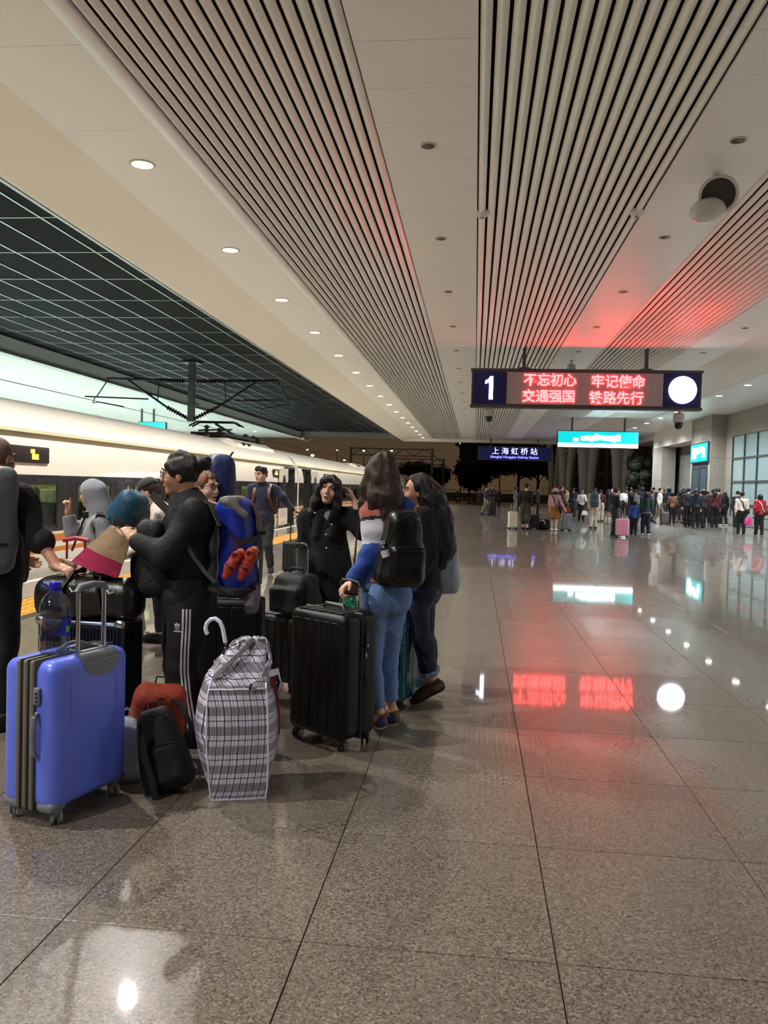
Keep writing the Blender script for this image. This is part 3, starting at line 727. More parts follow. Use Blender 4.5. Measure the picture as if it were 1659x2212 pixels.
def led_line(s, pxs, z):
    for ch, px in zip(s, pxs): text_obj('led_character', ch, CH, M_red, sg, loc(gx(px), SY-.012, z), RX, .006, bold=.006)
led_line('不忘初心', (1142, 1170, 1197, 1224), SB+.765); led_line('牢记使命', (1281, 1309, 1336, 1363), SB+.745)
led_line('交通强国', (1140, 1168, 1195, 1222), SB+.285); led_line('铁路先行', (1278, 1306, 1333, 1361), SB+.265)
for px in (1129, 1380):
    MB().b2(loc(gx(px)-.05, SY+.14, ST), loc(gx(px)+.05, SY+.24, ZC-.0)).b2(loc(gx(px)-.16, SY+.06, ST+.03), loc(gx(px)+.16, SY+.32, ST+.09)).build('hanger_pole', M_signframe, sg, 0)
# teal sign farther on, mostly burnt out
M_teal = emat('teal_lightbox', (0, 186, 190), 1.35); M_tealw = emat('white_lightbox', (236, 255, 255), 6.0)
def boxsign(name, label, y, px0, px1, py0, py1, mt, poles, dep=.3):
    a, b = at(px0, (py0+py1)/2, y), at(px1, (py0+py1)/2, y); z1, z0 = at((px0+px1)/2, py0, y).z, at((px0+px1)/2, py1, y).z
    t = thing(name, label, 'sign', ((a.x+b.x)/2, y, z0)); w = (b.x-a.x)/2; h = z1-z0
    MB().b2((-w, .02, 0), (w, dep, h)).build('casing', M_signframe, t, 0)
    MB().b2((-w+.04, 0, .04), (w-.04, .03, h-.04)).build('light_panel', mt, t, 0)
    for pp in poles:
        x = at(pp, py0, y).x-(a.x+b.x)/2; MB().b2((x-.05, dep/2-.05, h), (x+.05, dep/2+.05, ZC-z0)).build('hanger_pole', M_signframe, t, 0)
    return t, w, h
t, w, h = boxsign('exit_direction_sign', 'bright teal hanging sign with a white strip below', 48.8, 1204, 1380, 931, 968, M_teal, (1236, 1350))
MB().b2((-w+.04, -.012, .04), (w-.04, .0, h*.27)).build('white_strip', M_tealw, t, 0)
gl = MB(); rr = random.Random(4); xs = -0.85
for k in range(9):
    gl.rbox((xs, -.006, h*.58+rr.uniform(-.05, .05)), (.24, .012, rr.uniform(.22, .4)), .005, 1); xs += .25
gl.rbox((-1.25, -.006, h*.48), (.30, .012, .2), .005, 1).rbox((.1, -.006, h*.66), (1.6, .012, .12), .005, 1)
gl.build('white_glyphs', M_tealw, t, 0)
M_navyglow = emat('navy_lightbox', (20, 26, 120), .12, (18, 24, 80)); M_stxt = emat('station_name_white', (206, 210, 255), 2.2); M_stxt2 = emat('station_name_blue_white', (120, 120, 255), 3.0)
t, w, h = boxsign('station_name_sign', 'dark blue hanging sign naming the station in two scripts', 70.0, 1032, 1192, 965, 995, M_navyglow, (1060, 1163))
text_obj('station_name', '上 海 虹 桥 站', .62, M_stxt, t, (0, -.012, h*.64), RX, .006, bold=.0)
text_obj('station_name_latin', 'Shanghai Hongqiao Railway Station', .285, M_stxt2, t, (0, -.012, h*.24), RX, .006, bold=.004)
t, w, h = boxsign('opposite_sign', 'cyan lit sign hanging under the opposite canopy', 46.0, 298, 357, 911, 936, M_teal, (304, 330))
# screen on the pier
sc = thing('wall_screen', 'cyan lit screen on the stone pier above the doors', 'screen', (12.38, 47.7, 3.3))
MB().b2((-.10, -1.75, -.05), (.02, 1.75, 1.05)).build('housing', M_signframe, sc, 0)
MB().b2((-.115, -1.68, .02), (-.10, 1.68, .98)).build('screen_panel', M_teal, sc, 0)
gl = MB()
for y, z, a, b in ((.9, .5, .9, .62), (.2, .62, 1.0, .36), (-.6, .66, .9, .30), (-1.0, .45, .5, .5), (1.0, .34, .7, .3)): gl.rbox((-.118, y, z), (.008, a, b), .003, 1)
gl.build('white_glyphs', M_tealw, sc, 0)
# dome cameras
M_cw = mat('camera_shell_grey', (176, 176, 178), 0.35); M_cd = mat('camera_dome_black', (14, 14, 16), 0.06)
def domecam(p, s, drop, label):
    t = thing('dome_camera', label, 'camera', p)
    MB().tube([(0, 0, 0), (0, 0, -drop)], .03*s).lathe([(.09*s, 0), (.09*s, -.02)], n=16).build('stem', M_cw, t)
    MB().lathe([(.05*s, -drop+.03), (.16*s, -drop-.02*s), (.17*s, -drop-.26*s), (.13*s, -drop-.28*s)], n=24).build('shell', M_cw, t, 40)
    MB().lathe([(.13*s, -drop-.28*s), (.125*s, -drop-.38*s), (.09*s, -drop-.46*s), (.03*s, -drop-.49*s)], n=24).build('dome', M_cd, t, 60)
domecam((gx(1059), SY+.1, SB-.03), .8, .06, 'dome camera under the number 1 end of the platform sign')
domecam((gx(1448), SY+.1, SB-.03), .95, .10, 'dome camera under the white disc end of the platform sign')
domecam((3.0, 27.7, ZC), .85, .12, 'dome camera hanging from the ceiling above the platform sign')
# spherical loudspeaker and two small detectors
M_spk = mat('white_speaker_shell', (216, 214, 208), 0.2, coat=.3); M_gr = mat('grey_speaker_grille', (58, 58, 55), 0.6, bump=.3, bscale=300)
t = thing('ceiling_loudspeaker', 'white round ceiling loudspeaker with a grey grille', 'loudspeaker', (3.06, 11.55, ZC))
MB().lathe([(.05, 0), (.05, -.03), (.012, -.04), (.012, -.14)], n=14).build('hanger', M_spk, t)
ax = Vector((-.10, -.62, -.30)).normalized()
MB().lathe([(.20, -.06), (.245, -.02), (.255, .03), (.235, .045), (.212, .038), (.208, .004)], (.02, -.05, -.28), 32, ax).build('rim', M_spk, t, 50)
MB().lathe([(.215, .0), (.205, .035), (.10, .030), (.02, .028)], (.02, -.05, -.28), 32, ax).build('grille', M_gr, t, 50)
MB().lathe([(.02, -.17), (.12, -.15), (.20, -.09), (.235, 0), (.22, .06), (.16, .12), (.06, .15)], (-.09, .02, -.47), 32, (.2, .3, -1)).build('shell', M_spk, t, 60)
for x, lb in ((-0.02, 'small white detector on the inner edge of the second slatted strip'), (2.31, 'small white detector on the outer edge of the second slatted strip')):
    t = thing('ceiling_detector', lb, 'detector', (x, 13.05, ZC+.03)); M = MB().lathe([(.13, 0), (.13, -.03), (.06, -.085), (.03, -.09)], n=24).build('cover', M_spk, t, 40)
    MB().lathe([(.03, -.09), (.028, -.11), (.012, -.115)], n=14).build('sensor', M_cw, t, 40)

# ================================================================== BEYOND THE ROOF
rnd = random.Random(5)
M_leaf = mat('dark_leaf', (34, 40, 28), 0.7, var=.4, vscale=2); M_bark = mat('bark', (44, 36, 30), .9)
def tree(label, x, y, h, r, seed, n=900, group='dark trees beyond the platform end'):
    rg = np.random.RandomState(seed); t = thing('tree', label, 'tree', (x, y, -.05), 0, group)
    mb = MB().tube([(0, 0, 0), (.1, 0, h*.3), (0, .1, h*.62)], [.18*h/6, .13*h/6, .06*h/6], 8)
    for k in range(4):
        a = rg.rand()*6.28; mb.tube([(0, 0, h*(.28+.08*k)), (r*.5*math.cos(a), r*.5*math.sin(a), h*(.5+.08*k))], [.07*h/6, .02*h/6], 6)
    mb.build('trunk', M_bark, t)
    # crown: leaf sprays over several lobes
    lob = [(rg.normal(0, r*.33), rg.normal(0, r*.33), h*(.42+.5*rg.rand()), r*(.38+.25*rg.rand())) for _ in range(9)]
    v = []; f = []
    for cx, cy, cz, cr in lob:
        for _ in range(n//9):
            d = rg.normal(size=3); d /= np.linalg.norm(d); p = np.array([cx, cy, cz])+d*cr*(.75+.3*rg.rand()); s = .16*r/2*(.7+.8*rg.rand())
            u = rg.normal(size=3); u -= d*(u@d)*.5; u /= np.linalg.norm(u); w = np.cross(d+.4*rg.normal(size=3), u); w /= np.linalg.norm(w)
            k = len(v); v += [tuple(p+u*s*1.3), tuple(p+w*s*.6), tuple(p-u*s*1.3), tuple(p-w*s*.6)]; f.append((k, k+1, k+2, k+3))
    for cx, cy, cz, cr in lob:      # dense inner foliage
        bm = bmesh.new(); bmesh.ops.create_icosphere(bm, subdivisions=2, radius=cr*.86); k = len(v)
        for q in bm.verts: v.append((q.co.x+cx, q.co.y+cy, q.co.z*.9+cz))
        bm.verts.ensure_lookup_table(); f += [tuple(k+q.index for q in fc.verts) for fc in bm.faces]; bm.free()
    me = bpy.data.meshes.new('foliage'); me.from_pydata(v, [], f); me.update(); put('foliage', me, M_leaf, t)
TR = [(at(1050, 1000, 118), 9.0, 4.6, 'tall dark tree behind the station name sign'), (at(1120, 1000, 142), 10.4, 5, 'broad dark tree right of the tall tree'), (at(1014, 1020, 150), 5.9, 3.4, 'low dark tree at the edge of the brown sky'),
      (at(935, 1030, 168), 5.4, 4.0, 'low round tree beyond the train end'), (at(880, 1030, 176), 5.2, 4.5, 'low tree above the far carriage'), (at(1162, 1000, 106), 7.6, 2.6, 'dark tree left of the white struts'),
      (at(1382, 1000, 66.5), 5.2, 1.3, 'dark tree between the struts and the stone column'), (at(800, 1030, 160), 4.8, 4.2, 'low tree hidden behind the train roof'), (at(1300, 1000, 150), 9, 6, 'dark tree far behind the struts')]
for i, (p, h, r, lb) in enumerate(TR): tree(lb, p.x, p.y, h, r, 20+i)
# leaning white struts of an elevated road and its grey building behind
M_wst = mat('white_painted_strut', (206, 206, 200), .5); M_bld = mat('grey_facade', (120, 120, 116), .7, var=.1); M_bldw = mat('facade_window', (40, 44, 48), .2)
def strut(y, legs, label, r=.42):
    b0 = at(legs[0][0], 1056, y); t = thing('support_strut', label, 'column', (b0.x, y, -.02), 0, 'white struts beyond the roof')
    for pxb, pxt in legs:
        a = at(pxb, 1056, y); b = at(pxt, 925, y); m = Vector(a).lerp(Vector(b), .5); m.x += (b.x-a.x)*-.16
        MB().tube([Vector((a.x-b0.x, 0, 0)), Vector((m.x-b0.x, 0, m.z)), Vector((b.x-b0.x, .3, b.z+.6))], [r*.75, r, r*1.15], 16).build('shaft', M_wst, t)
        MB().lathe([(r*1.1, 0), (r*1.1, .25), (r*.9, .3)], (a.x-b0.x, 0, 0), 16).build('base_collar', M_wst, t)
    return t
strut(86, ((1192, 1183), (1199, 1216)), 'thin white V-shaped strut pair at the right end of the station name sign', .30)
t = strut(80, ((1216, 1209), (1224, 1246)), 'white strut pair with ladder rungs under the left of the teal sign', .36)
for k in range(5):
    z = 2.2+k*.75; MB().b2((-.45-.02*k, -.06, z), (.55+.18*k, .06, z+.14)).build('rung', M_wst, t, 0)
strut(78, ((1262, 1255), (1271, 1292)), 'thick white strut pair below the middle of the teal sign', .50)
strut(76, ((1336, 1327), (1345, 1366)), 'thick white strut pair beside the dim grey building', .52)
p = at(1330, 1050, 100); bd = thing('grey_building', 'dim grey building with tall narrow windows behind the struts', 'building', (p.x, 100, -.05))
MB().b2((-5, 0, 0), (4, 8, 11)).build('facade', M_bld, bd, 0)
for i in range(9):
    for j in range(3):
        w0 = MB().b2((-4.7+i*.95, -.06, .8+j*3.2), (-4.2+i*.95, .02, 3.4+j*3.2)).build('window', M_bldw, bd, 0)
for i in range(10): MB().b2((-4.98+i*.95, -.22, 0), (-4.86+i*.95, 0, 11)).build('fin', M_bld, bd, 0)
# fences at the platform end
M_fence = mat('pale_fence_metal', (140, 142, 140), .5, metal=.3); M_fd = mat('dark_fence_mesh', (52, 54, 54), .6)
def fence(label, x0, x1, y, h, st, mt):
    t = thing('fence', label, 'fence', ((x0+x1)/2, y, 0.0)); w = (x1-x0)/2
    MB().b2((-w, -.02, h-.05), (w, .02, h)).build('top_rail', mt, t, 0); MB().b2((-w, -.02, .12), (w, .02, .17)).build('bottom_rail', mt, t, 0)
    n = int(2*w/st); me = MB().b2((-.02, -.012, 0), (.02, .012, h+.06)).mesh('bar', mt, 0)
    for i in range(n+1): put('bar', me, None, t, (-w+i*2*w/n, 0, 0))
fence('pale upright-bar fence at the platform end behind the crowd', 6.9, 20, 88, 1.75, .24, M_fence)
fence('dark low mesh fence closing the platform beyond the train', -6.2, 6.8, 91, 1.3, .5, M_fd)
# street lamps with sodium heads
M_sod = emat('sodium_lamp', (255, 178, 84), 140.0, sample=False); M_pole = mat('lamp_pole', (70, 62, 52), .6)
for px, py, y, s, lb in ((998, 957, 130, .34, 'orange street lamp left of the dark tree'), (1082, 957, 130, .30, 'orange street lamp behind the station name sign'), (1228, 972, 150, .2, 'small street lamp among the white struts'), (675, 983, 140, .30, 'orange street lamp just above the train roof'),
                         (664, 971, 190, .2, 'small pale lamp above the train, nearest the roof beam'), (728, 972, 200, .16, 'faint lamp far over the train'), (786, 973, 170, .22, 'pale lamp left of the long-haired head'), (744, 994, 180, .22, 'low pale lamp over the second carriage'),
                         (846, 973, 170, .2, 'pale lamp by the overhead line portal')):
    p = at(px, py, y); t = thing('street_lamp', lb, 'street lamp', (p.x, y, -.05))
    MB().tube([(0, 0, 0), (0, 0, p.z-.1)], [.10, .06], 8).build('pole', M_pole, t)
    MB().lathe([(s*.3, -.5*s), (s*.9, -.3*s), (s, 0), (s*.8, .35*s), (s*.3, .5*s)], (0, 0, p.z), 16).build('lamp_head', M_sod, t, 60)
    MB().lathe([(s*.85, .42*s), (s*.5, .7*s), (.06, .75*s)], (0, 0, p.z), 16).build('lamp_cap', M_pole, t, 60)
# overhead line portals past the roof
M_por = mat('portal_steel', (120, 124, 120), .5, metal=.5)
for y, lb in ((100, 'steel overhead line portal just past the roof'), (135, 'smaller steel overhead line portal farther off')):
    t = thing('line_portal', lb, 'portal', (XC, y, -1.3)); hh = 7.4
    MB().b2((2.9, -.12, 0), (3.2, .12, hh)).b2((-7, -.12, 0), (-6.7, .12, hh)).build('post', M_por, t, 0)
    MB().b2((-6.9, -.08, hh-.2), (3.3, .08, hh-.05)).b2((-6.9, -.08, hh-1.0), (3.3, .08, hh-.88)).build('beam', M_por, t, 0)
    mb = MB()
    for k in range(8): mb.tube([(-6.7+k*1.25, 0, hh-.1 if k % 2 else hh-.95), (-5.45+k*1.25, 0, hh-.95 if k % 2 else hh-.1)], .05, 6)
    mb.tube([(3.05, 0, hh-.6), (4.6, 0, hh-2.0)], .05, 6).tube([(3.05, 0, hh-2.1), (4.6, 0, hh-2.0)], .05, 6); mb.build('bracing', M_por, t, 0)
# potted palm in the passage
t = thing('potted_palm', 'palm fronds in the dark passage beside the pier', 'plant', (14.2, 51.5, 0)); MB().lathe([(.25, 0), (.35, .5), (.30, .5)], n=16).build('pot', mat('pot_grey', (90, 84, 76), .7), t); M_palm = mat('palm_leaf', (86, 92, 64), .6)
MB().tube([(0, 0, .45), (0, 0, 1.3)], .05).build('stem', M_bark, t)
for k in range(9):
    a = k*.7; L = 1.3; pts = [(math.cos(a)*L*s, math.sin(a)*L*s, 1.25+1.0*s-1.3*s*s) for s in (0, .3, .6, .85, 1)]
    MB().strap(pts, [(0, 0, 1)]*5, .16, .01).build('frond', M_palm, t)

# ================================================================== FIGURES
V3 = lambda *p: np.array(p, np.float64)
def fwd(a): return V3(math.sin(a), math.cos(a), 0)
def rgt(a): return V3(math.cos(a), -math.sin(a), 0)
def U(v): v = np.asarray(v, float); return v/np.linalg.norm(v)
def A(px, py, Y): return np.array(at(px, py, Y))
def skel(base, H, a, lean=0.0, side=0.0, fem=True):
    # standing joints for a figure of height H facing a (0 = away down the platform, pi = toward the photographer)
    b = V3(*base); f, r = fwd(a), rgt(a); sw = (.100 if fem else .112)*H; hw = .050*H
    J = {'H': H, 'a': a, 'g': H/1.68, 'base': b, 'fem': fem}
    def P(u, fw, z): return b+r*(u+side*z/H)+f*(fw+lean*max(0, z-.5*H)/(.45*H))+V3(0, 0, z)
    J['pel'] = P(0, 0, .545*H); J['wa'] = P(0, .005, .63*H); J['ch'] = P(0, .0, .735*H); J['nk'] = P(0, -.015, .835*H); J['hd'] = P(0, .02, .932*H)
    for s, n in ((-1, 'L'), (1, 'R')):
        J['sh'+n] = P(s*sw, -.01, .805*H); J['el'+n] = P(s*(sw+.035), -.03, .63*H); J['wr'+n] = P(s*(sw+.03), .04, .485*H)
        J['hp'+n] = P(s*hw, 0, .515*H); J['kn'+n] = P(s*(hw+.005), .015, .285*H); J['an'+n] = P(s*(hw+.01), -.01, .048*H); J['ft'+n] = a
    J['hy'] = a; J['hp'] = 0.0; J['hr'] = 0.0
    return J
def s_torso(s, J, inf=0.0, k=.05, bust=0.0):
    g = J['g']; R = rotm(-J['a']); fm = J['fem']; w = 1.0 if fm else 1.1
    s.ell(J['pel'], (.155*g+inf, .112*g+inf, .125*g+inf), R, k); s.ell(J['wa'], (.125*g*w+inf, .09*g*w+inf, .13*g+inf), R, k)
    s.ell(J['ch'], (.145*g*w+inf, .10*g*w+inf, .165*g+inf), R, k)
    for n in 'LR': s.cone(J['nk']-V3(0, 0, .035*g), J['sh'+n], .045*g+inf, .05*g+inf, k)
    if bust:
        for q in (-1, 1): s.ell(J['ch']+fwd(J['a'])*.075*g+rgt(J['a'])*q*.065*g-V3(0, 0, .02), (.06*g+inf, .05*g+inf, .06*g+inf), R, k)
def s_arm(s, J, n, inf=0.0, t0=0.0, t1=1.0, k=.03, cuff=0.0):
    # t in 0..2: shoulder 0, elbow 1, wrist 2
    g = J['g']; a, b, c = J['sh'+n], J['el'+n], J['wr'+n]
    if t0 < 1: s.cone(a, a+(b-a)*min(t1, 1), .046*g+inf, (.046-.009*min(t1, 1))*g+inf*.9, k)
    if t1 > 1: s.cone(b, b+(c-b)*(t1-1), .037*g+inf*.9, (.037-.011*(t1-1))*g+inf*.7+cuff, k)
def s_leg(s, J, n, inf=0.0, t1=2.0, k=.03, flare=0.0):
    g = J['g']; a, b, c = J['hp'+n], J['kn'+n], J['an'+n]; fb = .56 if inf else 1
    s.cone(a, b, .083*g+inf, .054*g+inf, k)
    e = b+(c-b)*(t1-1); s.cone(b, e, .052*g+inf, (.052-.017*(t1-1))*g+inf+flare, k)
    s.ell(b+(c-b)*.33-fwd(J['ft'+n])*.018*g, (.046*g+inf, .05*g+inf, .11*g+inf), rotm(-J['ft'+n]), k)
def s_foot(s, J, n, inf=0.0, k=.02, tip=0.0):
    g = J['g']; an = J['an'+n]; f = fwd(J['ft'+n]); dn = J.get('pt'+n, 0.0)   # pt: heel lift, foot pitched on its toe
    d = U(f*math.cos(dn)-V3(0, 0, math.sin(dn))); up = U(V3(0, 0, math.cos(dn))+f*math.sin(dn))
    heel = an-up*.042*g-d*.035*g; ball = heel+d*.15*g; toe = heel+d*.205*g-up*.004
    s.cone(an, heel+up*.01, .036*g+inf, .034*g+inf, k); s.cone(heel+up*.004, ball, .034*g+inf, .034*g+inf, k, sq=(up, 1.2)); s.cone(an, ball+up*.01, .034*g+inf, .028*g+inf, k)
    s.cone(ball, toe, .034*g+inf, .024*g+inf, k, sq=(up, 1.35))
    return heel, toe, up, d
def s_hand(s, w, d, nrm, side=1, curl=.5, g=1.0, spread=.0, point=False, k=.008):
    # palm, four jointed fingers of unequal length, thumb from the side of the palm
    d = U(d); nrm = U(np.asarray(nrm)-d*np.dot(nrm, d)); lat = np.cross(d, nrm)*side
    s.cone(w, w+d*.045*g, .026*g, .030*g, k*2, sq=(nrm, 1.5)); s.cone(w+d*.03*g, w+d*.08*g, .032*g, .036*g, k*2, sq=(nrm, 2.2))
    for i, L in enumerate((.92, 1.0, .95, .76)):
        b = w+d*(.086-.004*abs(i-1.3))*g+lat*(1.5-i)*.0185*g; di = U(d+lat*(1.5-i)*spread); cu = 0.08 if (point and i == 0) else curl; ang = cu*.5; p = b
        for q, (ln, bd) in enumerate(((.040, .9), (.026, 1.1), (.021, .8))):
            dd = di*math.cos(ang)+nrm*math.sin(ang); p2 = p+dd*ln*L*g; s.cone(p, p2, (.0098-.0008*q)*g, (.0092-.0010*q)*g, k); p = p2; ang += cu*bd
    tb = w+d*.028*g+lat*.026*g; t1 = tb+U(d*.62+lat*.62+nrm*.35)*.038*g; t2 = t1+U(d*.8+lat*.25+nrm*.55)*.028*g
    s.cone(tb, t1, .014*g, .0105*g, k*1.5); s.cone(t1, t2, .0105*g, .0085*g, k)
def head_R(J): return rotm(-J['hy'], J['hp'], J['hr'])
def s_head(s, J, face=True):
    R = head_R(J); g = J['g']*(1.0 if J['fem'] else 1.03); c = J['hd']
    P = lambda x, y, z: c+R.astype(float)@(V3(x, y, z)*g)
    s.ell(P(0, -.012, .018), (.073*g, .091*g, .090*g), R, .02); s.ell(P(0, .026, -.035), (.058*g, .062*g, .078*g), R, .025)
    s.cone(P(0, -.03, -.06), J['nk']-V3(0, 0, .02), .047*g, .052*g, .03)
    if face:
        s.ell(P(0, .060, -.094), (.026*g, .022*g, .020*g), R, .022)
        for q in (-1, 1):
            s.ell(P(q*.037, .058, -.030), (.026*g, .022*g, .026*g), R, .018); s.ell(P(q*.031, .096, .014), (.018*g, .014*g, .0105*g), R, .012, 'd')
            s.ell(P(q*.075, -.008, -.010), (.009*g, .019*g, .031*g), R, .008); s.cone(P(q*.014, .089, .033), P(q*.046, .076, .032), .008*g, .007*g, .012)
            s.ell(P(q*.010, .100, -.030), (.0075*g, .008*g, .0065*g), R, .006)
        s.cone(P(0, .088, .018), P(0, .106, -.024), .0085*g, .0115*g, .010)
        s.ell(P(0, .085, -.060), (.021*g, .012*g, .011*g), R, .010); s.cone(P(-.018, .094, -.0605), P(.018, .094, -.0605), .0025*g, .0025*g, .004, 'd')
    return P, R, g
M_eyew = mat('eye_white', (214, 206, 200), .2); M_iris = mat('dark_iris', (38, 24, 18), .1); M_lip = mat('lip', (158, 92, 86), .45)
def face_parts(t, J, hairmat, lip=None, off=None):
    R = head_R(J).astype(float); g = J['g']*(1.0 if J['fem'] else 1.03); c = J['hd']-J['base']
    P = lambda x, y, z: Vector(c+R@(V3(x, y, z)*g)); F = Vector(R@V3(0, 1, 0)); Z = Vector(R@V3(0, 0, 1)); X = Vector(R@V3(1, 0, 0))
    for q in (-1, 1):
        e = P(q*.031, .0765, .0135); mb = MB().lathe([(.0005, .0105*g), (.006*g, .0086*g), (.0095*g, .0045*g), (.0105*g, 0), (.008*g, -.006*g)], e, 14, F)
        eo = mb.build('eye', M_eyew, t, 60)
        MB().lathe([(.0058*g, .0080*g), (.0050*g, .0100*g), (.002*g, .0112*g)], e, 12, (F+X*J.get('gx', 0)*.3).normalized()).build('iris', M_iris, eo, 60)
        MB().tube([P(q*.020, .0865, .0135), P(q*.026, .0895, .0205), P(q*.034, .0875, .0205), P(q*.0435, .0800, .0135)], [.0012*g, .0020*g, .0020*g, .0010*g], 6).build('eyelid', hairmat, eo)
        MB().tube([P(q*.014, .0955, .0335), P(q*.028, .0945, .0385), P(q*.040, .0880, .0375), P(q*.049, .0790, .0320)], [.0028*g, .0036*g, .0030*g, .0012*g], 6).build('eyebrow', hairmat, t)
    lp = MB().tube([P(-.0215, .0875, -.060), P(-.010, .0955, -.0545), P(0, .0970, -.0560), P(.010, .0955, -.0545), P(.0215, .0875, -.060)], [.001*g, .0036*g, .0034*g, .0036*g, .001*g], 8)
    lp.tube([P(-.020, .0870, -.0615), P(-.009, .0950, -.0665), P(.009, .0950, -.0665), P(.020, .0870, -.0615)], [.001*g, .0046*g, .0046*g, .001*g], 8)
    lp.build('lips', lip or M_lip, t, 60)
def glasses(t, J, mt, name='eyeglasses'):
    R = head_R(J).astype(float); g = J['g']*(1.0 if J['fem'] else 1.03); c = J['hd']-J['base']
    P = lambda x, y, z: Vector(c+R@(V3(x, y, z)*g)); mb = MB()
    for q in (-1, 1):
        mb.tube([P(q*(.032+.021*math.cos(w)), .105-.012*abs(.6*math.cos(w)+.0), .010+.017*math.sin(w)) for w in [i*2*PI/14 for i in range(15)]], .0024*g, 6)
        mb.tube([P(q*.053, .098, .014), P(q*.072, .070, .014), P(q*.079, -.005, .010), P(q*.078, -.025, -.008)], .0024*g, 6)
    mb.tube([P(-.011, .106, .014), P(0, .109, .017), P(.011, .106, .014)], .0022*g, 6)
    return mb.build(name, mt, t, 60)
def bounds(J, m=.3, extra=()):
    P = [v for k, v in J.items() if isinstance(v, np.ndarray)]+list(extra); P = np.array(P); return P.min(0)-m, P.max(0)+m
def finish(s, name, mt, t, J):
    me = s.mesh(name, mt); me.transform(Matrix.Translation(-Vector(J['base']))); return put(name, me, None, t)
def grid(J, h, fine=(), m=.3, extra=()):
    lo, hi = bounds(J, m, extra); return SDF(lo, hi, h, fine)
def hbox(J, h=.0055):
    c = J['hd']; return (c-.15, c+.15, h)
def wbox(p, h=.006, m=.13): return (np.asarray(p)-m, np.asarray(p)+m, h)
SKIN_A = mat('skin_light', (222, 178, 152), .5, var=.04, vscale=20); SKIN_B = mat('skin_medium', (196, 146, 116), .5, var=.04, vscale=20); SKIN_C = mat('skin_tan', (172, 122, 94), .5, var=.04, vscale=20)
HAIR_K = mat('black_hair', (16, 13, 13), .38, bump=.5, bscale=26, stretch=(9, 9, .7), spec=.5); HAIR_B = mat('brown_hair', (52, 35, 28), .42, bump=.5, bscale=26, stretch=(9, 9, .7), var=.25, vscale=5)
HAIR_R = mat('reddish_blond_hair', (136, 92, 62), .5, bump=.5, bscale=26, stretch=(9, 9, .7)); HAIR_S = mat('cropped_grey_hair', (126, 98, 86), .7, bump=.4, bscale=220)
def body(t, J, skin, hands=(), face=True, h=.016, hh=.0055, feet=True, lowres=False):
    # one continuous figure: head, neck, trunk, limbs, hands and feet in a single surface
    fine = [hbox(J, hh)]+[wbox(w+U(d)*.06, .0065, .10) for (n, d, nr, sd, cu, kw) in hands for w in (J['wr'+n],)]
    s = grid(J, h, fine); s_torso(s, J); P, R, g = s_head(s, J, face)
    for n in 'LR': s_arm(s, J, n, 0, 0, 2); s_leg(s, J, n, -.008); s_foot(s, J, n)
    for (n, d, nr, sd, cu, kw) in hands: s_hand(s, J['wr'+n], d, nr, sd, cu, J['g'], **kw)
    return finish(s, 'body', skin, t, J)
def person(label, J, group=None):
    return thing('person', label, 'person', tuple(J['base']), 0, group)
def shoe(t, J, n, mt, sole=None, h=.008, name='shoe'):
    an = J['an'+n]; lo = np.array([an[0]-.3, an[1]-.3, min(an[2]-.16, -.02)]); s = SDF(lo, an+V3(.3, .3, .1), h); hl, toe, up, d = s_foot(s, J, n, .010)
    s.cut(an+up*.012, up); s.cut(hl-up*.030, -up, .008)
    o = finish(s, name, mt, t, J)
    if sole is not None:
        s = SDF(lo, an+V3(.3, .3, .1), h); s_foot(s, J, n, .014); s.cut(hl-up*.014, up); s.cut(hl-up*.036, -up); finish(s, 'sole', sole, o, J)
    return o

# ------------------------------------------------------------------ the nine travellers by the train
def cloth(name, rgb, rough=.8, bump=.22, bs=38, sheen=.2, var=.08, **k): return mat(name, rgb, rough, bump=bump, bscale=bs, sheen=sheen, var=var, vscale=6, **k)
C_black = cloth('black_nylon_cloth', (10, 11, 15), .75, sheen=0); C_coat = cloth('black_wool_coat', (9, 9, 11), .9, sheen=0); C_navy = cloth('navy_knit', (24, 27, 52), .85)
C_hood = cloth('heather_grey_fleece', (142, 142, 150), .9); C_white = cloth('white_cotton', (226, 212, 204), .85); C_brown = cloth('dark_brown_fleece', (26, 20, 19), .9, sheen=0)
C_jean = cloth('mid_blue_denim', (110, 143, 196), .85, var=.16); C_dkjean = cloth('dark_indigo_denim', (24, 30, 56), .85, var=.1); C_track = cloth('black_track_fabric', (8, 8, 12), .7, sheen=0)
C_grey = cloth('dark_grey_trousers', (46, 48, 52), .85); C_blue = cloth('royal_blue_jersey', (28, 66, 152), .8); C_salmon = cloth('salmon_jersey', (186, 102, 84), .8); C_jwhite = cloth('white_jersey', (206, 206, 216), .8); C_jnavy = cloth('navy_jersey_line', (22, 22, 46), .8)
C_cuff = cloth('pale_denim_cuff', (116, 132, 160), .85)
def paint(o, J, mats, fn):
    me = o.data; me.materials.clear()
    for q in mats: me.materials.append(q)
    n = len(me.polygons); c = np.empty(n*3, np.float32); me.polygons.foreach_get('center', c); c = c.reshape(-1, 3)+np.array(J['base'], np.float32)
    me.polygons.foreach_set('material_index', fn(c).astype(np.int32)); me.update()
def seg_t(c, a, b):
    a, b = np.asarray(a), np.asarray(b); ab = b-a; t = ((c-a)@ab)/(ab@ab); d = np.linalg.norm(c-a-np.clip(t, 0, 1)[:, None]*ab, axis=1); return t, d
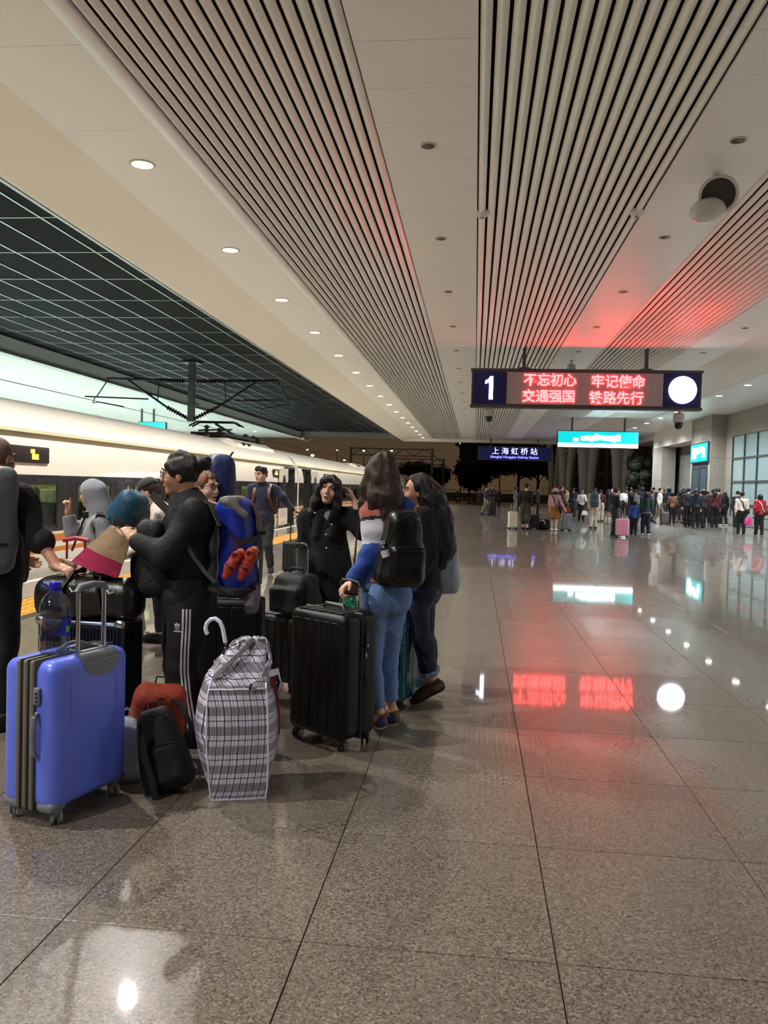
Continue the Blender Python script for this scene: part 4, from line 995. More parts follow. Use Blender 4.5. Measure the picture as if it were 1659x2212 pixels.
def top(t, J, name, mt, inf=.022, hem=None, sl=(1.93, 1.93), h=.013, fold=.006, fq=34, seed=1, bust=.0, collar=None, coat=0.0, cuff=.004, extra=None):
    s = grid(J, h); s_torso(s, J, inf, .06, bust)
    if coat:     # skirt of a long coat
        f = fwd(J['a']); R = rotm(-J['a']); z0 = J['pel'][2]
        s.cone(J['pel'], J['base']+V3(0, 0, coat+.02)+(J['pel']-J['base'])*V3(1, 1, 0), .15*J['g']+inf, .20*J['g'], .06, sq=(f, 1.35))
    for n, e in zip('LR', sl): s_arm(s, J, n, inf, 0, e, .045, cuff)
    if extra: extra(s)
    if hem is None: hem = J['pel'][2]-.10*J['g']
    if fold: s.disp(fold, fq, seed)
    s.cut(V3(0, 0, coat or hem), (0, 0, -1), .01)
    nk = J['nk']; fd = fwd(J['a'])
    s.cut(nk+V3(0, 0, .035)*J['g'], U(V3(0, 0, 1)+fd*.25))
    o = finish(s, name, mt, t, J)
    if collar:
        s = grid(J, .009); s.cone(nk-V3(0, 0, .015), nk+V3(0, 0, .05)+fd*.015, .075*J['g'], .068*J['g'], 0); s.cut(nk+V3(0, 0, .045), U(V3(0, 0, 1)+fd*.35)); s.cut(nk-V3(0, 0, .03), (0, 0, -1)); finish(s, 'collar', collar, o, J)
    return o
def pants(t, J, mt, inf=.014, ends=(1.93, 1.93), h=.013, fold=.004, fq=40, seed=3, flare=.0, waist=None, kk=.016, name='trousers'):
    s = grid(J, h); g = J['g']; R = rotm(-J['a'])
    s.ell(J['pel']-V3(0, 0, .01), (.155*g+inf, .114*g+inf, .13*g+inf), R, .05); s.ell(J['pel']+V3(0, 0, .09*g), (.135*g+inf, .10*g+inf, .12*g+inf), R, .05)
    for q, n in ((-1, 'L'), (1, 'R')):
        s_leg(s, J, n, inf, ends[0 if n == 'L' else 1], kk, flare); s.ell(J['pel']-fwd(J['a'])*.05*g+rgt(J['a'])*q*.065*g-V3(0, 0, .05*g), (.085*g+inf, .085*g+inf, .10*g+inf), R, .03)
    if fold: s.disp(fold, fq, seed, (1, 1, 1.6))
    s.cut(V3(0, 0, waist or J['pel'][2]+.12*g), (0, 0, 1), .01)
    for n, e in zip('LR', ends):
        b, c = J['kn'+n], J['an'+n]; p = b+(c-b)*(e-1); lo = p-.16; hi = p+.16; q = s._sl(lo, hi)
        X, Y, Z = s._g(q); d = U(c-b); s.D[q] = np.maximum(s.D[q], np.where((X-p[0])**2+(Y-p[1])**2 < .03, (X-p[0])*d[0]+(Y-p[1])*d[1]+(Z-p[2])*d[2], -1))
    return finish(s, name, mt, t, J)
def hair(t, J, mt, prims, cuts=(), h=.0065, fold=.003, fq=150, an=(1, 1, .12), cap=True, seed=2, capr=1.0):
    # prims: list of (points, radii) in head coordinates; every style shares a skull cap open at the face
    R = head_R(J).astype(float); g = J['g']*(1.0 if J['fem'] else 1.03); c = J['hd']; P = lambda p: c+R@(V3(*p)*g)
    pts = [P(q) for pr in prims for q in pr[0]]+[c+.16, c-.16]; lo, hi = np.min(pts, 0)-.10, np.max(pts, 0)+.10
    s = SDF(lo, hi, h)
    if cap:
        s.ell(P((0, -.016, .026)), (.083*g*capr, .100*g*capr, .096*g*capr), R.astype(np.float32), .02)
        for p, n in cuts: s.cut(P(p), R@V3(*n), .012)
    for pr in prims: s.path([P(q) for q in pr[0]], [r*g for r in pr[1]], .035, sq=((R@V3(*pr[2][0]), pr[2][1]) if len(pr) > 2 else None))
    s.disp(fold, fq, seed, an)
    return finish(s, 'hair', mt, t, J)
FACECUT = [((0, .052, .02), (0, 1, -.42)), ]
# ---- striped-sweater traveller, seen from behind
J8 = skel((-.53, 5.02, 0), 1.70, -.50); J8['elL'] = A(803, 1192, 4.93); J8['wrL'] = A(764, 1252, 4.86); J8['shL'] = A(803, 1092, 5.0); J8['shR'] = A(869, 1099, 5.03); J8['elR'] = J8['shR']+V3(.04, .12, -.29); J8['wrR'] = J8['elR']+V3(-.05, .2, -.08)
J8['anL'] = A(828, 1545, 5.0); J8['anR'] = A(852, 1535, 5.1); J8['knL'] = A(822, 1430, 4.99); J8['knR'] = A(860, 1425, 5.05); J8['hy'] = -.62; J8['hd'] = A(822, 1020, 5.02); J8['nk'] = A(832, 1072, 5.0)
J8['pel'] = A(830, 1272, 5.0); J8['wa'] = A(836, 1210, 5.0); J8['ch'] = A(842, 1145, 5.0); J8['hpL'] = A(807, 1310, 4.98); J8['hpR'] = A(848, 1310, 5.05); J8['knL'] = A(803, 1432, 4.95); J8['knR'] = A(838, 1428, 5.06); J8['anL'] = A(818, 1543, 4.98); J8['anR'] = A(846, 1536, 5.08); J8['ftL'] = -.35; J8['ftR'] = -.2
p8 = person('person seen from behind in blue, salmon and white striped sweater and jeans', J8)
body(p8, J8, SKIN_A, [('L', A(745, 1268, 4.83)-J8['wrL'], V3(.3, -.2, -1), 1, 1.1, {})])
o = top(p8, J8, 'sweater', C_blue, .020, hem=.92, fold=.005, fq=38, seed=5, cuff=.010, h=.0085)
def f8(c):
    m = np.where(c[:, 2] > 1.34, 0, 1); dt = seg_t(c, J8['pel'], J8['nk'])[1]/.165
    for n in 'LR':
        t, d = seg_t(c, J8['sh'+n], J8['el'+n]); t2, d2 = seg_t(c, J8['el'+n], J8['wr'+n]); arm = ((d/.078 < dt) | (d < (.118 if n == 'L' else .082))) & (t > -.05)
        q = np.where(t < -.12, 0, np.where(t < .30, 1, np.where(t < .37, 3, np.where(t < .86, 2, 0))))
        m = np.where(arm, q, m); m = np.where((d2 < .085) & (d2 < d*.98) & (t > .6), 0, m)
    return m
paint(o, J8, [C_blue, C_salmon, C_jwhite, C_jnavy], f8)
pants(p8, J8, C_jean, .006, (1.86, 1.86), seed=8, fold=.003, fq=60, h=.011)
M_shoe8 = mat('brown_suede', (94, 62, 50), .8, bump=.2, bscale=200); M_shoeb = mat('blue_shoe_tab', (48, 70, 160), .6); M_sole = mat('white_sole', (196, 194, 188), .6); M_dsole = mat('dark_sole', (40, 34, 30), .8); M_tan = mat('tan_leather', (130, 84, 44), .6)
for n in 'LR':
    o = shoe(p8, J8, n, M_shoe8, M_sole); q = J8['an'+n]-J8['base']; f = fwd(J8['ft'+n])
    MB().rbox(Vector(q-f*.082+V3(0, 0, -.020)), (.034, .012, .034), .004, 2, rz=-J8['ft'+n]).build('heel_tab', M_shoeb, o)
    MB().rbox(Vector(q-f*.074+V3(0, 0, .008)), (.050, .02, .022), .008, 2, rz=-J8['ft'+n]).build('heel_loop', M_tan, o)
hair(p8, J8, HAIR_B, [([(0, -.06, .05), (0, -.09, -.03), (.0, -.115, -.15), (.01, -.12, -.25), (.015, -.10, -.32)], [.068, .068, .072, .064, .04], ((0, 1, 0), 1.4)), ([(.045, -.04, -.02), (.065, -.075, -.15), (.07, -.09, -.25)], [.045, .045, .025]), ([(-.045, -.04, -.02), (-.07, -.06, -.15), (-.08, -.05, -.25)], [.045, .045, .025]),
     ([(-.06, .0, .02), (-.088, .015, -.09), (-.10, .02, -.20), (-.11, .04, -.26)], [.03, .034, .03, .016])], [((0, .055, .02), (0, 1, -.3))], fold=.0045, fq=110)
# ---- woman in the black coat, facing the photographer
J7 = skel(A(705, 1500, 6.3)*V3(1, 1, 0), 1.565, PI-.10); b7 = J7['base']; J7['hd'] = A(714, 1059, 6.28); J7['nk'] = A(711, 1101, 6.34); J7['hy'] = PI+.12; J7['hr'] = -.20; J7['hp'] = .06; J7['gx'] = -.6
J7['shR'] = A(664, 1119, 6.34); J7['shL'] = A(748, 1116, 6.34); J7['elR'] = A(652, 1195, 6.33); J7['wrR'] = A(660, 1243, 6.10); J7['elL'] = A(783, 1148, 6.25); J7['wrL'] = A(766, 1084, 6.32); J7['ch'] = A(706, 1150, 6.34)
p7 = person('woman in a long black coat facing us, one hand in her long black hair', J7)
body(p7, J7, SKIN_A, [('R', A(668, 1262, 6.02)-J7['wrR'], V3(.6, .4, -.4), -1, .7, {}), ('L', A(754, 1056, 6.36)-J7['wrL'], V3(-.8, .2, .1), 1, .5, {})], hh=.0045)
face_parts(p7, J7, HAIR_K)
def coat7(s):
    for q in (-1, 1): s.cone(J7['nk']+V3(q*.05, -.06, 0), J7['ch']+V3(q*.06, -.13, -.02), .03, .035, .03)
o = top(p7, J7, 'coat', C_coat, .027, coat=.42, fold=.006, fq=30, seed=7, h=.012, extra=coat7)
MB().add([Vector(A(x, y, 6.165)-b7) for x, y in ((703, 1106), (714, 1103), (707, 1124), (699, 1115))]+[Vector(A(x, y, 6.185)-b7) for x, y in ((703, 1106), (714, 1103), (707, 1124), (699, 1115))], [(0, 1, 2, 3), (7, 6, 5, 4), (0, 4, 5, 1), (1, 5, 6, 2), (2, 6, 7, 3), (3, 7, 4, 0)]).build('shirt_collar', cloth('pale_collar', (150, 152, 160)), p7, 0)
for x, y in ((681, 1109), (717, 1134), (705, 1156), (706, 1185)):
    MB().lathe([(.011, 0), (.011, .008), (.006, .010)], Vector(A(x, y, 6.135)-b7), 12, (0, -1, .1)).build('button', M_steel, o)
pants(p7, J7, C_track, .012, seed=4)
for n in 'LR': shoe(p7, J7, n, mat('black_leather_shoe', (16, 15, 15), .4), M_dsole)
hair(p7, J7, HAIR_K, [([(0, .035, .098), (-.062, .045, .055), (-.084, .030, -.03), (-.092, .02, -.12), (-.105, .03, -.20)], [.022, .026, .030, .036, .022]), ([(0, .035, .098), (.055, .052, .065), (.082, .034, -.02), (.09, .02, -.12), (.10, .02, -.22), (.10, .03, -.30)], [.022, .024, .030, .040, .036, .02]),
     ([(0, -.06, 0), (0, -.09, -.12), (0, -.08, -.25)], [.08, .09, .06])], [((0, .048, .02), (0, 1, -.30))], fold=.0035, fq=130, capr=1.02)
# ---- woman with waist-length black hair, profile to the left
J9 = skel(A(916, 1490, 5.62)*V3(1, 1, 0), 1.61, -1.35); J9['hd'] = A(900, 1062, 5.62); J9['nk'] = A(914, 1105, 5.62); J9['hy'] = -1.78; J9['hp'] = -.02
J9['shL'] = A(908, 1122, 5.48); J9['shR'] = A(930, 1120, 5.76); J9['ch'] = A(917, 1150, 5.62); J9['pel'] = A(907, 1262, 5.62); J9['wa'] = A(912, 1215, 5.62); J9['elL'] = A(925, 1195, 5.46); J9['wrL'] = A(905, 1240, 5.36); J9['elR'] = A(940, 1190, 5.80); J9['wrR'] = A(955, 1228, 5.78)
J9['hpL'] = A(898, 1280, 5.52); J9['knL'] = A(908, 1370, 5.53); J9['anL'] = A(932, 1477, 5.60); J9['ptL'] = .55; J9['ftL'] = -1.45; J9['hpR'] = A(914, 1280, 5.70); J9['knR'] = A(918, 1372, 5.84); J9['anR'] = A(934, 1468, 5.94); J9['ftR'] = -1.2
p9 = person('woman with waist-length black hair, dark brown jacket and cuffed indigo jeans', J9)
body(p9, J9, SKIN_B, [('R', V3(0, 0, -1), V3(-1, 0, 0), 1, .9, {}), ('L', V3(-.7, 0, -.6), V3(0, .6, -.5), -1, .7, {})], hh=.005)
face_parts(p9, J9, HAIR_K)
top(p9, J9, 'jacket', C_brown, .034, hem=.80, fold=.006, fq=30, seed=9)
pants(p9, J9, C_dkjean, .012, (1.80, 1.80), seed=10, fold=.003, flare=.010)
for n in 'LR':
    b, c = J9['kn'+n], J9['an'+n]; d = U(c-b); p = b+(c-b)*.72; e = b+(c-b)*.82; s = SDF(np.minimum(p, e)-.1, np.maximum(p, e)+.1, .007); s.cone(p, e, .068, .067, 0); s.cut(e, d); s.cut(p, -d); finish(s, 'jean_cuff', C_cuff, p9, J9)
    shoe(p9, J9, n, mat('brown_moccasin', (82, 62, 48), .8, bump=.2, bscale=150), M_dsole)
hair(p9, J9, HAIR_K, [([(0, -.04, .04), (0, -.105, -.04), (.0, -.15, -.20), (0, -.185, -.40), (0, -.17, -.50)], [.085, .10, .11, .10, .05]), ([(.06, -.04, .03), (.072, -.055, -.06), (.085, -.08, -.20), (.085, -.12, -.40)], [.035, .042, .06, .05]), ([(-.06, -.04, .03), (-.072, -.055, -.06), (-.085, -.08, -.20), (-.08, -.11, -.38)], [.035, .042, .055, .045])],
     [((0, .020, .03), (0, 1, -.42))], fold=.004, fq=120, capr=1.03)
# ---- woman with bun, glasses and track trousers, facing left
J4 = skel(A(398, 1600, 4.55)*V3(1, 1, 0), 1.665, -1.62); b4 = J4['base']; J4['hd'] = A(389, 1026, 4.55); J4['nk'] = A(408, 1075, 4.55); J4['hy'] = -1.70; J4['hp'] = -.04
J4['shL'] = A(425, 1108, 4.40); J4['shR'] = A(408, 1104, 4.72); J4['ch'] = A(412, 1135, 4.55); J4['wa'] = A(405, 1210, 4.55); J4['pel'] = A(402, 1290, 4.55); J4['elL'] = A(355, 1205, 4.34); J4['wrL'] = A(290, 1163, 4.38); J4['elR'] = A(345, 1195, 4.74); J4['wrR'] = A(288, 1152, 4.66)
J4['hpL'] = A(406, 1310, 4.47); J4['hpR'] = A(396, 1310, 4.63); J4['knL'] = A(392, 1440, 4.46); J4['knR'] = A(382, 1438, 4.64); J4['anL'] = A(412, 1585, 4.50); J4['anR'] = A(392, 1575, 4.66)
p4 = person('woman with glasses and a small bun, black jacket and white-striped track trousers', J4)
body(p4, J4, SKIN_B, [('L', A(262, 1143, 4.42)-J4['wrL'], V3(0, .5, -.7), -1, .75, {}), ('R', A(262, 1138, 4.60)-J4['wrR'], V3(0, -.5, -.7), 1, .6, {})], hh=.005)
face_parts(p4, J4, HAIR_K); glasses(p4, J4, mat('dark_red_glasses', (58, 24, 22), .3))
top(p4, J4, 'jacket', C_black, .030, hem=.80, fold=.008, fq=26, seed=12, sl=(1.86, 1.86), collar=C_black)
o = pants(p4, J4, C_track, .030, (1.95, 1.95), seed=13, fold=.006, flare=.018)
# three white stripes down the outside of the leg and the small trefoil emblem
M_wht = mat('white_print', (214, 214, 224), .7)
LP = [(403, 1316), (402, 1360), (399, 1410), (398, 1450), (403, 1500), (411, 1550), (417, 1590)]
from mathutils.bvhtree import BVHTree
bt = BVHTree.FromObject(o, bpy.context.evaluated_depsgraph_get()) if False else BVHTree.FromPolygons([v.co for v in o.data.vertices], [tuple(p.vertices) for p in o.data.polygons])
def on_cloth(px, py):
    e = Vector((0, 0, 1.5))-Vector(b4); d = (Vector(A(px, py, 4.4))-Vector((0, 0, 1.5))).normalized(); h = bt.ray_cast(e, d)
    return (h[0]-d*.0005, h[1]) if h[0] is not None else (Vector(A(px, py, 4.36))-Vector(b4), Vector((0, -1, 0)))
for off in (-7.5, 0, 7.5):
    P = []
    for (x0, y0), (x1, y1) in zip(LP[:-1], LP[1:]):
        for k in range(4): P.append((x0+(x1-x0)*k/4, y0+(y1-y0)*k/4))
    hits = [on_cloth(x+off, y) for x, y in P]
    MB().strap([h[0] for h in hits], [h[1] for h in hits], .0105, .002).build('stripe', M_wht, o, 60)
c0, n0 = on_cloth(383, 1354); ux = Vector((1, 0, 0)); ux = (ux-n0*ux.dot(n0)).normalized(); uz = n0.cross(ux).normalized(); uz = uz if uz.z > 0 else -uz
def leafp(ang, L, w):
    d = ux*math.sin(ang)+uz*math.cos(ang); e = ux*math.cos(ang)-uz*math.sin(ang); q = [c0+d*(L*t)+e*(w*math.sin(PI*t)*sg_) for t, sg_ in ((0, 1), (.35, 1), (.7, 1), (1, 1), (.7, -1), (.35, -1))]
    return [p+n0*.001 for p in q]
mb = MB()
for ang in (-.75, 0, .75):
    q = leafp(ang, .024, .0075); mb.add(q+[p+n0*.0015 for p in q], [(0, 1, 2, 3, 4, 5), (11, 10, 9, 8, 7, 6)]+[(i, (i+1) % 6, 6+(i+1) % 6, 6+i) for i in range(6)])
for k in range(2): mb.rbox(c0-uz*(.006+.006*k)+n0*.001, (.03-.006*k, .002, .0025), .0005, 1)
mb.build('emblem', M_wht, o, 0)
txt = text_obj('emblem_lettering', 'adidas', .017, M_wht, o, c0-uz*.024+n0*.001, (PI/2, 0, 0), .0005, bold=.0004)
for n in 'LR': shoe(p4, J4, n, mat('black_trainer', (18, 18, 20), .6), M_dsole)
hair(p4, J4, HAIR_K, [([(0, .045, .10), (0, 0, .112), (0, -.06, .085)], [.022, .022, .03]), ([(0, -.085, .045), (0, -.118, .058), (.0, -.145, .070), (0, -.160, .045)], [.026, .024, .026, .012]), ([(0, -.140, .07), (.012, -.168, .085)], [.018, .005]), ([(0, -.140, .06), (-.012, -.172, .055)], [.018, .005]), ([(.055, .055, .05), (.066, .03, .02)], [.02, .02]), ([(-.055, .055, .05), (-.066, .03, .02)], [.02, .02])],
     [((0, .048, .035), (0, 1, -.50)), ((0, .01, -.055), (0, .45, -1))], fold=.002, fq=140)
# ---- person with red-blond hair and glasses behind the bun-haired woman
J5 = skel(A(448, 1560, 5.6)*V3(1, 1, 0), 1.62, 1.15); J5['hd'] = A(446, 1053, 5.6); J5['nk'] = A(443, 1092, 5.62); J5['hy'] = 2.05; J5['hp'] = -.05
p5 = person('person with red-blond hair and dark round glasses looking right', J5)
body(p5, J5, mat('skin_pale', (232, 190, 172), .5, var=.04, vscale=20), [], hh=.005); face_parts(p5, J5, HAIR_R); glasses(p5, J5, mat('black_glasses', (24, 18, 20), .3))
top(p5, J5, 'jacket', cloth('dark_jacket', (30, 30, 36)), .03, fold=.006, seed=15, collar=cloth('silver_scarf', (150, 150, 156), .4)); pants(p5, J5, C_track, .016, seed=16)
for n in 'LR': shoe(p5, J5, n, mat('black_trainer', (18, 18, 20), .6), M_dsole)
hair(p5, J5, HAIR_R, [([(0, -.08, .02), (0, -.10, -.05)], [.05, .03])], [((0, .055, .045), (0, 1, -.55)), ((0, 0, -.06), (0, .3, -1))])
# ---- man in navy sweater pulling a black case along the train
J6 = skel(A(565, 1238, 13.1)*V3(1, 1, 0), 1.72, PI-.25, fem=False); J6['elR'] = J6['shR']+V3(-.06, -.02, -.30); J6['wrR'] = J6['elR']+V3(.06, -.10, -.25); J6['elL'] = A(612, 1075, 13.15); J6['wrL'] = A(632, 1103, 13.2); J6['hy'] = PI+.45
J6['hd'] = A(564, 1026, 13.05); J6['nk'] = A(566, 1043, 13.1); J6['anR'] = J6['anR']+V3(-.02, -.12, .0); J6['anL'] = J6['anL']+V3(.02, .14, .02)
p6 = person('man in a navy sweater and glasses pulling a case beside the train', J6)
body(p6, J6, SKIN_A, [('L', V3(.4, .05, -.5), V3(-.4, 0, -.6), 1, 1.2, {}), ('R', V3(0, -.2, -1), V3(1, 0, 0), -1, .6, {})], hh=.007, h=.02); face_parts(p6, J6, HAIR_K); glasses(p6, J6, mat('black_glasses', (24, 18, 20), .3))
top(p6, J6, 'sweater', C_navy, .022, fold=.005, seed=17, h=.016); pants(p6, J6, C_grey, .022, h=.016, seed=18)
for n in 'LR': shoe(p6, J6, n, mat('brown_shoe', (50, 38, 30), .5), M_dsole, .012)
hair(p6, J6, HAIR_K, [([(-.05, .05, .085), (.0, .055, .10), (.05, .04, .09)], [.03, .034, .03]), ([(-.05, -.03, .10), (.05, -.03, .10)], [.03, .03])], [((0, .05, .05), (0, 1, -.6)), ((0, 0, -.03), (0, .2, -1))], fold=.006, fq=90, an=(1, 1, 1), h=.009)
sp = thing('shoulder_strap_pack', 'brown leather backpack on the man in the navy sweater', 'backpack', tuple(J6['base']))
M_bl = mat('brown_leather', (92, 52, 38), .5, bump=.1)
s = SDF(J6['ch']-.4, J6['ch']+.4, .014); s.box(J6['ch']+V3(.03, .22, -.08), (.15, .08, .21), .05, None, 0); finish(s, 'pack_body', M_bl, sp, J6)
for q in (-1, 1):
    P = [J6['ch']+V3(q*.115, .12, .17), J6['ch']+V3(q*.12, .0, .205), J6['ch']+V3(q*.12, -.09, .14), J6['ch']+V3(q*.125, -.135, .02), J6['ch']+V3(q*.16, -.08, -.14), J6['ch']+V3(q*.19, .10, -.24)]
    MB().strap([Vector(p-J6['base']) for p in P], [(0, .3, 1), (0, -.2, 1), (0, -1, .4), (0, -1, 0), (q*.6, -.8, 0), (q, 0, 0)], .05, .012).build('strap', M_bl, sp, 60)
# ---- hooded traveller pointing, profile to the left
J2 = skel(A(222, 1420, 6.9)*V3(1, 1, 0), 1.56, -1.5, lean=.06); J2['hd'] = A(196, 1068, 6.9); J2['nk'] = A(212, 1108, 6.9); J2['hy'] = -1.45; J2['hp'] = -.1
J2['shL'] = A(218, 1130, 6.75); J2['shR'] = A(205, 1122, 7.05); J2['ch'] = A(216, 1160, 6.9); J2['elR'] = A(156, 1150, 6.95); J2['wrR'] = A(146, 1105, 6.85); J2['elL'] = A(236, 1185, 6.7); J2['wrL'] = A(200, 1215, 6.62)
p2 = person('traveller in a light grey hoodie, hood up, pointing with a raised finger', J2)
body(p2, J2, SKIN_B, [('R', A(150, 1076, 6.8)-J2['wrR'], V3(-.5, -.8, 0), 1, 1.5, {'point': True}), ('L', V3(-.6, -.2, -.6), V3(0, .5, -.6), -1, .6, {})], face=True)
top(p2, J2, 'hoodie', C_hood, .030, fold=.008, fq=28, seed=20)
s = grid(J2, .011); R2 = head_R(J2); s.ell(J2['hd']+V3(.018, 0, .012), (.108, .128, .130), R2, 0); s.cone(J2['hd']+V3(.06, 0, -.02), J2['nk']+V3(.05, 0, -.03), .085, .10, .05); s.cone(J2['nk']+V3(.0, 0, .03), J2['nk']+V3(-.03, 0, -.04), .085, .09, .04)
s.ell(J2['hd']+V3(-.115, -.02, -.01), (.095, .10, .095), None, .02, 'd'); s.disp(.005, 30, 4); s.cut(J2['nk']-V3(0, 0, .06), (0, 0, -1)); finish(s, 'hood', C_hood, p2, J2)
pants(p2, J2, C_grey, .016, seed=21)
for n in 'LR': shoe(p2, J2, n, mat('black_trainer', (18, 18, 20), .6), M_dsole)
hair(p2, J2, HAIR_K, [([(0, .06, .07), (0, .085, .035)], [.03, .022])], [((0, .06, .03), (0, 1, -.4))], h=.01)
for q in (-1, 1): MB().tube([Vector(J2['nk']+V3(-.10, q*.035-.05, -.02)-J2['base']), Vector(J2['nk']+V3(-.12, q*.03-.06, -.12)-J2['base'])], .004, 6).build('drawstring', C_white, p2)
# ---- traveller in a dark cap bending forward
J3 = skel(A(355, 1400, 7.4)*V3(1, 1, 0), 1.60, -1.45, lean=.16); J3['hd'] = A(322, 1062, 7.4); J3['nk'] = A(345, 1090, 7.4); J3['hy'] = -1.5; J3['hp'] = -.5
J3['shL'] = A(352, 1112, 7.25); J3['shR'] = A(345, 1110, 7.55); J3['ch'] = A(358, 1140, 7.4); J3['wa'] = A(362, 1190, 7.4); J3['elL'] = J3['shL']+V3(-.10, -.02, -.28); J3['wrL'] = J3['elL']+V3(-.2, 0, -.1); J3['elR'] = J3['shR']+V3(-.10, .02, -.28); J3['wrR'] = J3['elR']+V3(-.2, 0, -.1)
p3 = person('traveller in a dark baseball cap and white shirt bending over luggage', J3)
body(p3, J3, SKIN_A, [('L', V3(-1, 0, -.3), V3(0, .4, -.7), -1, .6, {}), ('R', V3(-1, 0, -.3), V3(0, -.4, -.7), 1, .6, {})])
top(p3, J3, 'shirt', C_white, .026, fold=.007, seed=23); pants(p3, J3, C_dkjean, .016, seed=24)
for n in 'LR': shoe(p3, J3, n, mat('black_trainer', (18, 18, 20), .6), M_dsole)
hair(p3, J3, HAIR_B, [([(0, -.08, -.01), (0, -.09, -.05)], [.045, .03])], [((0, .03, .03), (0, 1, -.55)), ((0, 0, -.06), (0, .3, -1))], h=.009)
R3 = head_R(J3).astype(float); s = grid(J3, .009); s.ell(J3['hd']+R3@V3(0, -.01, .045), (.092, .108, .088), R3.astype(np.float32), 0); s.cut(J3['hd']+R3@V3(0, 0, .045), R3@V3(0, .08, -1)); s.cone(J3['hd']+R3@V3(-.03, .09, .045), J3['hd']+R3@V3(-.02, .165, .03), .05, .045, .01, sq=(R3@V3(0, .2, 1), 6)); s.cone(J3['hd']+R3@V3(.03, .09, .045), J3['hd']+R3@V3(.02, .165, .03), .05, .045, .01, sq=(R3@V3(0, .2, 1), 6))
finish(s, 'cap', cloth('dark_cap', (34, 38, 40)), p3, J3)
# ---- cropped-haired man in a black hooded jacket leaning on the luggage at the edge
J1 = skel(A(-8, 1640, 4.62)*V3(1, 1, 0), 1.72, .75, lean=.06, fem=False); J1['hd'] = A(-4, 990, 4.62); J1['nk'] = A(-4, 1040, 4.60); J1['hy'] = .15; J1['hp'] = -.1
J1['shR'] = A(44, 1078, 4.52); J1['shL'] = A(-45, 1075, 4.85); J1['ch'] = A(5, 1105, 4.66); J1['wa'] = A(5, 1190, 4.62); J1['elR'] = A(84, 1165, 4.46); J1['wrR'] = A(122, 1222, 4.42); J1['elL'] = J1['shL']+V3(-.03, .12, -.3); J1['wrL'] = J1['elL']+V3(.12, .2, -.1)
p1 = person('man with cropped hair in a black jacket with pushed-up sleeve at the left edge', J1)
body(p1, J1, SKIN_B, [('R', A(150, 1233, 4.40)-J1['wrR'], V3(.2, .1, -1), 1, .8, {}), ('L', V3(.2, .9, -.3), V3(1, 0, 0), 1, .6, {})])
def hood1(s):
    s.ell(J1['nk']+V3(-.0, -.06, .03), (.12, .10, .07), rotm(-.7), .04)
top(p1, J1, 'jacket', cloth('black_jersey_jacket', (13, 13, 18), .85, sheen=0), .030, hem=.86, sl=(1.9, 1.12), fold=.010, fq=30, seed=26, extra=hood1)
pants(p1, J1, C_track, .022, seed=27)
for n in 'LR': shoe(p1, J1, n, mat('black_trainer', (18, 18, 20), .6), M_dsole)
hair(p1, J1, HAIR_S, [], [((0, .06, .05), (0, 1, -.7)), ((0, 0, -.045), (0, .2, -1))], fold=.0, capr=.96)

# ================================================================== LUGGAGE
M_chr = mat('satin_chrome', (196, 198, 204), .22, metal=1.0); M_blkpl = mat('black_plastic', (20, 20, 22), .4); M_wheel = mat('black_wheel', (24, 24, 26), .5); M_greypl = mat('grey_plastic', (118, 120, 130), .42)
def caster(t, x, y, mt, r=.028, out=0.0, zt=.085, tyre=None, rim=None):
    c = MB().rbox((x, y, (zt+r)/2+.010), (.042, .046, zt-r+.022), .012, 3).build('caster', mt, t)
    a = .35+out
    for q in (-1, 1):
        d = Vector((math.cos(a), math.sin(a), 0))*q*.014
        MB().lathe([(r*.55, -.008), (r, -.006), (r, .006), (r*.55, .008)], (x+d.x, y+d.y, r+.001), 20, (math.cos(a), math.sin(a), 0)).build('wheel', tyre or M_wheel, c, 40)
    MB().lathe([(r*.75, -.003), (r*.75, .003)], (x-.024*math.cos(a)*-1, y+.024*math.sin(a), r+.001), 18, (math.cos(a), math.sin(a), 0)).build('hub_cap', rim or M_chr, c, 40)
def trolley(t, x, y, z0, z1, half, axis, mt_rod, mt_grip, r=.009, gr=.013):
    d = Vector((1, 0, 0)) if axis == 'x' else Vector((0, 1, 0)); p = Vector((x, y, 0))
    for q in (-1, 1): MB().tube([p+d*q*half+Vector((0, 0, z0)), p+d*q*half+Vector((0, 0, z1-.02))], r, 10).build('handle_rod', mt_rod, t)
    MB().tube([p-d*(half+.012)+Vector((0, 0, z1-.02)), p-d*half*.9+Vector((0, 0, z1+.002)), p+Vector((0, 0, z1+.010)), p+d*half*.9+Vector((0, 0, z1+.002)), p+d*(half+.012)+Vector((0, 0, z1-.02))], [gr*.9, gr, gr*1.1, gr, gr*.9], 12).build('handle_grip', mt_grip, t)
def rshell(w, d, z0, z1, r, grooves=(), gd=.006, seg=5):
    return MB().rbox((0, 0, (z0+z1)/2), (w, d, z1-z0), r, seg)
# ---- periwinkle hard case: local x across its depth, local y across its width
M_peri = mat('periwinkle_shell', (100, 122, 240), .34, coat=.25, spec=.5); M_zip = mat('grey_zip_tape', (112, 110, 100), .6)
su = thing('suitcase', 'periwinkle blue hard-shell suitcase with a water bottle on top', 'suitcase', (-1.815, 3.575, 0), -.265)
DX, WY, Z0, Z1 = .275, .49, .065, .71
for sx_, lab in ((1, 'back_shell'), (-1, 'front_shell')):
    m = MB().rbox((sx_*(DX/2-.055), 0, (Z0+Z1)/2), (.135, WY, Z1-Z0), .055, 6); 
    sh = m.build(lab, M_peri, su, 50)
    for q in (-1, 1):
        MB().tube([(sx_*(DX/2+.009), q*WY*.30, Z1-.05), (sx_*(DX/2+.0115), q*WY*.30, Z1-.2), (sx_*(DX/2+.009), q*WY*.30, Z1-.40)], [.003, .005, .001], 8).build('raised_rib', M_peri, sh)
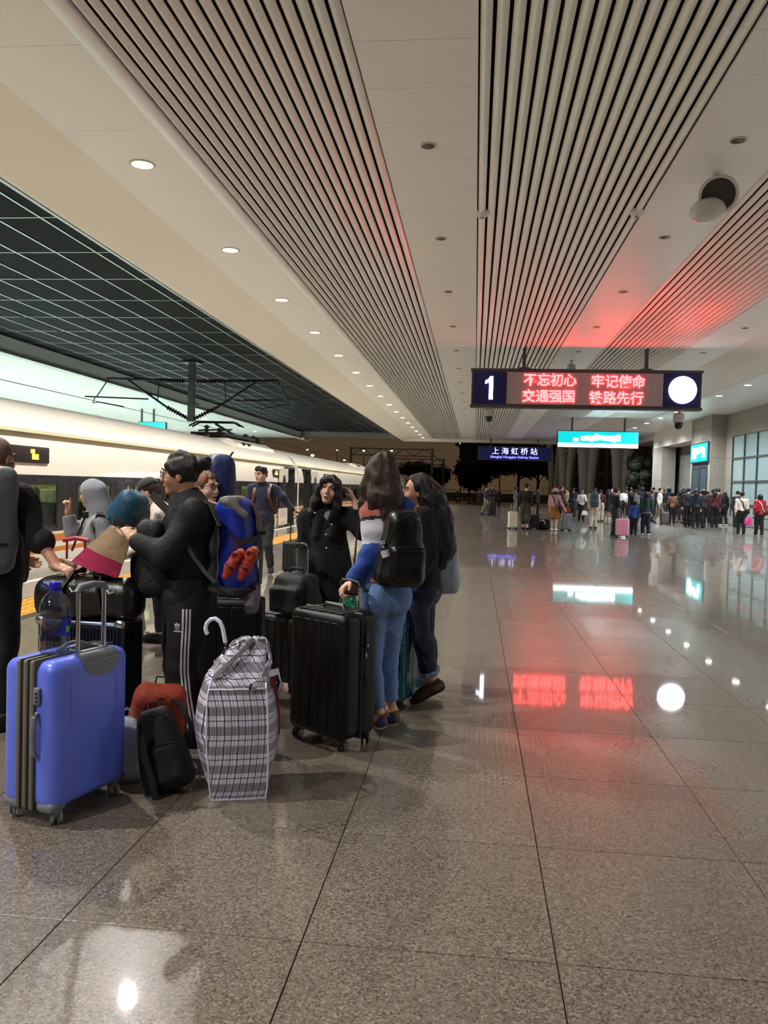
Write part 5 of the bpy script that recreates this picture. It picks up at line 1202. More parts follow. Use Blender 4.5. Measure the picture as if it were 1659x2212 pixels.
for k, xx in enumerate((-.052, -.018, .022)):
    MB().rbox((xx, 0, (Z0+Z1)/2), (.030, WY+.006-.006*(k == 1), Z1-Z0+.004), .045 if k != 1 else .04, 5).build('zip_gusset', M_zip, su, 50)
for xx in (-.036, .002, .040):
    MB().rbox((xx, 0, (Z0+Z1)/2), (.006, WY+.012, Z1-Z0+.010), .05 if False else .0029, 1).build('zip_line', mat('dark_zip', (74, 72, 66), .5), su, 50)
lk = MB().rbox((.062, -WY/2-.008, .565), (.032, .020, .075), .008, 3).build('lock', M_greypl, su)
for k in range(3): MB().rbox((.066, -WY/2-.019, .545+k*.017), (.010, .004, .011), .001, 1).build('lock_dial', M_blkpl, lk)
sh = MB().tube([(.060, -WY/2-.003, .49), (.060, -WY/2-.022, .475), (.060, -WY/2-.030, .40), (.060, -WY/2-.022, .32), (.060, -WY/2-.003, .305)], [.011, .012, .013, .012, .011], 10).build('side_handle', M_greypl, su)
MB().rbox((.060, -WY/2-.022, .478), (.020, .012, .036), .004, 2).build('handle_clip', M_chr, sh)
hs = MB().extr([(.045+.115*math.cos(q), Z1-.030-.075*math.sin(q)) for q in [PI*i/16 for i in range(17)]], 'x', DX/2-.05, DX/2+.0165).build('handle_scoop', M_greypl, su, 30)
MB().tube([(DX/2-.030, -.068, Z1-.032), (DX/2-.030, .158, Z1-.032)], .0385, 20).build('scoop_edge', M_greypl, hs, 40)
MB().rbox((.06, .06, Z1+.004), (.09, .17, .016), .006, 2).build('handle_plate', M_greypl, su)
tk = MB()
for k in range(5): tk.rbox((.03+.012*k, .045, Z1+.013), (.005, .13, .006), .002, 1)
tk.build('grip_slots', M_blkpl, su)
MB().tube([(-.01, -.06, Z1+.006), (-.012, 0, Z1+.03), (-.014, .07, Z1+.03), (-.012, .13, Z1+.006)], .010, 8).build('top_handle', M_greypl, su)
trolley(su, .085, .045, Z1-.04, 1.005, .085, 'y', M_chr, M_greypl, .0105, .015)
for sx_ in (-1, 1):
    for sy_ in (-1, 1):
        MB().rbox((sx_*(DX/2-.045), sy_*(WY/2-.05), Z0+.02), (.10, .10, .055), .025, 3).build('corner_guard', M_greypl, su)
        caster(su, sx_*(DX/2-.03), sy_*(WY/2-.06), M_greypl, .030, .5*sx_, .085, M_greypl, mat('pale_hub', (206, 206, 208), .4))
# ---- five-litre water bottle standing on the case
M_pet = glass('clear_plastic', (214, 226, 250), .08, .92, .13); M_bcap = mat('blue_cap', (22, 30, 190), .3); M_blabel = mat('blue_label', (24, 40, 170), .3); M_blg = mat('green_label_mark', (108, 200, 60), .4)
bp = su.matrix_basis @ Vector((-.03, -.115, Z1+.012)); wb = thing('water_bottle', 'large clear plastic water bottle with a blue cap', 'bottle', tuple(Vector((-1.815, 3.575, 0))+Matrix.Rotation(-.265, 3, 'Z') @ Vector((-.005, -.085, Z1+.006))))
MB().lathe([(.052, .0), (.063, .006), (.066, .02), (.063, .035), (.066, .05), (.066, .075), (.062, .085), (.062, .16), (.066, .17), (.068, .20), (.064, .225), (.045, .255), (.026, .272), (.022, .282)], n=36).build('bottle_body', M_pet, wb, 60)
MB().lathe([(.024, .278), (.026, .282), (.026, .312), (.023, .316), (.01, .317)], n=24).build('cap', M_bcap, wb, 40)
MB().tube([(-.024, 0, .290), (-.045, -.008, .302), (-.062, -.012, .312)], [.004, .004, .006], 8, flat=.5).build('cap_strap', M_bcap, wb)
MB().tube([(.066, 0, .20), (.082, 0, .19), (.085, 0, .18), (.078, 0, .165), (.064, 0, .16)], .006, 8).build('carry_ring', M_pet, wb)
lb = MB()
def ringpatch(mb, a0, a1, zlo, zhi, r, n=12):
    k = len(mb.v)
    for rr in (r, r+.0012):
        for i in range(n+1):
            a = a0+(a1-a0)*i/n; mb.v.append((rr*math.cos(a), rr*math.sin(a), zlo(i/n))); mb.v.append((rr*math.cos(a), rr*math.sin(a), zhi(i/n)))
    o2 = 2*(n+1)
    for i in range(n):
        q = k+2*i; mb.f.append((q, q+2, q+3, q+1)); mb.f.append((q+o2, q+o2+1, q+o2+3, q+o2+2)); mb.mi += [0, 0]
ringpatch(lb, -.95, .85, lambda t: .075+.012*math.cos(t*3), lambda t: .165 if t > .3 else .085+.08*math.sin(t/.3*PI/2), .0665, 16)
lo_ = lb.build('label', M_blabel, wb, 60)
gm = MB(); ringpatch(gm, -.35, -.05, lambda t: .098, lambda t: .125, .0680, 4); gm.build('label_mark', M_blg, lo_, 60)
# ---- large black ribbed case held by the traveller in the striped sweater
def ribcase(label, loc, rz, w, d, z1, mt, ribs=5, grip=None, locks=True, r=.05, mtw=None, z0=.062, bands=(), rodaxis='x', rodpos=(0, 0), halfr=.085, rodmt=None):
    t = thing('suitcase', label, 'suitcase', loc, rz)
    for q, nm in ((-1, 'front_shell'), (1, 'back_shell')):
        s_ = MB().rbox((0, q*(d/2-d*.27), (z0+z1)/2), (w, d*.54, z1-z0), r, 5).build(nm, mt, t, 50)
        for k in range(ribs):
            x = (-.5+(k+.5)/ribs)*w*.80
            if q < 0: MB().rbox((x, -d/2-.0005, (z0+z1)/2), (w*.80/ribs*.93, .008, (z1-z0)*.86), .003, 1).build('raised_panel', mt, s_, 40)
            MB().rbox((x, q*(d/2-d*.27), z1+.0005), (w*.80/ribs*.90, d*.36, .006), .002, 1).build('top_rib', mt, s_, 40)
    MB().rbox((0, 0, (z0+z1)/2), (w+.006, .022, z1-z0+.006), .0105, 2).build('zip_seam', M_blkpl, t, 50)
    for bz in bands: MB().rbox((0, 0, bz), (w+.012, d+.012, .028), .006, 2).build('strap_band', mt, t, 40)
    if locks:
        l = MB().rbox((w/2+.006, .03, z1-.16), (.012, .026, .08), .005, 2).build('lock', M_blkpl, t); MB().rbox((w/2+.014, .03, z1-.185), (.004, .012, .012), .001, 1).build('lock_button', M_chr, l)
        MB().rbox((w/2+.010, .02, z1-.24), (.010, .012, .030), .004, 2).build('zip_pull', M_chr, t); MB().tube([(w/2+.003, .03, .42), (w/2+.018, .03, .41), (w/2+.018, .03, .36), (w/2+.003, .03, .35)], .006, 8).build('side_handle', M_blkpl, t)
    MB().tube([(-.09, 0, z1), (-.07, 0, z1+.025), (.07, 0, z1+.025), (.09, 0, z1)], .009, 8, flat=1.6).build('top_handle', M_blkpl, t)
    for a in (-1, 1):
        for b in (-1, 1): caster(t, a*(w/2-.055), b*(d/2-.045), mtw or M_blkpl, .031, .4*a, .09)
    if grip: trolley(t, rodpos[0], rodpos[1], z1-.05, grip, halfr, rodaxis, rodmt or M_chr, M_blkpl, .009, .014)
    return t
M_blkshell = mat('black_ribbed_shell', (8, 8, 11), .42, bump=.12, bscale=500, spec=.35); M_blk2 = mat('matt_black_shell', (8, 8, 10), .5, bump=.12, bscale=500)
bc = ribcase('large black ribbed suitcase held by the person in the striped sweater', (-.795, 4.755, 0), -.60, .46, .29, .775, M_blkshell, 5, .925, True, rodpos=(.03, .105), halfr=.07)
ch = thing('luggage_charm', 'pink bobble charm on the large black suitcase', 'charm', tuple(A(752, 1319, 4.78)))
for k, (dx, dz) in enumerate(((-.02, 0.005), (.022, 0.0))): MB().lathe([(.004, -.016), (.013, -.01), (.017, 0), (.013, .011), (.004, .016)], (dx, 0, dz), 14).build('bobble', mat('pink_plush', (226, 112, 124), .8), ch, 60)
MB().tube([(-.02, 0, 0), (0, .01, -.012), (.022, 0, 0)], .003, 6).build('cord', M_blkpl, ch)
ribcase('small matt black suitcase with a duffel on top, left of the large black one', (-1.34, 5.93, 0), -.55, .38, .24, .545, M_blk2, 4, 1.045, False, r=.04, rodpos=(.05, .09), halfr=.055, rodmt=M_chr)
M_teal2 = mat('teal_metallic_shell', (32, 92, 108), .28, metal=.35, coat=.4)
ribcase('teal metallic suitcase behind the person in jeans', (-.495, 5.66, 0), 1.32, .44, .25, .715, M_teal2, 3, .86, False, r=.03, bands=(.46, .54), rodpos=(.02, -.07), halfr=.05)
ribcase('small black suitcase pulled by the man in the navy sweater', tuple(A(634, 1242, 13.35)*V3(1, 1, 0)), .1, .36, .23, .545, mat('black_case_cloth', (24, 23, 24), .6), 5, 1.02, False, r=.04, rodmt=M_blkpl, halfr=.065)
ribcase('tall black suitcase with a trolley handle behind the woman in track trousers', (-1.565, 5.30, 0), .2, .42, .28, .74, M_blk2, 4, 1.03, False, r=.04, rodpos=(.12, -.02), halfr=.055)
# dark ribbed metal case under the duffel
M_gun = mat('gunmetal_shell', (58, 66, 80), .25, metal=.85)
rc = thing('suitcase', 'dark ribbed metal suitcase under the black duffel', 'suitcase', (-2.125, 4.44, 0), -.06)
MB().rbox((0, 0, .39), (.52, .26, .66), .035, 4).build('shell', M_gun, rc)
rm = MB().rbox((0, -.1335, .41), (.0085, .012, .54), .004, 2).mesh('rib', M_gun, 40)
for k in range(24): put('rib', rm, None, rc, (-.23+k*.02, 0, 0))
for x in (-1, 1):
    for z in (.075, .705): MB().rbox((x*.235, -.10, z), (.065, .075, .05), .02, 3).build('corner_guard', M_chr, rc)
    caster(rc, x*.2, -.08, M_blkpl, .03); caster(rc, x*.2, .08, M_blkpl, .03)
# ---- soft bags meshed as smooth solids
def soft(name, label, cat, base, fn, ext, h, mt, part, disp=(.006, 24), seed=1, rz=0.0, extra=None):
    t = thing(name, label, cat, base, rz); s = SDF((-ext[0], -ext[1], -.05), (ext[0], ext[1], ext[2]), h); fn(s)
    if disp: s.disp(disp[0], disp[1], seed)
    s.cut((0, 0, 0.0), (0, 0, -1), .008); s.build(part, mt, t)
    if extra: extra(t)
    return t
M_duf = mat('black_coated_canvas', (12, 13, 15), .38, bump=.4, bscale=20); M_web = mat('black_webbing', (15, 15, 17), .7); M_brass = mat('pale_buckle', (168, 158, 130), .35, metal=.8)
def duf(s): s.cone((-.19, 0, .115), (.19, 0, .12), .115, .115, 0, sq=((0, 1, 0), .95)); s.box((0, 0, .10), (.29, .12, .10), .06, None, .04)
def dufx(t):
    for x in (-.11, .12): MB().tube([(x, -.13, .06), (x*.9, -.14, .17), (x*.75, -.05, .25), (x*.6, .04, .25)], .009, 8, flat=1.8).build('strap', M_web, t)
    MB().tube([(-.10, -.03, .238), (-.03, -.02, .275), (.06, -.02, .275), (.12, -.03, .238)], .010, 8).build('handle', M_web, t)
    MB().tube([(-.24, -.0, .205), (0, 0, .240), (.24, 0, .21)], .004, 6).build('zip', M_brass, t)
    for x in (-.15, .02): MB().rbox((x, -.06, .232), (.05, .02, .012), .004, 2).build('buckle', M_brass, t)
    for x in (-.06, .16): MB().tube([(x, -.128, .17), (x+.02, -.14, .15), (x+.04, -.128, .16)], .004, 6).build('ring', M_brass, t)
soft('duffel_bag', 'bulky black duffel bag lying across the ribbed metal suitcase', 'bag', (-2.125, 4.44, .722), duf, (.40, .24, .36), .011, M_duf, 'bag_body', (.008, 20), 3, -.06, dufx)
def bag2(s): s.box((0, 0, .13), (.17, .13, .14), .06, None, 0, taper=(.85, .8)); s.box((0, -.12, .09), (.13, .05, .09), .03, None, .03)
def bag2x(t):
    MB().tube([(-.10, -.168, .165), (0, -.176, .170), (.10, -.168, .165)], .003, 6).build('zip', M_web, t); MB().tube([(-.07, 0, .26), (-.05, 0, .31), (.05, 0, .31), (.07, 0, .26)], .010, 8).build('handle', M_web, t)
soft('duffel_bag', 'black holdall on the small matt black suitcase beside the coat', 'bag', (-1.27, 5.90, .572), bag2, (.26, .26, .34), .011, mat('black_holdall_cloth', (18, 18, 20), .7, bump=.4, bscale=30), 'bag_body', (.006, 24), 5, -.4, bag2x)
# ---- plaid zip bag with white piping
def plaid():
    mt = bpy.data.materials.new('plaid_woven_plastic'); mt.use_nodes = True; nt = mt.node_tree; b = nt.nodes['Principled BSDF']; N = nt.nodes.new; L = nt.links.new
    tc = N('ShaderNodeTexCoord'); sp = N('ShaderNodeSeparateXYZ'); L(tc.outputs['Object'], sp.inputs[0])
    ad = N('ShaderNodeMath'); ad.operation = 'ADD'; L(sp.outputs[0], ad.inputs[0]); L(sp.outputs[1], ad.inputs[1])
    def ramp(src, period, stops):
        d = N('ShaderNodeMath'); d.operation = 'DIVIDE'; d.inputs[1].default_value = period; L(src, d.inputs[0])
        f = N('ShaderNodeMath'); f.operation = 'FRACT'; L(d.outputs[0], f.inputs[0])
        r = N('ShaderNodeValToRGB'); r.color_ramp.interpolation = 'CONSTANT'; e = r.color_ramp.elements
        while len(e) > 1: e.remove(e[-1])
        e[0].position = 0; e[0].color = lin(stops[0][1])+(1,)
        for p, c in stops[1:]: q = e.new(p); q.color = lin(c)+(1,)
        L(f.outputs[0], r.inputs[0]); return r
    W = (236, 236, 246)
    rz_ = ramp(sp.outputs[2], .092, [(0, W), (.20, (60, 62, 92)), (.245, W), (.48, (160, 156, 166)), (.92, (206, 204, 212)), (.96, W)])
    rx_ = ramp(ad.outputs[0], .064, [(0, W), (.06, (58, 58, 82)), (.13, W), (.30, (214, 178, 166)), (.34, W), (.41, (214, 178, 166)), (.45, W), (.56, (58, 58, 82)), (.62, W), (.78, (112, 110, 128)), (.81, W)])
    mx = N('ShaderNodeMixRGB'); mx.blend_type = 'MULTIPLY'; mx.inputs[0].default_value = 1; L(rz_.outputs[0], mx.inputs[1]); L(rx_.outputs[0], mx.inputs[2]); L(mx.outputs[0], b.inputs['Base Color'])
    b.inputs['Roughness'].default_value = .28; b.inputs['Coat Weight'].default_value = .3
    n = N('ShaderNodeTexNoise'); n.inputs['Scale'].default_value = 16; n.inputs['Detail'].default_value = 3; bp_ = N('ShaderNodeBump'); bp_.inputs['Strength'].default_value = .5; bp_.inputs['Distance'].default_value = .02; L(tc.outputs['Object'], n.inputs['Vector']); L(n.outputs[0], bp_.inputs['Height']); L(bp_.outputs[0], b.inputs['Normal'])
    return mt
M_plaid = plaid(); M_pipe = mat('white_piping', (226, 228, 240), .4)
pb = thing('plaid_bag', 'tall plaid woven plastic bag with white piping and an umbrella inside', 'bag', (-1.105, 3.90, 0), .30)
# stations up the bag: half width, half depth, x shift, y shift
ST_ = [(.0, .128, .135, 0, 0), (.06, .132, .150, 0, 0), (.18, .138, .165, -.006, 0), (.32, .142, .172, -.012, 0), (.44, .140, .168, -.014, 0), (.53, .132, .155, -.016, .005), (.60, .118, .125, -.002, .03), (.66, .10, .09, .02, .05), (.71, .078, .05, .045, .06), (.735, .05, .022, .06, .065)]
def ring(hw, hd, sx_, sy_, z, n=10, wav=0.0, seed=0):
    P = []; rg = random.Random(seed)
    for sd in range(4):
        for i in range(n):
            t = -1+2*i/n; bul = 1+.05*(1-t*t); bx = .058*(1-t*t)*max(0, math.sin(PI*min(1, z/.64)))
            x, y = [(t*hw, -hd*bul), (hw+bx, t*hd), (-t*hw, hd*bul), (-hw-bx, -t*hd)][sd]
            P.append((x+sx_+rg.uniform(-wav, wav), y+sy_+rg.uniform(-wav, wav), z+rg.uniform(-wav, wav)*.7))
    return P
mb = MB(); rows = []; n = 10
dense = []
for i in range(len(ST_)-1):
    for k in range(3):
        t = k/3; dense.append(tuple(a+(b-a)*t for a, b in zip(ST_[i], ST_[i+1])))
dense.append(ST_[-1])
for i, (z, hw, hd, sx_, sy_) in enumerate(dense): rows.append(ring(hw, hd, sx_, sy_, z, n, .0015+(.007 if z > .55 else 0), i))
for r_ in rows: mb.v += r_
m4 = 4*n
for i in range(len(rows)-1):
    for j in range(m4): mb.f.append((i*m4+j, i*m4+(j+1) % m4, (i+1)*m4+(j+1) % m4, (i+1)*m4+j)); mb.mi.append(0)
mb.f.append(tuple(reversed(range(m4)))); mb.f.append(tuple((len(rows)-1)*m4+j for j in range(m4))); mb.mi += [0, 0]
mb.build('bag_body', M_plaid, pb, 40)
for c_ in (0, n, 2*n, 3*n): MB().tube([Vector(r_[c_])*1.0 for r_ in rows if r_[0][2] < .60], .0042, 8).build('corner_piping', M_pipe, pb)
MB().tube([Vector(rows[0][j])+Vector((0, 0, .004)) for j in list(range(m4))+[0]], .0045, 8).build('base_piping', M_pipe, pb)
ir = min(range(len(rows)), key=lambda i: abs(dense[i][0]-.535)); MB().tube([Vector(rows[ir][j]) for j in range(0, n+1)], .0045, 8).build('top_piping', M_pipe, pb)
MB().strap([rows[ir][n-3], (.10, -.19, .58), (.135, -.13, .66), (.125, -.03, .735), (.08, .06, .72)], [(0, -1, .3), (.5, -.8, .3), (1, -.3, .4), (.8, 0, .6), (.3, .3, 1)], .035, .003).build('carry_strap', M_plaid, pb, 40)
MB().strap([(.13, -.15, .60), (.175, -.10, .60), (.195, -.02, .52), (.185, .05, .46)], [(.4, -.8, .4), (1, -.4, .3), (1, 0, 0), (1, 0, 0)], .032, .003).build('carry_strap', M_pipe, pb, 40)
MB().strap([(-.13, -.13, .575), (-.06, -.10, .635), (.01, -.05, .69), (.06, .02, .735)], [(-.3, -.7, .7)]*4, .022, .004).build('zip_tape', mat('black_zip_tape', (30, 30, 34), .5), pb, 40)
MB().add([(-.150, -.10, .545), (-.10, -.06, .635), (-.02, .01, .675), (.02, .05, .70), (-.06, .06, .66), (-.13, .04, .60)]+[(-.155, -.10, .54), (-.105, -.055, .63), (-.025, .015, .67), (.015, .055, .69), (-.065, .065, .65), (-.135, .045, .59)], [(0, 1, 2, 3, 4, 5), (11, 10, 9, 8, 7, 6)]+[(i, (i+1) % 6, 6+(i+1) % 6, 6+i) for i in range(6)]).build('top_flap', mat('yellowish_clear_plaid', (196, 178, 120), .3), pb, 40)
# umbrella standing in the plaid bag
ub = thing('umbrella', 'folded umbrella with a white crook handle in the plaid bag', 'umbrella', tuple(A(492, 1420, 3.92))); M_uh = mat('white_plastic_handle', (226, 230, 246), .25)
def u_(px, py): return Vector(A(px, py, 3.92))-Vector(A(492, 1420, 3.92))
arcp = [u_(px, py) for px, py in ((487, 1388), (484, 1372), (481, 1356), (475, 1343), (465, 1336), (455, 1338), (447, 1346), (444, 1357), (446, 1366), (449, 1370))]
MB().tube(arcp, .0105, 12).build('handle', M_uh, ub, 60)
MB().tube([u_(487, 1388), u_(489, 1400), u_(494, 1430)], .006, 8).build('shaft', M_chr, ub)
MB().tube([u_(488, 1394), u_(490, 1402), u_(494, 1425), u_(498, 1455)], [.010, .024, .028, .024], 10).build('folded_canopy', glass('umbrella_film', (190, 196, 206), .2, .5), ub, 60)
# ---- backpacks
def pack(label, c, R, half, mt, pocket=True, top=None, straps=(), taper=(.85, .85), h=.012, disp=(.006, 22), seed=1, bul=.03, extra=None, zipmt=None, pocketmt=None, name='backpack'):
    # local frame: +y is the wearer's side, -y the outer face, z up; R turns local into world
    c = np.array(c, float); t = thing(name, label, 'backpack', tuple(c)); Rf = R.astype(np.float32); Rm = Matrix(R.astype(float).tolist()); L = lambda x, y, z: Rm @ Vector((x, y, z))
    m = max(half)+.16; s = SDF((-m, -m, -m), (m, m, m), h); s.box((0, 0, 0), half, min(half)*.72, Rf, 0, taper=taper, bulge=bul)
    if disp: s.disp(disp[0], disp[1], seed)
    s.build('pack_body', mt, t)
    if pocket:
        s = SDF((-m, -m, -m), (m, m, m), h); s.box(L(0, -half[1]*.82, -half[2]*.32), (half[0]*.72, half[1]*.42, half[2]*.48), half[1]*.38, Rf, 0); s.disp(.004, 30, seed+1); s.build('front_pocket', pocketmt or mt, t)
        MB().tube([L(-half[0]*.62, -half[1]*1.18, half[2]*.10), L(0, -half[1]*1.27, half[2]*.15), L(half[0]*.62, -half[1]*1.18, half[2]*.10)], .0035, 6).build('pocket_zip', zipmt or M_web, t)
    MB().tube([L(-half[0]*.75, -half[1]*.62, half[2]*.2), L(-half[0]*.55, -half[1]*.80, half[2]*.72), L(0, -half[1]*.80, half[2]*.93), L(half[0]*.55, -half[1]*.80, half[2]*.72), L(half[0]*.75, -half[1]*.62, half[2]*.2)], .0035, 6).build('main_zip', zipmt or M_web, t)
    MB().tube([L(-.03, half[1]*.5, half[2]*.93), L(-.025, half[1]*.7, half[2]+.022), L(.025, half[1]*.7, half[2]+.022), L(.03, half[1]*.5, half[2]*.93)], .005, 8).build('grab_loop', M_web, t)
    if half[2] > .24:
        for zz in (.34, -.46):
            w_ = half[0]*(1-.12*(zz > 0)); MB().strap([L(-w_*1.02, half[1]*.3, half[2]*zz), L(-w_*.98, -half[1]*.55, half[2]*zz), L(-w_*.62, -half[1]*1.16, half[2]*zz), L(0, -half[1]*1.30, half[2]*zz), L(w_*.62, -half[1]*1.16, half[2]*zz), L(w_*.98, -half[1]*.55, half[2]*zz), L(w_*1.02, half[1]*.3, half[2]*zz)], [L(-1, 0, 0), L(-1, -.5, 0), L(-.5, -1, 0), L(0, -1, 0), L(.5, -1, 0), L(1, -.5, 0), L(1, 0, 0)], .018, .006).build('compression_strap', M_web, t, 60)
    for P, nn, w in straps: MB().strap([Vector(p)-Vector(c) for p in P], nn, w, .010).build('shoulder_strap', M_web, t, 60)
    if extra: extra(t, L, half)
    return t
M_shinyblk = mat('glossy_black_nylon', (10, 10, 12), .33, bump=.55, bscale=9); M_mattblk = mat('matt_black_nylon', (11, 11, 13), .7, bump=.4, bscale=30)
# black pack on the striped-sweater traveller
a8 = J8['a']; bk = -fwd(a8)
c8 = J8['ch']*.55+J8['wa']*.45+bk*.20-V3(0, 0, .02)
S8 = []
for n in 'LR':
    sh = J8['sh'+n]; i_ = J8['nk']-V3(0, 0, .05); m_ = sh*.55+i_*.45
    S8.append(([c8-bk*.07+V3(0, 0, .22)+(m_-J8['nk'])*.7, m_+bk*.045+V3(0, 0, .060), m_-bk*.02+V3(0, 0, .075), m_-bk*.10+V3(0, 0, .02), m_-bk*.135-V3(0, 0, .12)], [tuple(bk+V3(0, 0, .6)), tuple(bk*.6+V3(0, 0, 1)), (0, 0, 1), tuple(-bk+V3(0, 0, .5)), tuple(-bk)], .055))
pack('shiny black backpack worn over the striped sweater', c8, rotm(-a8, .05, .03), (.150, .105, .225), M_shinyblk, True, None, S8, (.62, .72), disp=(.008, 20), seed=4)
sb = thing('small_bottle', 'small clear bottle in the side pocket of the shiny black backpack', 'bottle', tuple(A(832, 1190, 4.72)))
ax8 = Vector((-.35, 0, 1)).normalized()
MB().lathe([(.022, -.045), (.026, -.04), (.026, .02), (.016, .035), (.014, .04)], n=20, axis=ax8).build('bottle_body', M_pet, sb, 50); MB().lathe([(.017, .04), (.017, .058), (.012, .06)], n=20, axis=ax8).build('cap', mat('silver_cap', (190, 192, 196), .3, metal=.5), sb, 50); MB().lathe([(.0268, -.035), (.0268, .005)], n=20, axis=ax8).build('label', mat('white_label', (206, 206, 214), .5), sb, 50)
# blue roll-top dry bag on the woman in track trousers
M_dry = mat('royal_blue_tarpaulin', (34, 52, 158), .30, bump=.35, bscale=10, coat=.2); M_olive = mat('olive_strap_panel', (58, 62, 54), .6); M_greyt = mat('grey_tarpaulin', (132, 128, 124), .45)
cD = A(514, 1188, 4.62); RD = rotm(-J4['a'], -.06, 0)
dp = thing('dry_bag_backpack', 'royal blue roll-top dry bag worn by the woman in track trousers', 'backpack', tuple(cD)); Rm = Matrix(RD.astype(float).tolist()); LD = lambda x, y, z: Rm @ Vector((x, y, z))
s = SDF((-.4, -.4, -.42), (.4, .4, .42), .010); s.cone(LD(0, 0, -.16), LD(0, .0, .17), .130, .125, 0, sq=(LD(0, 1, 0), 1.10)); s.ell(LD(0, .0, .245), (.125, .10, .05), RD, .05); s.disp(.006, 26, 6); s.cut(LD(0, 0, -.27), LD(0, 0, -1), .02); s.build('dry_bag_body', M_dry, dp)
s = SDF((-.4, -.4, -.42), (.4, .4, .42), .010); s.box(LD(0, .02, .285), (.115, .055, .022), .018, RD, 0); s.cone(LD(-.115, .02, .28), LD(-.10, -.07, .20), .028, .02, .02); s.disp(.004, 40, 2); s.build('rolled_top', M_greyt, dp)
MB().strap([LD(.0, -.118, -.20), LD(.0, -.135, 0), LD(.0, -.13, .15), LD(0, -.10, .25), LD(0, .0, .30)], [LD(0, -1, 0)]*3+[LD(0, -1, .7), LD(0, 0, 1)], .075, .006).build('compression_panel', M_olive, dp, 60)
MB().strap([LD(-.13, -.03, .05), LD(-.09, -.105, .06), LD(0, -.142, .07), LD(.09, -.105, .06), LD(.13, -.03, .05)], [LD(-1, -.3, 0), LD(-.6, -1, 0), LD(0, -1, 0), LD(.6, -1, 0), LD(1, -.3, 0)], .03, .005).build('compression_strap', M_olive, dp, 60)
MB().rbox(LD(-.035, -.150, .10), (.05, .03, .03), .006, 2).build('buckle', M_blkpl, dp)
MB().rbox(LD(.128, .03, -.04), (.03, .006, .05), .002, 1).build('white_tag', M_wht, dp)
for n in 'LR':
    sh = J4['sh'+n]; P = [Vector(sh)+Vector((.13, 0, -.07)), Vector(sh)+Vector((.07, 0, .050)), Vector(sh)+Vector((-.01, 0, .080)), Vector(sh)+Vector((-.085, 0, .01)), Vector(sh)+Vector((-.10, 0, -.12))]
    MB().strap([p-Vector(cD) for p in P], [(.6, 0, .8), (.5, 0, 1), (-.2, 0, 1), (-1, 0, .3), (-1, 0, 0)], .055, .010).build('shoulder_strap', M_olive, dp, 60)
MB().strap([Vector(A(x, y, 4.36))-Vector(cD) for x, y in ((400, 1170), (420, 1205), (445, 1238), (465, 1258))], [(0, -1, 0)]*4, .022, .005).build('side_strap', M_olive, dp, 60)
MB().tube([Vector(A(x, y, q))-Vector(cD) for x, y, q in ((452, 1268, 4.40), (480, 1278, 4.40), (520, 1282, 4.42), (550, 1268, 4.48))], [.03, .034, .030, .018], 12, flat=.6).build('hip_belt', M_web, dp, 60)
# pair of red climbing shoes tied to it
M_rock = mat('red_climbing_leather', (186, 62, 46), .55, bump=.2, bscale=60); M_or = mat('orange_toe_rubber', (210, 116, 60), .6); M_dkr = mat('maroon_strap', (70, 22, 24), .6)
for k, (tx, ty, hx, hy) in enumerate(((484, 1248, 518, 1195), (518, 1252, 548, 1190))):
    toe, heel = A(tx, ty, 4.36), A(hx, hy, 4.36); cc = (toe+heel)/2; t = thing('climbing_shoe', ('red climbing shoe hanging toe-down at the left of the dry bag pair' if k == 0 else 'red climbing shoe hanging nearer the right side of the dry bag'), 'shoe', tuple(cc), 0, 'climbing shoes tied to the dry bag')
    a_, b_ = toe-cc, heel-cc; d_ = U(b_-a_); w_ = U(np.cross(d_, V3(0, -1, 0))); o_ = V3(0, -1, 0); s = SDF((-.18,)*3, (.18,)*3, .0055)
    s.cone(a_+d_*.012, a_+d_*.07, .017, .031, .02, sq=(o_, 1.25)); s.cone(a_+d_*.07, b_-d_*.015, .033, .029, .02); s.cone(b_-d_*.03, b_-d_*.01+o_*.035, .030, .027, .02); s.ell(b_-d_*.022+o_*.058, (.021, .03, .021), None, .006, 'd'); s.disp(.002, 60, k); s.build('upper', M_rock, t)
    s = SDF((-.18,)*3, (.18,)*3, .0055); s.cone(a_+d_*.010-o_*.006, a_+d_*.065-o_*.010, .018, .029, .01, sq=(o_, 1.2)); s.cone(a_+d_*.06-o_*.018, b_-o_*.016, .028, .026, .01, sq=(o_, 1.6)); s.build('toe_rand', M_or, t)
    for tt in (.062, .092): MB().tube([a_+d_*tt+w_*.033-o_*.0, a_+d_*(tt+.006)+w_*.022+o_*.030, a_+d_*(tt+.012)+o_*.038, a_+d_*(tt+.016)-w_*.022+o_*.030, a_+d_*(tt+.02)-w_*.034], [.006, .008, .008, .008, .006], 8, flat=.5).build('strap', M_dkr if tt < .08 else M_rock, t)
    if k == 1: text_obj('maker_lettering', 'evolv', .026, M_wht, t, Vector(b_+V3(.006, -.034, -.004)), (PI/2, -1.25, 0), .0005)
MB().tube([Vector(A(x, y, 4.38))-Vector(cD) for x, y in ((505, 1160), (512, 1175), (520, 1195), (535, 1195), (540, 1185))], .010, 8).build('shoe_cord', M_dkr, dp)
# black pack worn on her front
pack('slouchy black backpack worn on the front of the woman in track trousers', A(340, 1205, 4.55), rotm(-J4['a']+PI, .08, .0), (.155, .105, .22), M_mattblk, True, None, [], (.8, .75), disp=(.010, 20), seed=9)
MB_ = MB().strap([Vector(A(x, y, 4.50)) for x, y in ((330, 1068), (345, 1085), (360, 1100), (372, 1115))], [(-.5, -1, .3)]*4, .045, .010).build('shoulder_strap', M_olive, None, 60); MB_.parent = dp; MB_.location = -Vector(cD)
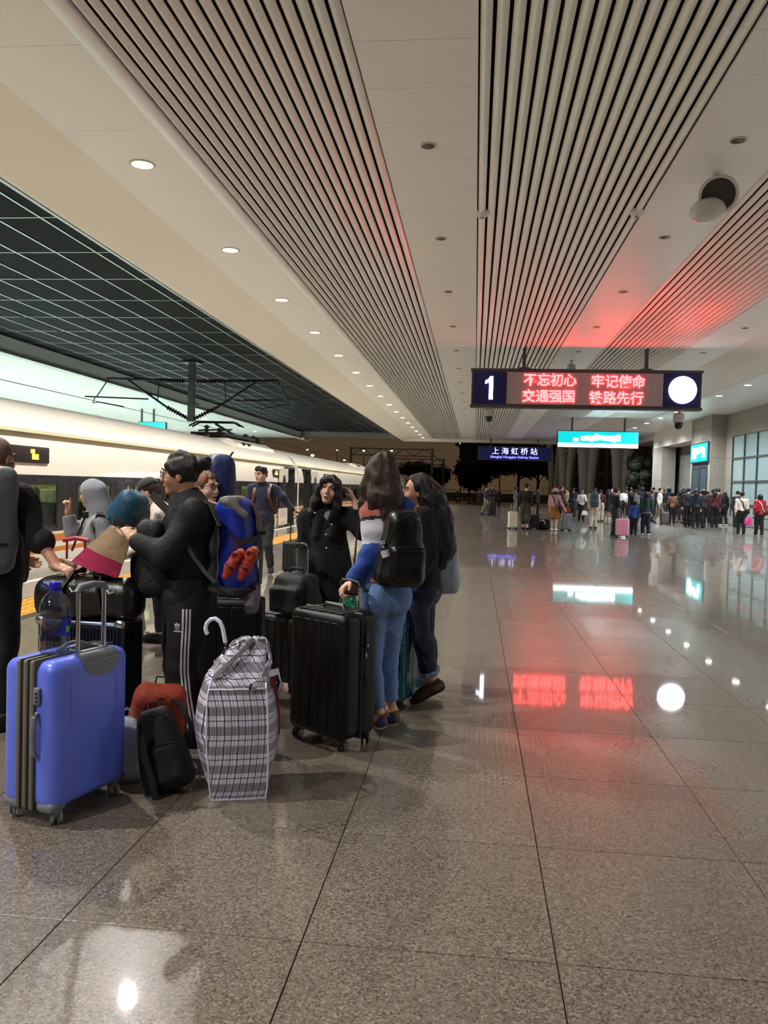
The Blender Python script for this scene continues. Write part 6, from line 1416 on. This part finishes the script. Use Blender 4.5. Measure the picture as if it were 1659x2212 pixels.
# teal pack of the hooded traveller, navy pack of the red-blond one, grey pack of the cropped-haired man
pack('teal blue hiking pack on the traveller in the grey hoodie', A(272, 1110, 6.9), rotm(-J2['a'], .55, 0), (.15, .125, .22), mat('teal_nylon', (18, 72, 98), .55, bump=.5, bscale=16), True, None, [([Vector(A(230, 1112, 6.72)), Vector(A(212, 1110, 6.70)), Vector(A(204, 1125, 6.70)), Vector(A(204, 1150, 6.70))], [(0, -.6, 1), (-.3, -.6, 1), (-1, -.6, 0), (-1, -.6, 0)], .05)], (.9, .8), disp=(.008, 22), seed=3, pocketmt=mat('navy_pocket', (16, 26, 44), .6))
pack('tall navy hiking pack on the person with red-blond hair', A(470, 1075, 5.75), rotm(-J5['a'], -.05, 0), (.14, .12, .31), mat('navy_pack_nylon', (22, 40, 92), .5, bump=.5, bscale=16), True, None, [], (.9, .85), disp=(.008, 20), seed=11)
pack('grey and black hiking pack on the man at the left edge', A(-12, 1120, 4.40), rotm(-J1['a'], -.05, 0), (.16, .10, .30), mat('slate_pack_nylon', (88, 96, 98), .5, bump=.4, bscale=20), True, None, [], (.9, .85), disp=(.007, 22), seed=12, pocketmt=M_mattblk)
# packs on the floor
pack('rust orange backpack lying behind the black one on the floor', (-1.605, 4.10, .255), rotm(.4, .35, .12), (.145, .09, .20), mat('rust_orange_canvas', (164, 62, 38), .7, bump=.4, bscale=25), True, None, [([Vector(p) for p in ((-1.52, 4.04, .40), (-1.44, 4.00, .37), (-1.375, 3.97, .28), (-1.38, 3.96, .18), (-1.44, 3.98, .10))], [(.3, -.5, 1), (.7, -.6, .6), (1, -.6, 0), (1, -.6, -.3), (.6, -.8, -.5)], .028)], disp=(.008, 24), seed=21)
pack('small black backpack slumped on the floor between suitcase and plaid bag', (-1.465, 3.84, .195), rotm(.25, -.22, -.28), (.125, .085, .205), M_mattblk, True, None, [([Vector(p) for p in ((-1.52, 3.70, .30), (-1.49, 3.69, .2), (-1.455, 3.70, .08), (-1.44, 3.70, .006))], [(0, -1, .2)]*4, .03)], (.6, .7), disp=(.008, 24), seed=22)
pack('dark red backpack standing behind the plaid bag', (-1.19, 4.42, .30), rotm(-.5, .1, .0), (.15, .10, .225), mat('dark_red_nylon', (126, 24, 26), .55, bump=.4, bscale=25), True, None, [], (.9, .8), disp=(.008, 22), seed=23)
# ---- kraft paper bag with magenta base, tilted on the duffel
M_kraft = mat('kraft_paper', (172, 146, 112), .75, bump=.3, bscale=18, var=.06); M_mag = mat('magenta_paper', (176, 38, 84), .6, bump=.3, bscale=18)
kb = thing('paper_bag', 'brown paper bag with a magenta base tilted over the duffel', 'bag', tuple(A(215, 1200, 4.42)))
q0 = Vector(A(215, 1200, 4.42)); cs = [Vector(A(x, y, 4.36))-q0 for x, y in ((238, 1135), (283, 1169), (253, 1250), (152, 1213))]; bk_ = [Vector(A(x, y, 4.50))-q0 for x, y in ((243, 1134), (284, 1166), (256, 1246), (157, 1211))]
def lerp4(P, t):   # split between the open edge (0,1) and the base edge (3,2)
    return P[0].lerp(P[3], t), P[1].lerp(P[2], t)
def slab_(t0, t1, nm, mt, n=4):
    mb = MB(); rg = random.Random(3)
    for i in range(n+1):
        t = t0+(t1-t0)*i/n
        for P, sg_ in ((cs, -1), (bk_, 1)):
            a, b = lerp4(P, t)
            for k in range(5):
                p = a.lerp(b, k/4); p = p+Vector((0, sg_*.022*math.sin(PI*k/4)+rg.uniform(-.004, .004), rg.uniform(-.003, .003))); mb.v.append(tuple(p))
    for i in range(n):
        o0, o1 = i*10, (i+1)*10
        lp0 = [o0+k for k in range(5)]+[o0+5+k for k in reversed(range(5))]; lp1 = [o1+k for k in range(5)]+[o1+5+k for k in reversed(range(5))]
        for k in range(10): mb.f.append((lp0[k], lp0[(k+1) % 10], lp1[(k+1) % 10], lp1[k])); mb.mi.append(0)
    for o0 in (0, n*10): mb.f.append(tuple([o0+k for k in range(5)]+[o0+5+k for k in reversed(range(5))])); mb.mi.append(0)
    return mb.build(nm, mt, kb, 25)
slab_(0, .60, 'paper_body', M_kraft, 5); slab_(.60, 1.0, 'magenta_base', M_mag, 3)
MB().tube([cs[0].lerp(cs[1], .2), cs[0].lerp(cs[1], .4)+Vector((-.0, -.01, .03)), cs[0].lerp(cs[1], .7)], .004, 6).build('paper_handle', M_kraft, kb)
# phone in the woman's hands
ph = MB().rbox((0, 0, 0), (.072, .009, .14), .004, 2, M=Matrix.Rotation(-.9, 3, 'X') @ Matrix.Rotation(.5, 3, 'Z')).build('phone', mat('phone_black', (20, 20, 22), .2), None, 40); ph.location = A(252, 1141, 4.52); tag(ph, 'dark phone held by the woman in track trousers', 'phone')
# ---- thin plastic carrier bags and totes
M_film = mat('thin_white_plastic', (196, 206, 214), .35, bump=.7, bscale=16); M_film2 = mat('pale_blue_white_plastic', (178, 190, 206), .4, bump=.7, bscale=14); M_tote = mat('cream_cotton_tote', (206, 198, 182), .85, bump=.5, bscale=10)
def carrier(label, top_, w, d, hgt, mt, base=None, rz=0.0, seed=1, name='carrier_bag', hnd=.12):
    b = base if base is not None else (top_[0], top_[1], top_[2]-hgt-hnd)
    t = thing(name, label, 'bag', tuple(b), rz); s = SDF((-w-.1, -d-.1, -.05), (w+.1, d+.1, hgt+.08), .011)
    s.box((0, 0, hgt/2), (w, d, hgt/2), d*.6, None, 0, taper=(.72, .5), bulge=.02); s.disp(.009, 26, seed, (1, 1, .45)); s.build('bag_film', mt, t)
    for q in (-1, 1): MB().tube([(-w*.5, q*.01, hgt-.02), (-w*.3, q*.015, hgt+hnd*.6), (0, q*.012, hgt+hnd), (w*.3, q*.015, hgt+hnd*.6), (w*.5, q*.01, hgt-.02)], .006, 6, flat=.5).build('bag_handle', mt, t)
    return t
carrier('white plastic bag hanging behind the long-haired woman', A(955, 1150, 5.80), .105, .07, .36, M_film2, tuple(A(960, 1284, 5.80)), .15, 2)
carrier('crumpled white plastic bag on the floor behind the periwinkle suitcase', None, .09, .10, .30, M_film, (-1.70, 3.96, 0.0), .3, 5, hnd=.05)
carrier('cream tote bag standing on a small luggage cart', None, .155, .09, .33, M_tote, (-3.19, 7.42, .055), .1, 7, 'tote_bag', .10)
lc = thing('luggage_cart', 'flat dark luggage cart under the cream tote bag', 'cart', (-3.19, 7.42, 0), .1); MB().rbox((0, 0, .045), (.34, .22, .02), .006, 2).build('platform', M_blkpl, lc)
for x in (-1, 1):
    for y in (-1, 1): MB().lathe([(.014, -.01), (.018, 0), (.014, .01)], (x*.13, y*.08, .019), 14, (0, 1, 0)).build('wheel', M_wheel, lc, 40)
pc = thing('grey_pouch', 'light grey pouch hanging from the dry bag hip belt', 'pouch', tuple(A(545, 1292, 4.62))); s = SDF((-.1, -.1, -.13), (.1, .1, .13), .009); s.box((0, 0, 0), (.034, .045, .088), .028, None, 0, bulge=.01); s.disp(.003, 40, 2); s.build('pouch_body', mat('light_grey_cloth', (142, 142, 150), .7, bump=.3), pc); MB().tube([(0, 0, .085), (.0, 0, .11)], .006, 6).build('loop', M_web, pc); MB().tube([(.022, -.035, .07), (.030, -.03, 0), (.022, -.035, -.07)], .003, 6).build('zip', M_web, pc)
gb = carrier('green spotted bag behind the trolley handle of the large black suitcase', None, .055, .05, .16, mat('green_dotted_film', (36, 128, 84), .35, bump=.4, bscale=16), tuple(A(754, 1322, 5.25)), 0, 8, hnd=.06)
for k, (x, z) in enumerate(((-.03, .05), (.02, .09), (.03, .04), (-.01, .12), (-.035, .10))): MB().lathe([(.008, 0), (.008, .004), (.003, .005)], (x, -.056, z), 10, (0, -1, 0)).build('pale_dot', mat('pale_green_dot', (150, 206, 176), .5), gb, 40)
hb = thing('shoulder_bag', 'small maroon shoulder bag hanging in front of the striped sweater', 'bag', tuple(A(757, 1268, 5.12))); s = SDF((-.12, -.1, -.1), (.12, .1, .12), .009); s.box((0, 0, 0), (.065, .03, .055), .025, None, 0); s.disp(.004, 30, 1); s.build('bag_body', mat('maroon_leather', (64, 22, 26), .5), hb)
MB().tube([Vector(A(x, y, 5.12))-Vector(A(757, 1268, 5.12)) for x, y in ((760, 1252), (766, 1210), (770, 1165), (778, 1110))], .006, 6).build('bag_strap', mat('dark_strap', (40, 26, 24), .6), hb); MB().rbox(Vector(A(765, 1207, 5.12))-Vector(A(757, 1268, 5.12)), (.014, .01, .03), .003, 2).build('strap_buckle', M_chr, hb)
# red trolley handle, dark case and cream cloth behind the duffel
rcx = ribcase('dark suitcase with a red trolley grip beside the hooded traveller', tuple(A(160, 1440, 6.1)*V3(1, 1, 0)), .1, .40, .25, .70, M_blk2, 4, 1.02, False, r=.04, halfr=.07, rodmt=mat('red_rod', (150, 24, 34), .35))
MB().tube([(-.10, 0, 1.012), (0, 0, 1.03), (.10, 0, 1.012)], .017, 10).build('red_grip', mat('red_grip_plastic', (170, 28, 44), .4), rcx)
st = thing('cream_cloth', 'crumpled cream cloth lying on the duffel', 'cloth', tuple(A(132, 1222, 4.55))); s = SDF((-.14, -.1, -.08), (.14, .1, .1), .008); s.ell((0, 0, 0), (.075, .05, .035), None, 0); s.ell((.04, 0, .015), (.04, .04, .03), None, .03); s.disp(.008, 50, 3); s.build('cloth_folds', mat('cream_fabric', (222, 206, 184), .85, bump=.5), st)
pl = thing('black_monopod', 'thin black pole leaning beside the hooded traveller', 'pole', tuple(A(155, 1190, 6.5))); MB().tube([Vector((0, 0, 0)), Vector(A(183, 1118, 6.6))-Vector(A(155, 1190, 6.5))], .010, 8).build('pole', M_blkpl, pl); MB().rbox(Vector(A(184, 1112, 6.6))-Vector(A(155, 1190, 6.5)), (.05, .04, .06), .01, 2).build('head', M_blkpl, pl)

# ================================================================== THE QUEUE IN THE DISTANCE
def cm(name, rgb, rough=.8): return mat('crowd_'+name, rgb, rough, var=.12, vscale=7)
DARKS = {'black': (12, 12, 14), 'navy': (20, 26, 44), 'charcoal': (34, 35, 38), 'dark brown': (44, 34, 30), 'maroon': (84, 22, 30), 'dark green': (22, 48, 42), 'grey': (96, 96, 100), 'white': (224, 220, 214), 'cream': (226, 210, 196), 'red': (170, 28, 40),
         'pink': (206, 150, 158), 'tan': (124, 86, 58), 'blue': (38, 72, 140), 'khaki': (120, 108, 92), 'beige': (196, 180, 158), 'olive': (58, 60, 48), 'mustard': (140, 88, 34), 'dark grey': (46, 46, 50)}
def stroller(label, px, fy, hy, a, topc, botc, hairk='short', sl=1.93, kind='trousers', shoes='black', hat=None, pose=0, fem=True, Y=None, coat=0.0, seed=0, shirt=None, xmax=12.0):
    g_ = A(px, fy, 1.0); r_ = g_-V3(0, 0, 1.5); s_ = -1.5/r_[2]; b = V3(0, 0, 1.5)+r_*s_
    if b[0] > xmax: b = V3(xmax, xmax*(A(px, fy, 40.)[1]/A(px, fy, 40.)[0]), 0)
    H = A(px, hy, b[1])[2]-.02; H = min(max(H, 1.15), 1.86); J = skel(b, H, a, .02, 0, fem); rg = random.Random(seed+int(px))
    f, r = fwd(a), rgt(a); st = rg.uniform(-.10, .10)
    if pose == 1: st = .24       # walking
    J['anL'] = J['anL']+f*st; J['anR'] = J['anR']-f*st; J['knL'] = J['knL']+f*(st*.55+.03); J['knR'] = J['knR']-f*(st*.35-.03)
    if pose == 1: J['anR'] = J['anR']+V3(0, 0, .05); J['ptR'] = .5
    for n, sd in (('L', -1), ('R', 1)):
        if pose == 2: J['elm'] = None
        if pose in (2, 4): J['el'+n] = J['sh'+n]+r*sd*.05-V3(0, 0, .26*H/1.68)+f*.05; J['wr'+n] = J['el'+n]+f*.18-r*sd*.10+V3(0, 0, .12)
        elif pose == 3 and n == 'R': J['el'+n] = J['sh'+n]+r*.10-V3(0, 0, .25); J['wr'+n] = J['el'+n]+r*.14-V3(0, 0, .20)
    J = {k: v for k, v in J.items() if v is not None}; J['hy'] = a+rg.uniform(-.35, .35)
    t = person(label, J); skin = [SKIN_A, SKIN_B, SKIN_C][rg.randrange(3)]
    hs = [(n, U(J['wr'+n]-J['el'+n]), -r*(1 if n == 'R' else -1)+f*.2, 1, .7, {}) for n in 'LR']
    s = grid(J, .034, [(J['hd']-.14, J['hd']+.14, .016)], .22); s_torso(s, J); s_head(s, J, True)
    for n in 'LR': s_arm(s, J, n, 0, 0, 2); s_leg(s, J, n, -.008); s_foot(s, J, n); s.cone(J['wr'+n], J['wr'+n]+U(J['wr'+n]-J['el'+n])*.10, .034, .026, .02)
    finish(s, 'body', skin, t, J); g = J['g']
    s = grid(J, .021, (), .25); s_torso(s, J, .024, .05)
    for n in 'LR': s_arm(s, J, n, .020, 0, sl, .025)
    if coat: s.cone(J['pel'], V3(b[0], b[1], coat), .16*g+.03, .19*g, .06, sq=(f, 1.25))
    s.disp(.008, 22, seed); s.cut(V3(0, 0, coat or J['pel'][2]-.07), (0, 0, -1)); s.cut(J['nk']+V3(0, 0, .03), (0, 0, 1)); finish(s, 'jacket', cm(topc.replace(' ', '_'), DARKS[topc]), t, J)
    if shirt:
        s = grid(J, .026, (), .25); s.ell(J['pel'], (.155*g+.045, .12*g+.045, .12), rotm(-a), 0); s.disp(.008, 30, 2); s.cut(J['pel']-V3(0, 0, .12), (0, 0, -1)); s.cut(J['pel'], (0, 0, 1)); finish(s, 'shirt_hem', cm(shirt, DARKS[shirt]), t, J)
    if kind == 'trousers' or kind == 'shorts':
        e = 1.95 if kind == 'trousers' else 1.12
        s = grid(J, .026, (), .22); s.ell(J['pel'], (.155*g+.022, .114*g+.022, .15*g), rotm(-a), .05)
        for n in 'LR': s_leg(s, J, n, .022 if kind == 'trousers' else .05, e, .04, .008)
        s.disp(.006, 26, seed+1); s.cut(V3(0, 0, .05), (0, 0, -1)); finish(s, kind, cm(botc.replace(' ', '_'), DARKS[botc]), t, J)
    else:
        zk = .30*H if kind == 'skirt' else .10*H
        s = grid(J, .024, (), .3); s.ell(J['pel'], (.16*g+.02, .12*g+.02, .14*g), rotm(-a), .05); s.cone(J['pel'], V3(b[0], b[1], zk-.02), .15*g, .23*g, .05, sq=(f, 1.2)); s.disp(.012, 22, seed, (1, 1, .2)); s.cut(V3(0, 0, zk), (0, 0, -1)); finish(s, 'skirt', cm(botc.replace(' ', '_'), DARKS[botc]), t, J)
    for n in 'LR': shoe(t, J, n, cm('shoe_'+shoes, DARKS[shoes]), None, .022)
    hm = HAIR_K
    if hairk == 'long': hair(t, J, hm, [([(0, -.05, .02), (0, -.09, -.12), (0, -.11, -.30)], [.08, .09, .06])], [((0, .05, .03), (0, 1, -.35))], h=.018, fold=0)
    elif hairk == 'bun': hair(t, J, hm, [([(0, -.08, .07), (0, -.10, .09)], [.045, .04])], [((0, .05, .04), (0, 1, -.5)), ((0, 0, -.06), (0, .3, -1))], h=.018, fold=0)
    elif hairk == 'bob': hair(t, J, hm, [([(-.05, -.03, .02), (-.07, -.03, -.10)], [.06, .045]), ([(.05, -.03, .02), (.07, -.03, -.10)], [.06, .045]), ([(0, -.06, .0), (0, -.07, -.11)], [.07, .05])], [((0, .05, .03), (0, 1, -.35))], h=.018, fold=0)
    else: hair(t, J, hm, [], [((0, .055, .045), (0, 1, -.55)), ((0, 0, -.045), (0, .25, -1))], h=.016, fold=0)
    if hat:
        R = head_R(J).astype(float); s = SDF(J['hd']-.22, J['hd']+.22, .016); s.ell(J['hd']+R@V3(0, -.01, .055), (.098, .112, .085), R.astype(np.float32), 0); s.cut(J['hd']+R@V3(0, 0, .045), (0, 0, -1))
        if hat[0] == 'bucket': s.cone(J['hd']+V3(0, 0, .05), J['hd']+V3(0, 0, .02), .12, .15, .02, sq=((0, 0, 1), 2.5))
        else: s.cone(J['hd']+R@V3(0, .07, .05), J['hd']+R@V3(0, .16, .04), .07, .06, .01, sq=((0, 0, 1), 4))
        finish(s, 'hat', cm(hat[1].replace(' ', '_'), DARKS[hat[1]]), t, J)
    return J, t
AW = 0.0; TC = PI; LF = -PI/2; RT = PI/2
def crowd_pack(J, label, rgb, h=(.15, .09, .21)):
    pack(label, J['ch']-fwd(J['a'])*.21-V3(0, 0, .05), rotm(-J['a']), h, mat('crowd_pack_%d_%d_%d' % rgb, rgb, .7), False, h=.03, disp=(.006, 22))
def crowd_case(label, px, fy, w, hgt, mt, grip=0, rz=.2, d=.25):
    r_ = A(px, fy, 1.0)-V3(0, 0, 1.5); b = V3(0, 0, 1.5)+r_*(-1.5/r_[2])
    t = thing('suitcase', label, 'suitcase', tuple(b), rz)
    MB().rbox((0, 0, (hgt+.06)/2), (w, d, hgt-.06), .04, 3).build('shell', mt, t)
    for k in range(4): MB().rbox(((-.375+.25*k)*w*.9, -d/2, (hgt+.06)/2), (w*.17, .012, hgt*.8), .005, 1).build('raised_panel', mt, t)
    for a in (-1, 1):
        for c in (-1, 1): MB().lathe([(.02, -.015), (.032, -.01), (.032, .01), (.02, .015)], (a*w*.38, c*d*.34, .033), 12, (0, 1, 0)).build('wheel', M_wheel, t, 40)
    if grip: trolley(t, 0, d*.3, hgt-.04, grip, .07, 'x', M_chr, M_blkpl, .012, .018)
    return t
PAL = [
 ('person in a navy jacket and khaki trousers walking by the train side', 1048, 1113, 1048, RT-.3, 'navy', 'khaki', dict(pose=1, fem=False)),
 ('person in a dark patterned top standing behind a black suitcase', 1061, 1110, 1048, TC, 'charcoal', 'black', dict(hairk='bob', pose=2)),
 ('distant dark figure nearest the platform-end fence, left one', 1037, 1091, 1058, AW, 'charcoal', 'black', {}),
 ('distant dark figure nearest the platform-end fence, right one', 1077, 1092, 1057, AW+.5, 'black', 'black', {}),
 ('person in a grey-brown jacket with a dark red bag', 1112, 1107, 1049, RT, 'grey', 'khaki', dict(pose=2, hairk='bob')),
 ('large man in a black jacket, black cap and olive shorts', 1134, 1144, 1044, AW+.3, 'black', 'olive', dict(kind='shorts', hat=('cap', 'black'), fem=False)),
 ('person in black leaning right behind the man in shorts', 1160, 1112, 1053, RT, 'black', 'black', dict(pose=3, fem=False)),
 ('woman in a pink hat, pink top and mustard skirt', 1196, 1147, 1054, AW+.35, 'pink', 'mustard', dict(kind='skirt', hat=('bucket', 'pink'), shoes='white', pose=3, hairk='bob')),
 ('person in a maroon jacket behind the silver suitcase', 1210, 1118, 1049, RT, 'maroon', 'black', dict(pose=2)),
 ('person in a beige vest peeking behind the maroon jacket', 1224, 1114, 1053, LF, 'beige', 'charcoal', {}),
 ('person in a long navy coat facing away', 1237, 1118, 1053, AW, 'navy', 'black', dict(coat=.45)),
 ('woman in a white jacket holding a phone and a white paper bag', 1255, 1126, 1057, TC, 'white', 'black', dict(pose=2, hairk='long')),
 ('long-haired person with a grey hiking pack and beige trousers', 1281, 1142, 1052, AW, 'white', 'beige', dict(hairk='long')),
 ('person in maroon half hidden by the grey hiking pack', 1296, 1127, 1057, AW, 'maroon', 'beige', {}),
 ('long-haired woman in a black dress and white shoes', 1312, 1123, 1056, AW+.3, 'black', 'black', dict(kind='skirt', hairk='long', shoes='white')),
 ('person in dark clothes facing us behind the black dress', 1320, 1112, 1055, TC, 'charcoal', 'black', {}),
 ('man in a navy jacket leaning on the pink suitcase', 1327, 1158, 1053, RT-.2, 'navy', 'dark grey', dict(pose=2, fem=False)),
 ('person in a white top behind the man with the pink suitcase', 1345, 1118, 1056, AW, 'white', 'black', {}),
 ('child in a blue jacket and white-striped trousers', 1368, 1156, 1079, AW+.2, 'blue', 'black', dict(hairk='bob')),
 ('person in black with a small grey backpack behind the child', 1371, 1135, 1056, AW, 'black', 'black', dict(fem=False, shoes='white')),
 ('woman in a dark green jacket, navy trousers and white shoes', 1394, 1157, 1061, AW, 'dark green', 'navy', dict(hairk='bob', shoes='white', shirt='grey')),
 ('person in grey beside the dark green jacket', 1406, 1127, 1058, RT, 'grey', 'black', {}),
 ('tall dark-haired person behind the white shirt', 1410, 1118, 1051, AW, 'charcoal', 'black', dict(fem=False)),
 ('man in a white shirt and khaki trousers', 1423, 1130, 1053, RT+.4, 'white', 'khaki', dict(fem=False, pose=1)),
 ('woman in a tan jacket and black trousers', 1451, 1133, 1061, AW+.2, 'tan', 'black', dict(hairk='bob', pose=2)),
 ('person in a long black skirt beside the tan jacket', 1467, 1130, 1060, AW, 'black', 'black', dict(kind='skirt', hairk='bob')),
 ('child in a red jacket behind the grey suitcase', 1489, 1127, 1070, AW, 'red', 'black', {}),
 ('person in black beside the child in red', 1497, 1120, 1058, AW, 'black', 'dark grey', {}),
 ('man with a black backpack and dark trousers near the middle of the queue', 1512, 1134, 1058, AW, 'black', 'dark grey', dict(fem=False)),
 ('person in a dark grey jacket right of the black backpack', 1526, 1124, 1060, AW+.2, 'charcoal', 'black', {}),
 ('tall person in a navy jacket by the glass wall', 1538, 1122, 1056, AW, 'navy', 'black', dict(fem=False)),
 ('person in black with a pack by the glass wall', 1547, 1125, 1063, AW, 'black', 'black', {}),
 ('long-haired woman all in black with white shoes', 1563, 1127, 1061, AW-.3, 'black', 'black', dict(hairk='long', shoes='white')),
 ('person in dark clothes half hidden by the cream shirt', 1590, 1131, 1059, AW+.6, 'charcoal', 'navy', {}),
 ('man in a cream shirt and black cap carrying a pink bag', 1600, 1154, 1062, AW+.1, 'cream', 'black', dict(hat=('cap', 'black'), fem=False)),
 ('woman in a red hooded jacket and black trousers', 1639, 1156, 1066, AW, 'red', 'black', dict(hairk='bob')),
]
CR = {}
for i, (lb, px, fy, hy, a, tcol, bcol, kw) in enumerate(PAL): CR[px] = stroller(lb, px, fy, hy, a, tcol, bcol, seed=i, **kw)
# backs of heads deeper in the queue
rq = random.Random(9); words = ['behind the white shirt', 'behind the tan jacket', 'nearest the child in red', 'above the grey suitcase', 'behind the child in red', 'in front of the stone pier', 'below the blue screen', 'beside the glass doors', 'left of the black backpack', 'right of the black backpack', 'left of the woman all in black', 'behind the navy jacket by the glass', 'beside the fence end', 'behind the green jacket', 'behind the blue child']
for i, px in enumerate((1432, 1443, 1486, 1474, 1482, 1470, 1492, 1503, 1505, 1520, 1551, 1544, 1352, 1386, 1362)):
    tcol = ['black', 'navy', 'charcoal', 'dark brown', 'black', 'maroon'][i % 6]
    stroller('dark-haired person in %s %s' % (tcol, words[i]), px, 1106+rq.uniform(-4, 9), 1052+rq.uniform(0, 9), AW+rq.uniform(-.5, .5), tcol, 'black', ['short', 'bob', 'short', 'long'][i % 4], seed=60+i, fem=bool(i % 2), xmax=11.9-(i*7 % 5)*.55)
crowd_pack(CR[1281][0], 'grey hiking pack on the person in beige trousers', (72, 84, 92), (.17, .12, .30)); crowd_pack(CR[1371][0], 'small grey backpack on the person behind the child', (104, 102, 104)); crowd_pack(CR[1512][0], 'black backpack on the man in the middle of the queue', (24, 24, 28)); crowd_pack(CR[1547][0], 'dark pack on the person by the glass wall', (28, 30, 36))
M_ivory = mat('ivory_shell', (226, 216, 196), .35); M_silver = mat('silver_shell', (150, 154, 162), .25, metal=.7); M_pinkc = mat('pink_shell', (232, 156, 176), .35, coat=.3); M_gyc = mat('taupe_case', (92, 84, 80), .6)
crowd_case('ivory suitcase beside the man in olive shorts', 1107, 1143, .34, .66, M_ivory, 1.0); crowd_case('black suitcase right of the man in olive shorts', 1153, 1144, .36, .56, M_blk2, .95); crowd_case('silver suitcase pulled by the woman in the pink hat', 1222, 1147, .36, .66, M_silver, 1.0)
crowd_case('pink suitcase held by the man in the navy jacket', 1343, 1161, .42, .62, M_pinkc, 1.0, -.1); crowd_case('black suitcase beside the person in the patterned top', 1063, 1114, .40, .74, M_blk2, 1.0); crowd_case('dark taupe suitcase behind the white shirt', 1435, 1133, .36, .60, M_gyc, 1.0)
crowd_case('grey fabric suitcase behind the long black skirt', 1481, 1125, .46, .74, mat('grey_fabric_case', (104, 100, 98), .7), 0); crowd_case('dark wheeled case near the glass wall', 1538, 1128, .46, .62, mat('dark_blue_case', (30, 32, 38), .6), .95); crowd_case('far dark suitcase beside the left fence figure', 1034, 1092, .4, .6, M_blk2)
def gpt(px, fy):
    r_ = A(px, fy, 1.0)-V3(0, 0, 1.5); return V3(0, 0, 1.5)+r_*(-1.5/r_[2])
soft('duffel_bag', 'black travel bag with a white strap beside the mustard skirt', 'bag', tuple(gpt(1173, 1144)), lambda s: s.box((0, 0, .2), (.26, .16, .2), .08, None, 0), (.36, .26, .48), .03, M_mattblk, 'bag_body', (.01, 18), 2, 0, lambda t: MB().tube([(-.2, -.17, .30), (-.02, -.19, .36), (.06, -.19, .22)], .022, 8).build('white_strap', M_wht, t))
soft('red_bag', 'small red bag on top of the silver suitcase', 'bag', tuple(gpt(1222, 1147)+V3(.05, .02, .67)), lambda s: s.box((0, 0, .1), (.10, .08, .10), .03, None, 0), (.2, .2, .3), .022, mat('bright_red_bag', (176, 40, 34), .5), 'bag_body', (.004, 30), 1, 0, lambda t: MB().tube([(-.05, 0, .19), (0, 0, .25), (.05, 0, .19)], .01, 6).build('handle', M_web, t))
b = CR[1255][0]; carrier('white paper bag hanging from the woman in the white jacket', None, .15, .06, .22, mat('white_paper', (222, 220, 216), .6), tuple(A(1262, 1113, b['base'][1]-.3)), 0, 3, 'paper_bag', .1)
b = CR[1600][0]; carrier('bright pink bag carried by the man in the cream shirt', None, .16, .10, .30, mat('hot_pink_film', (214, 52, 130), .4), tuple(A(1614, 1134, b['base'][1])), 0, 4, hnd=.16)
b = CR[1112][0]; carrier('dark red handbag at the side of the grey-brown jacket', None, .10, .06, .16, mat('dark_red_leather', (96, 26, 28), .5), tuple(b['wrR']+V3(0, -.1, -.25)), 0, 4, 'handbag', .08)
crowd_pouch = carrier('pale green bag on the ivory suitcase', None, .09, .06, .24, mat('pale_green_film', (150, 190, 130), .5), tuple(gpt(1098, 1141)+V3(0.05, 0.05, .0)), 0, 6, hnd=.08)
for px, rgb, lb in ((1600, (20, 18, 20), 'dark crossbody strap over the cream shirt'), (1639, (206, 176, 168), 'pale crossbody strap over the red jacket'), (1196, (70, 40, 44), 'dark crossbody strap over the pink top')):
    J = CR[px][0]; f = fwd(J['a']); r = rgt(J['a']); bb = J['base']; pts = [J['shL']+V3(0, 0, .09)-bb+r*.02, J['ch']-f*.165+V3(0, 0, .06)-bb, J['wa']-f*.155+r*.06-bb, J['pel']+r*.20-f*.06-bb]
    t = thing('crossbody_bag', lb, 'bag', tuple(bb)); MB().strap([Vector(p) for p in pts], [tuple(-f+V3(0, 0, .8)), tuple(-f), tuple(-f), tuple(r-f)], .04, .012).build('strap', mat('strap_%d' % px, rgb, .7), t, 60)
    MB().rbox(Vector(J['pel']+r*.23-bb), (.10, .2, .2), .04, 3).build('bag_body', mat('strapbag_%d' % px, (30, 28, 30), .6), t)
gsw = thing('green_sweeper', 'small green machine at the platform end left of the fence figures', 'machine', tuple(gpt(988, 1075))); MB().rbox((0, 0, .28), (.9, .6, .4), .12, 3).build('body', mat('bright_green_plastic', (40, 150, 96), .5), gsw); MB().rbox((0, 0, .75), (.4, .35, .5), .1, 3).build('tank', mat('pale_plastic', (140, 150, 146), .5), gsw); MB().lathe([(.25, 0), (.3, .03), (.25, .1)], (-.3, -.2, 0), 16).build('brush', M_blkpl, gsw)
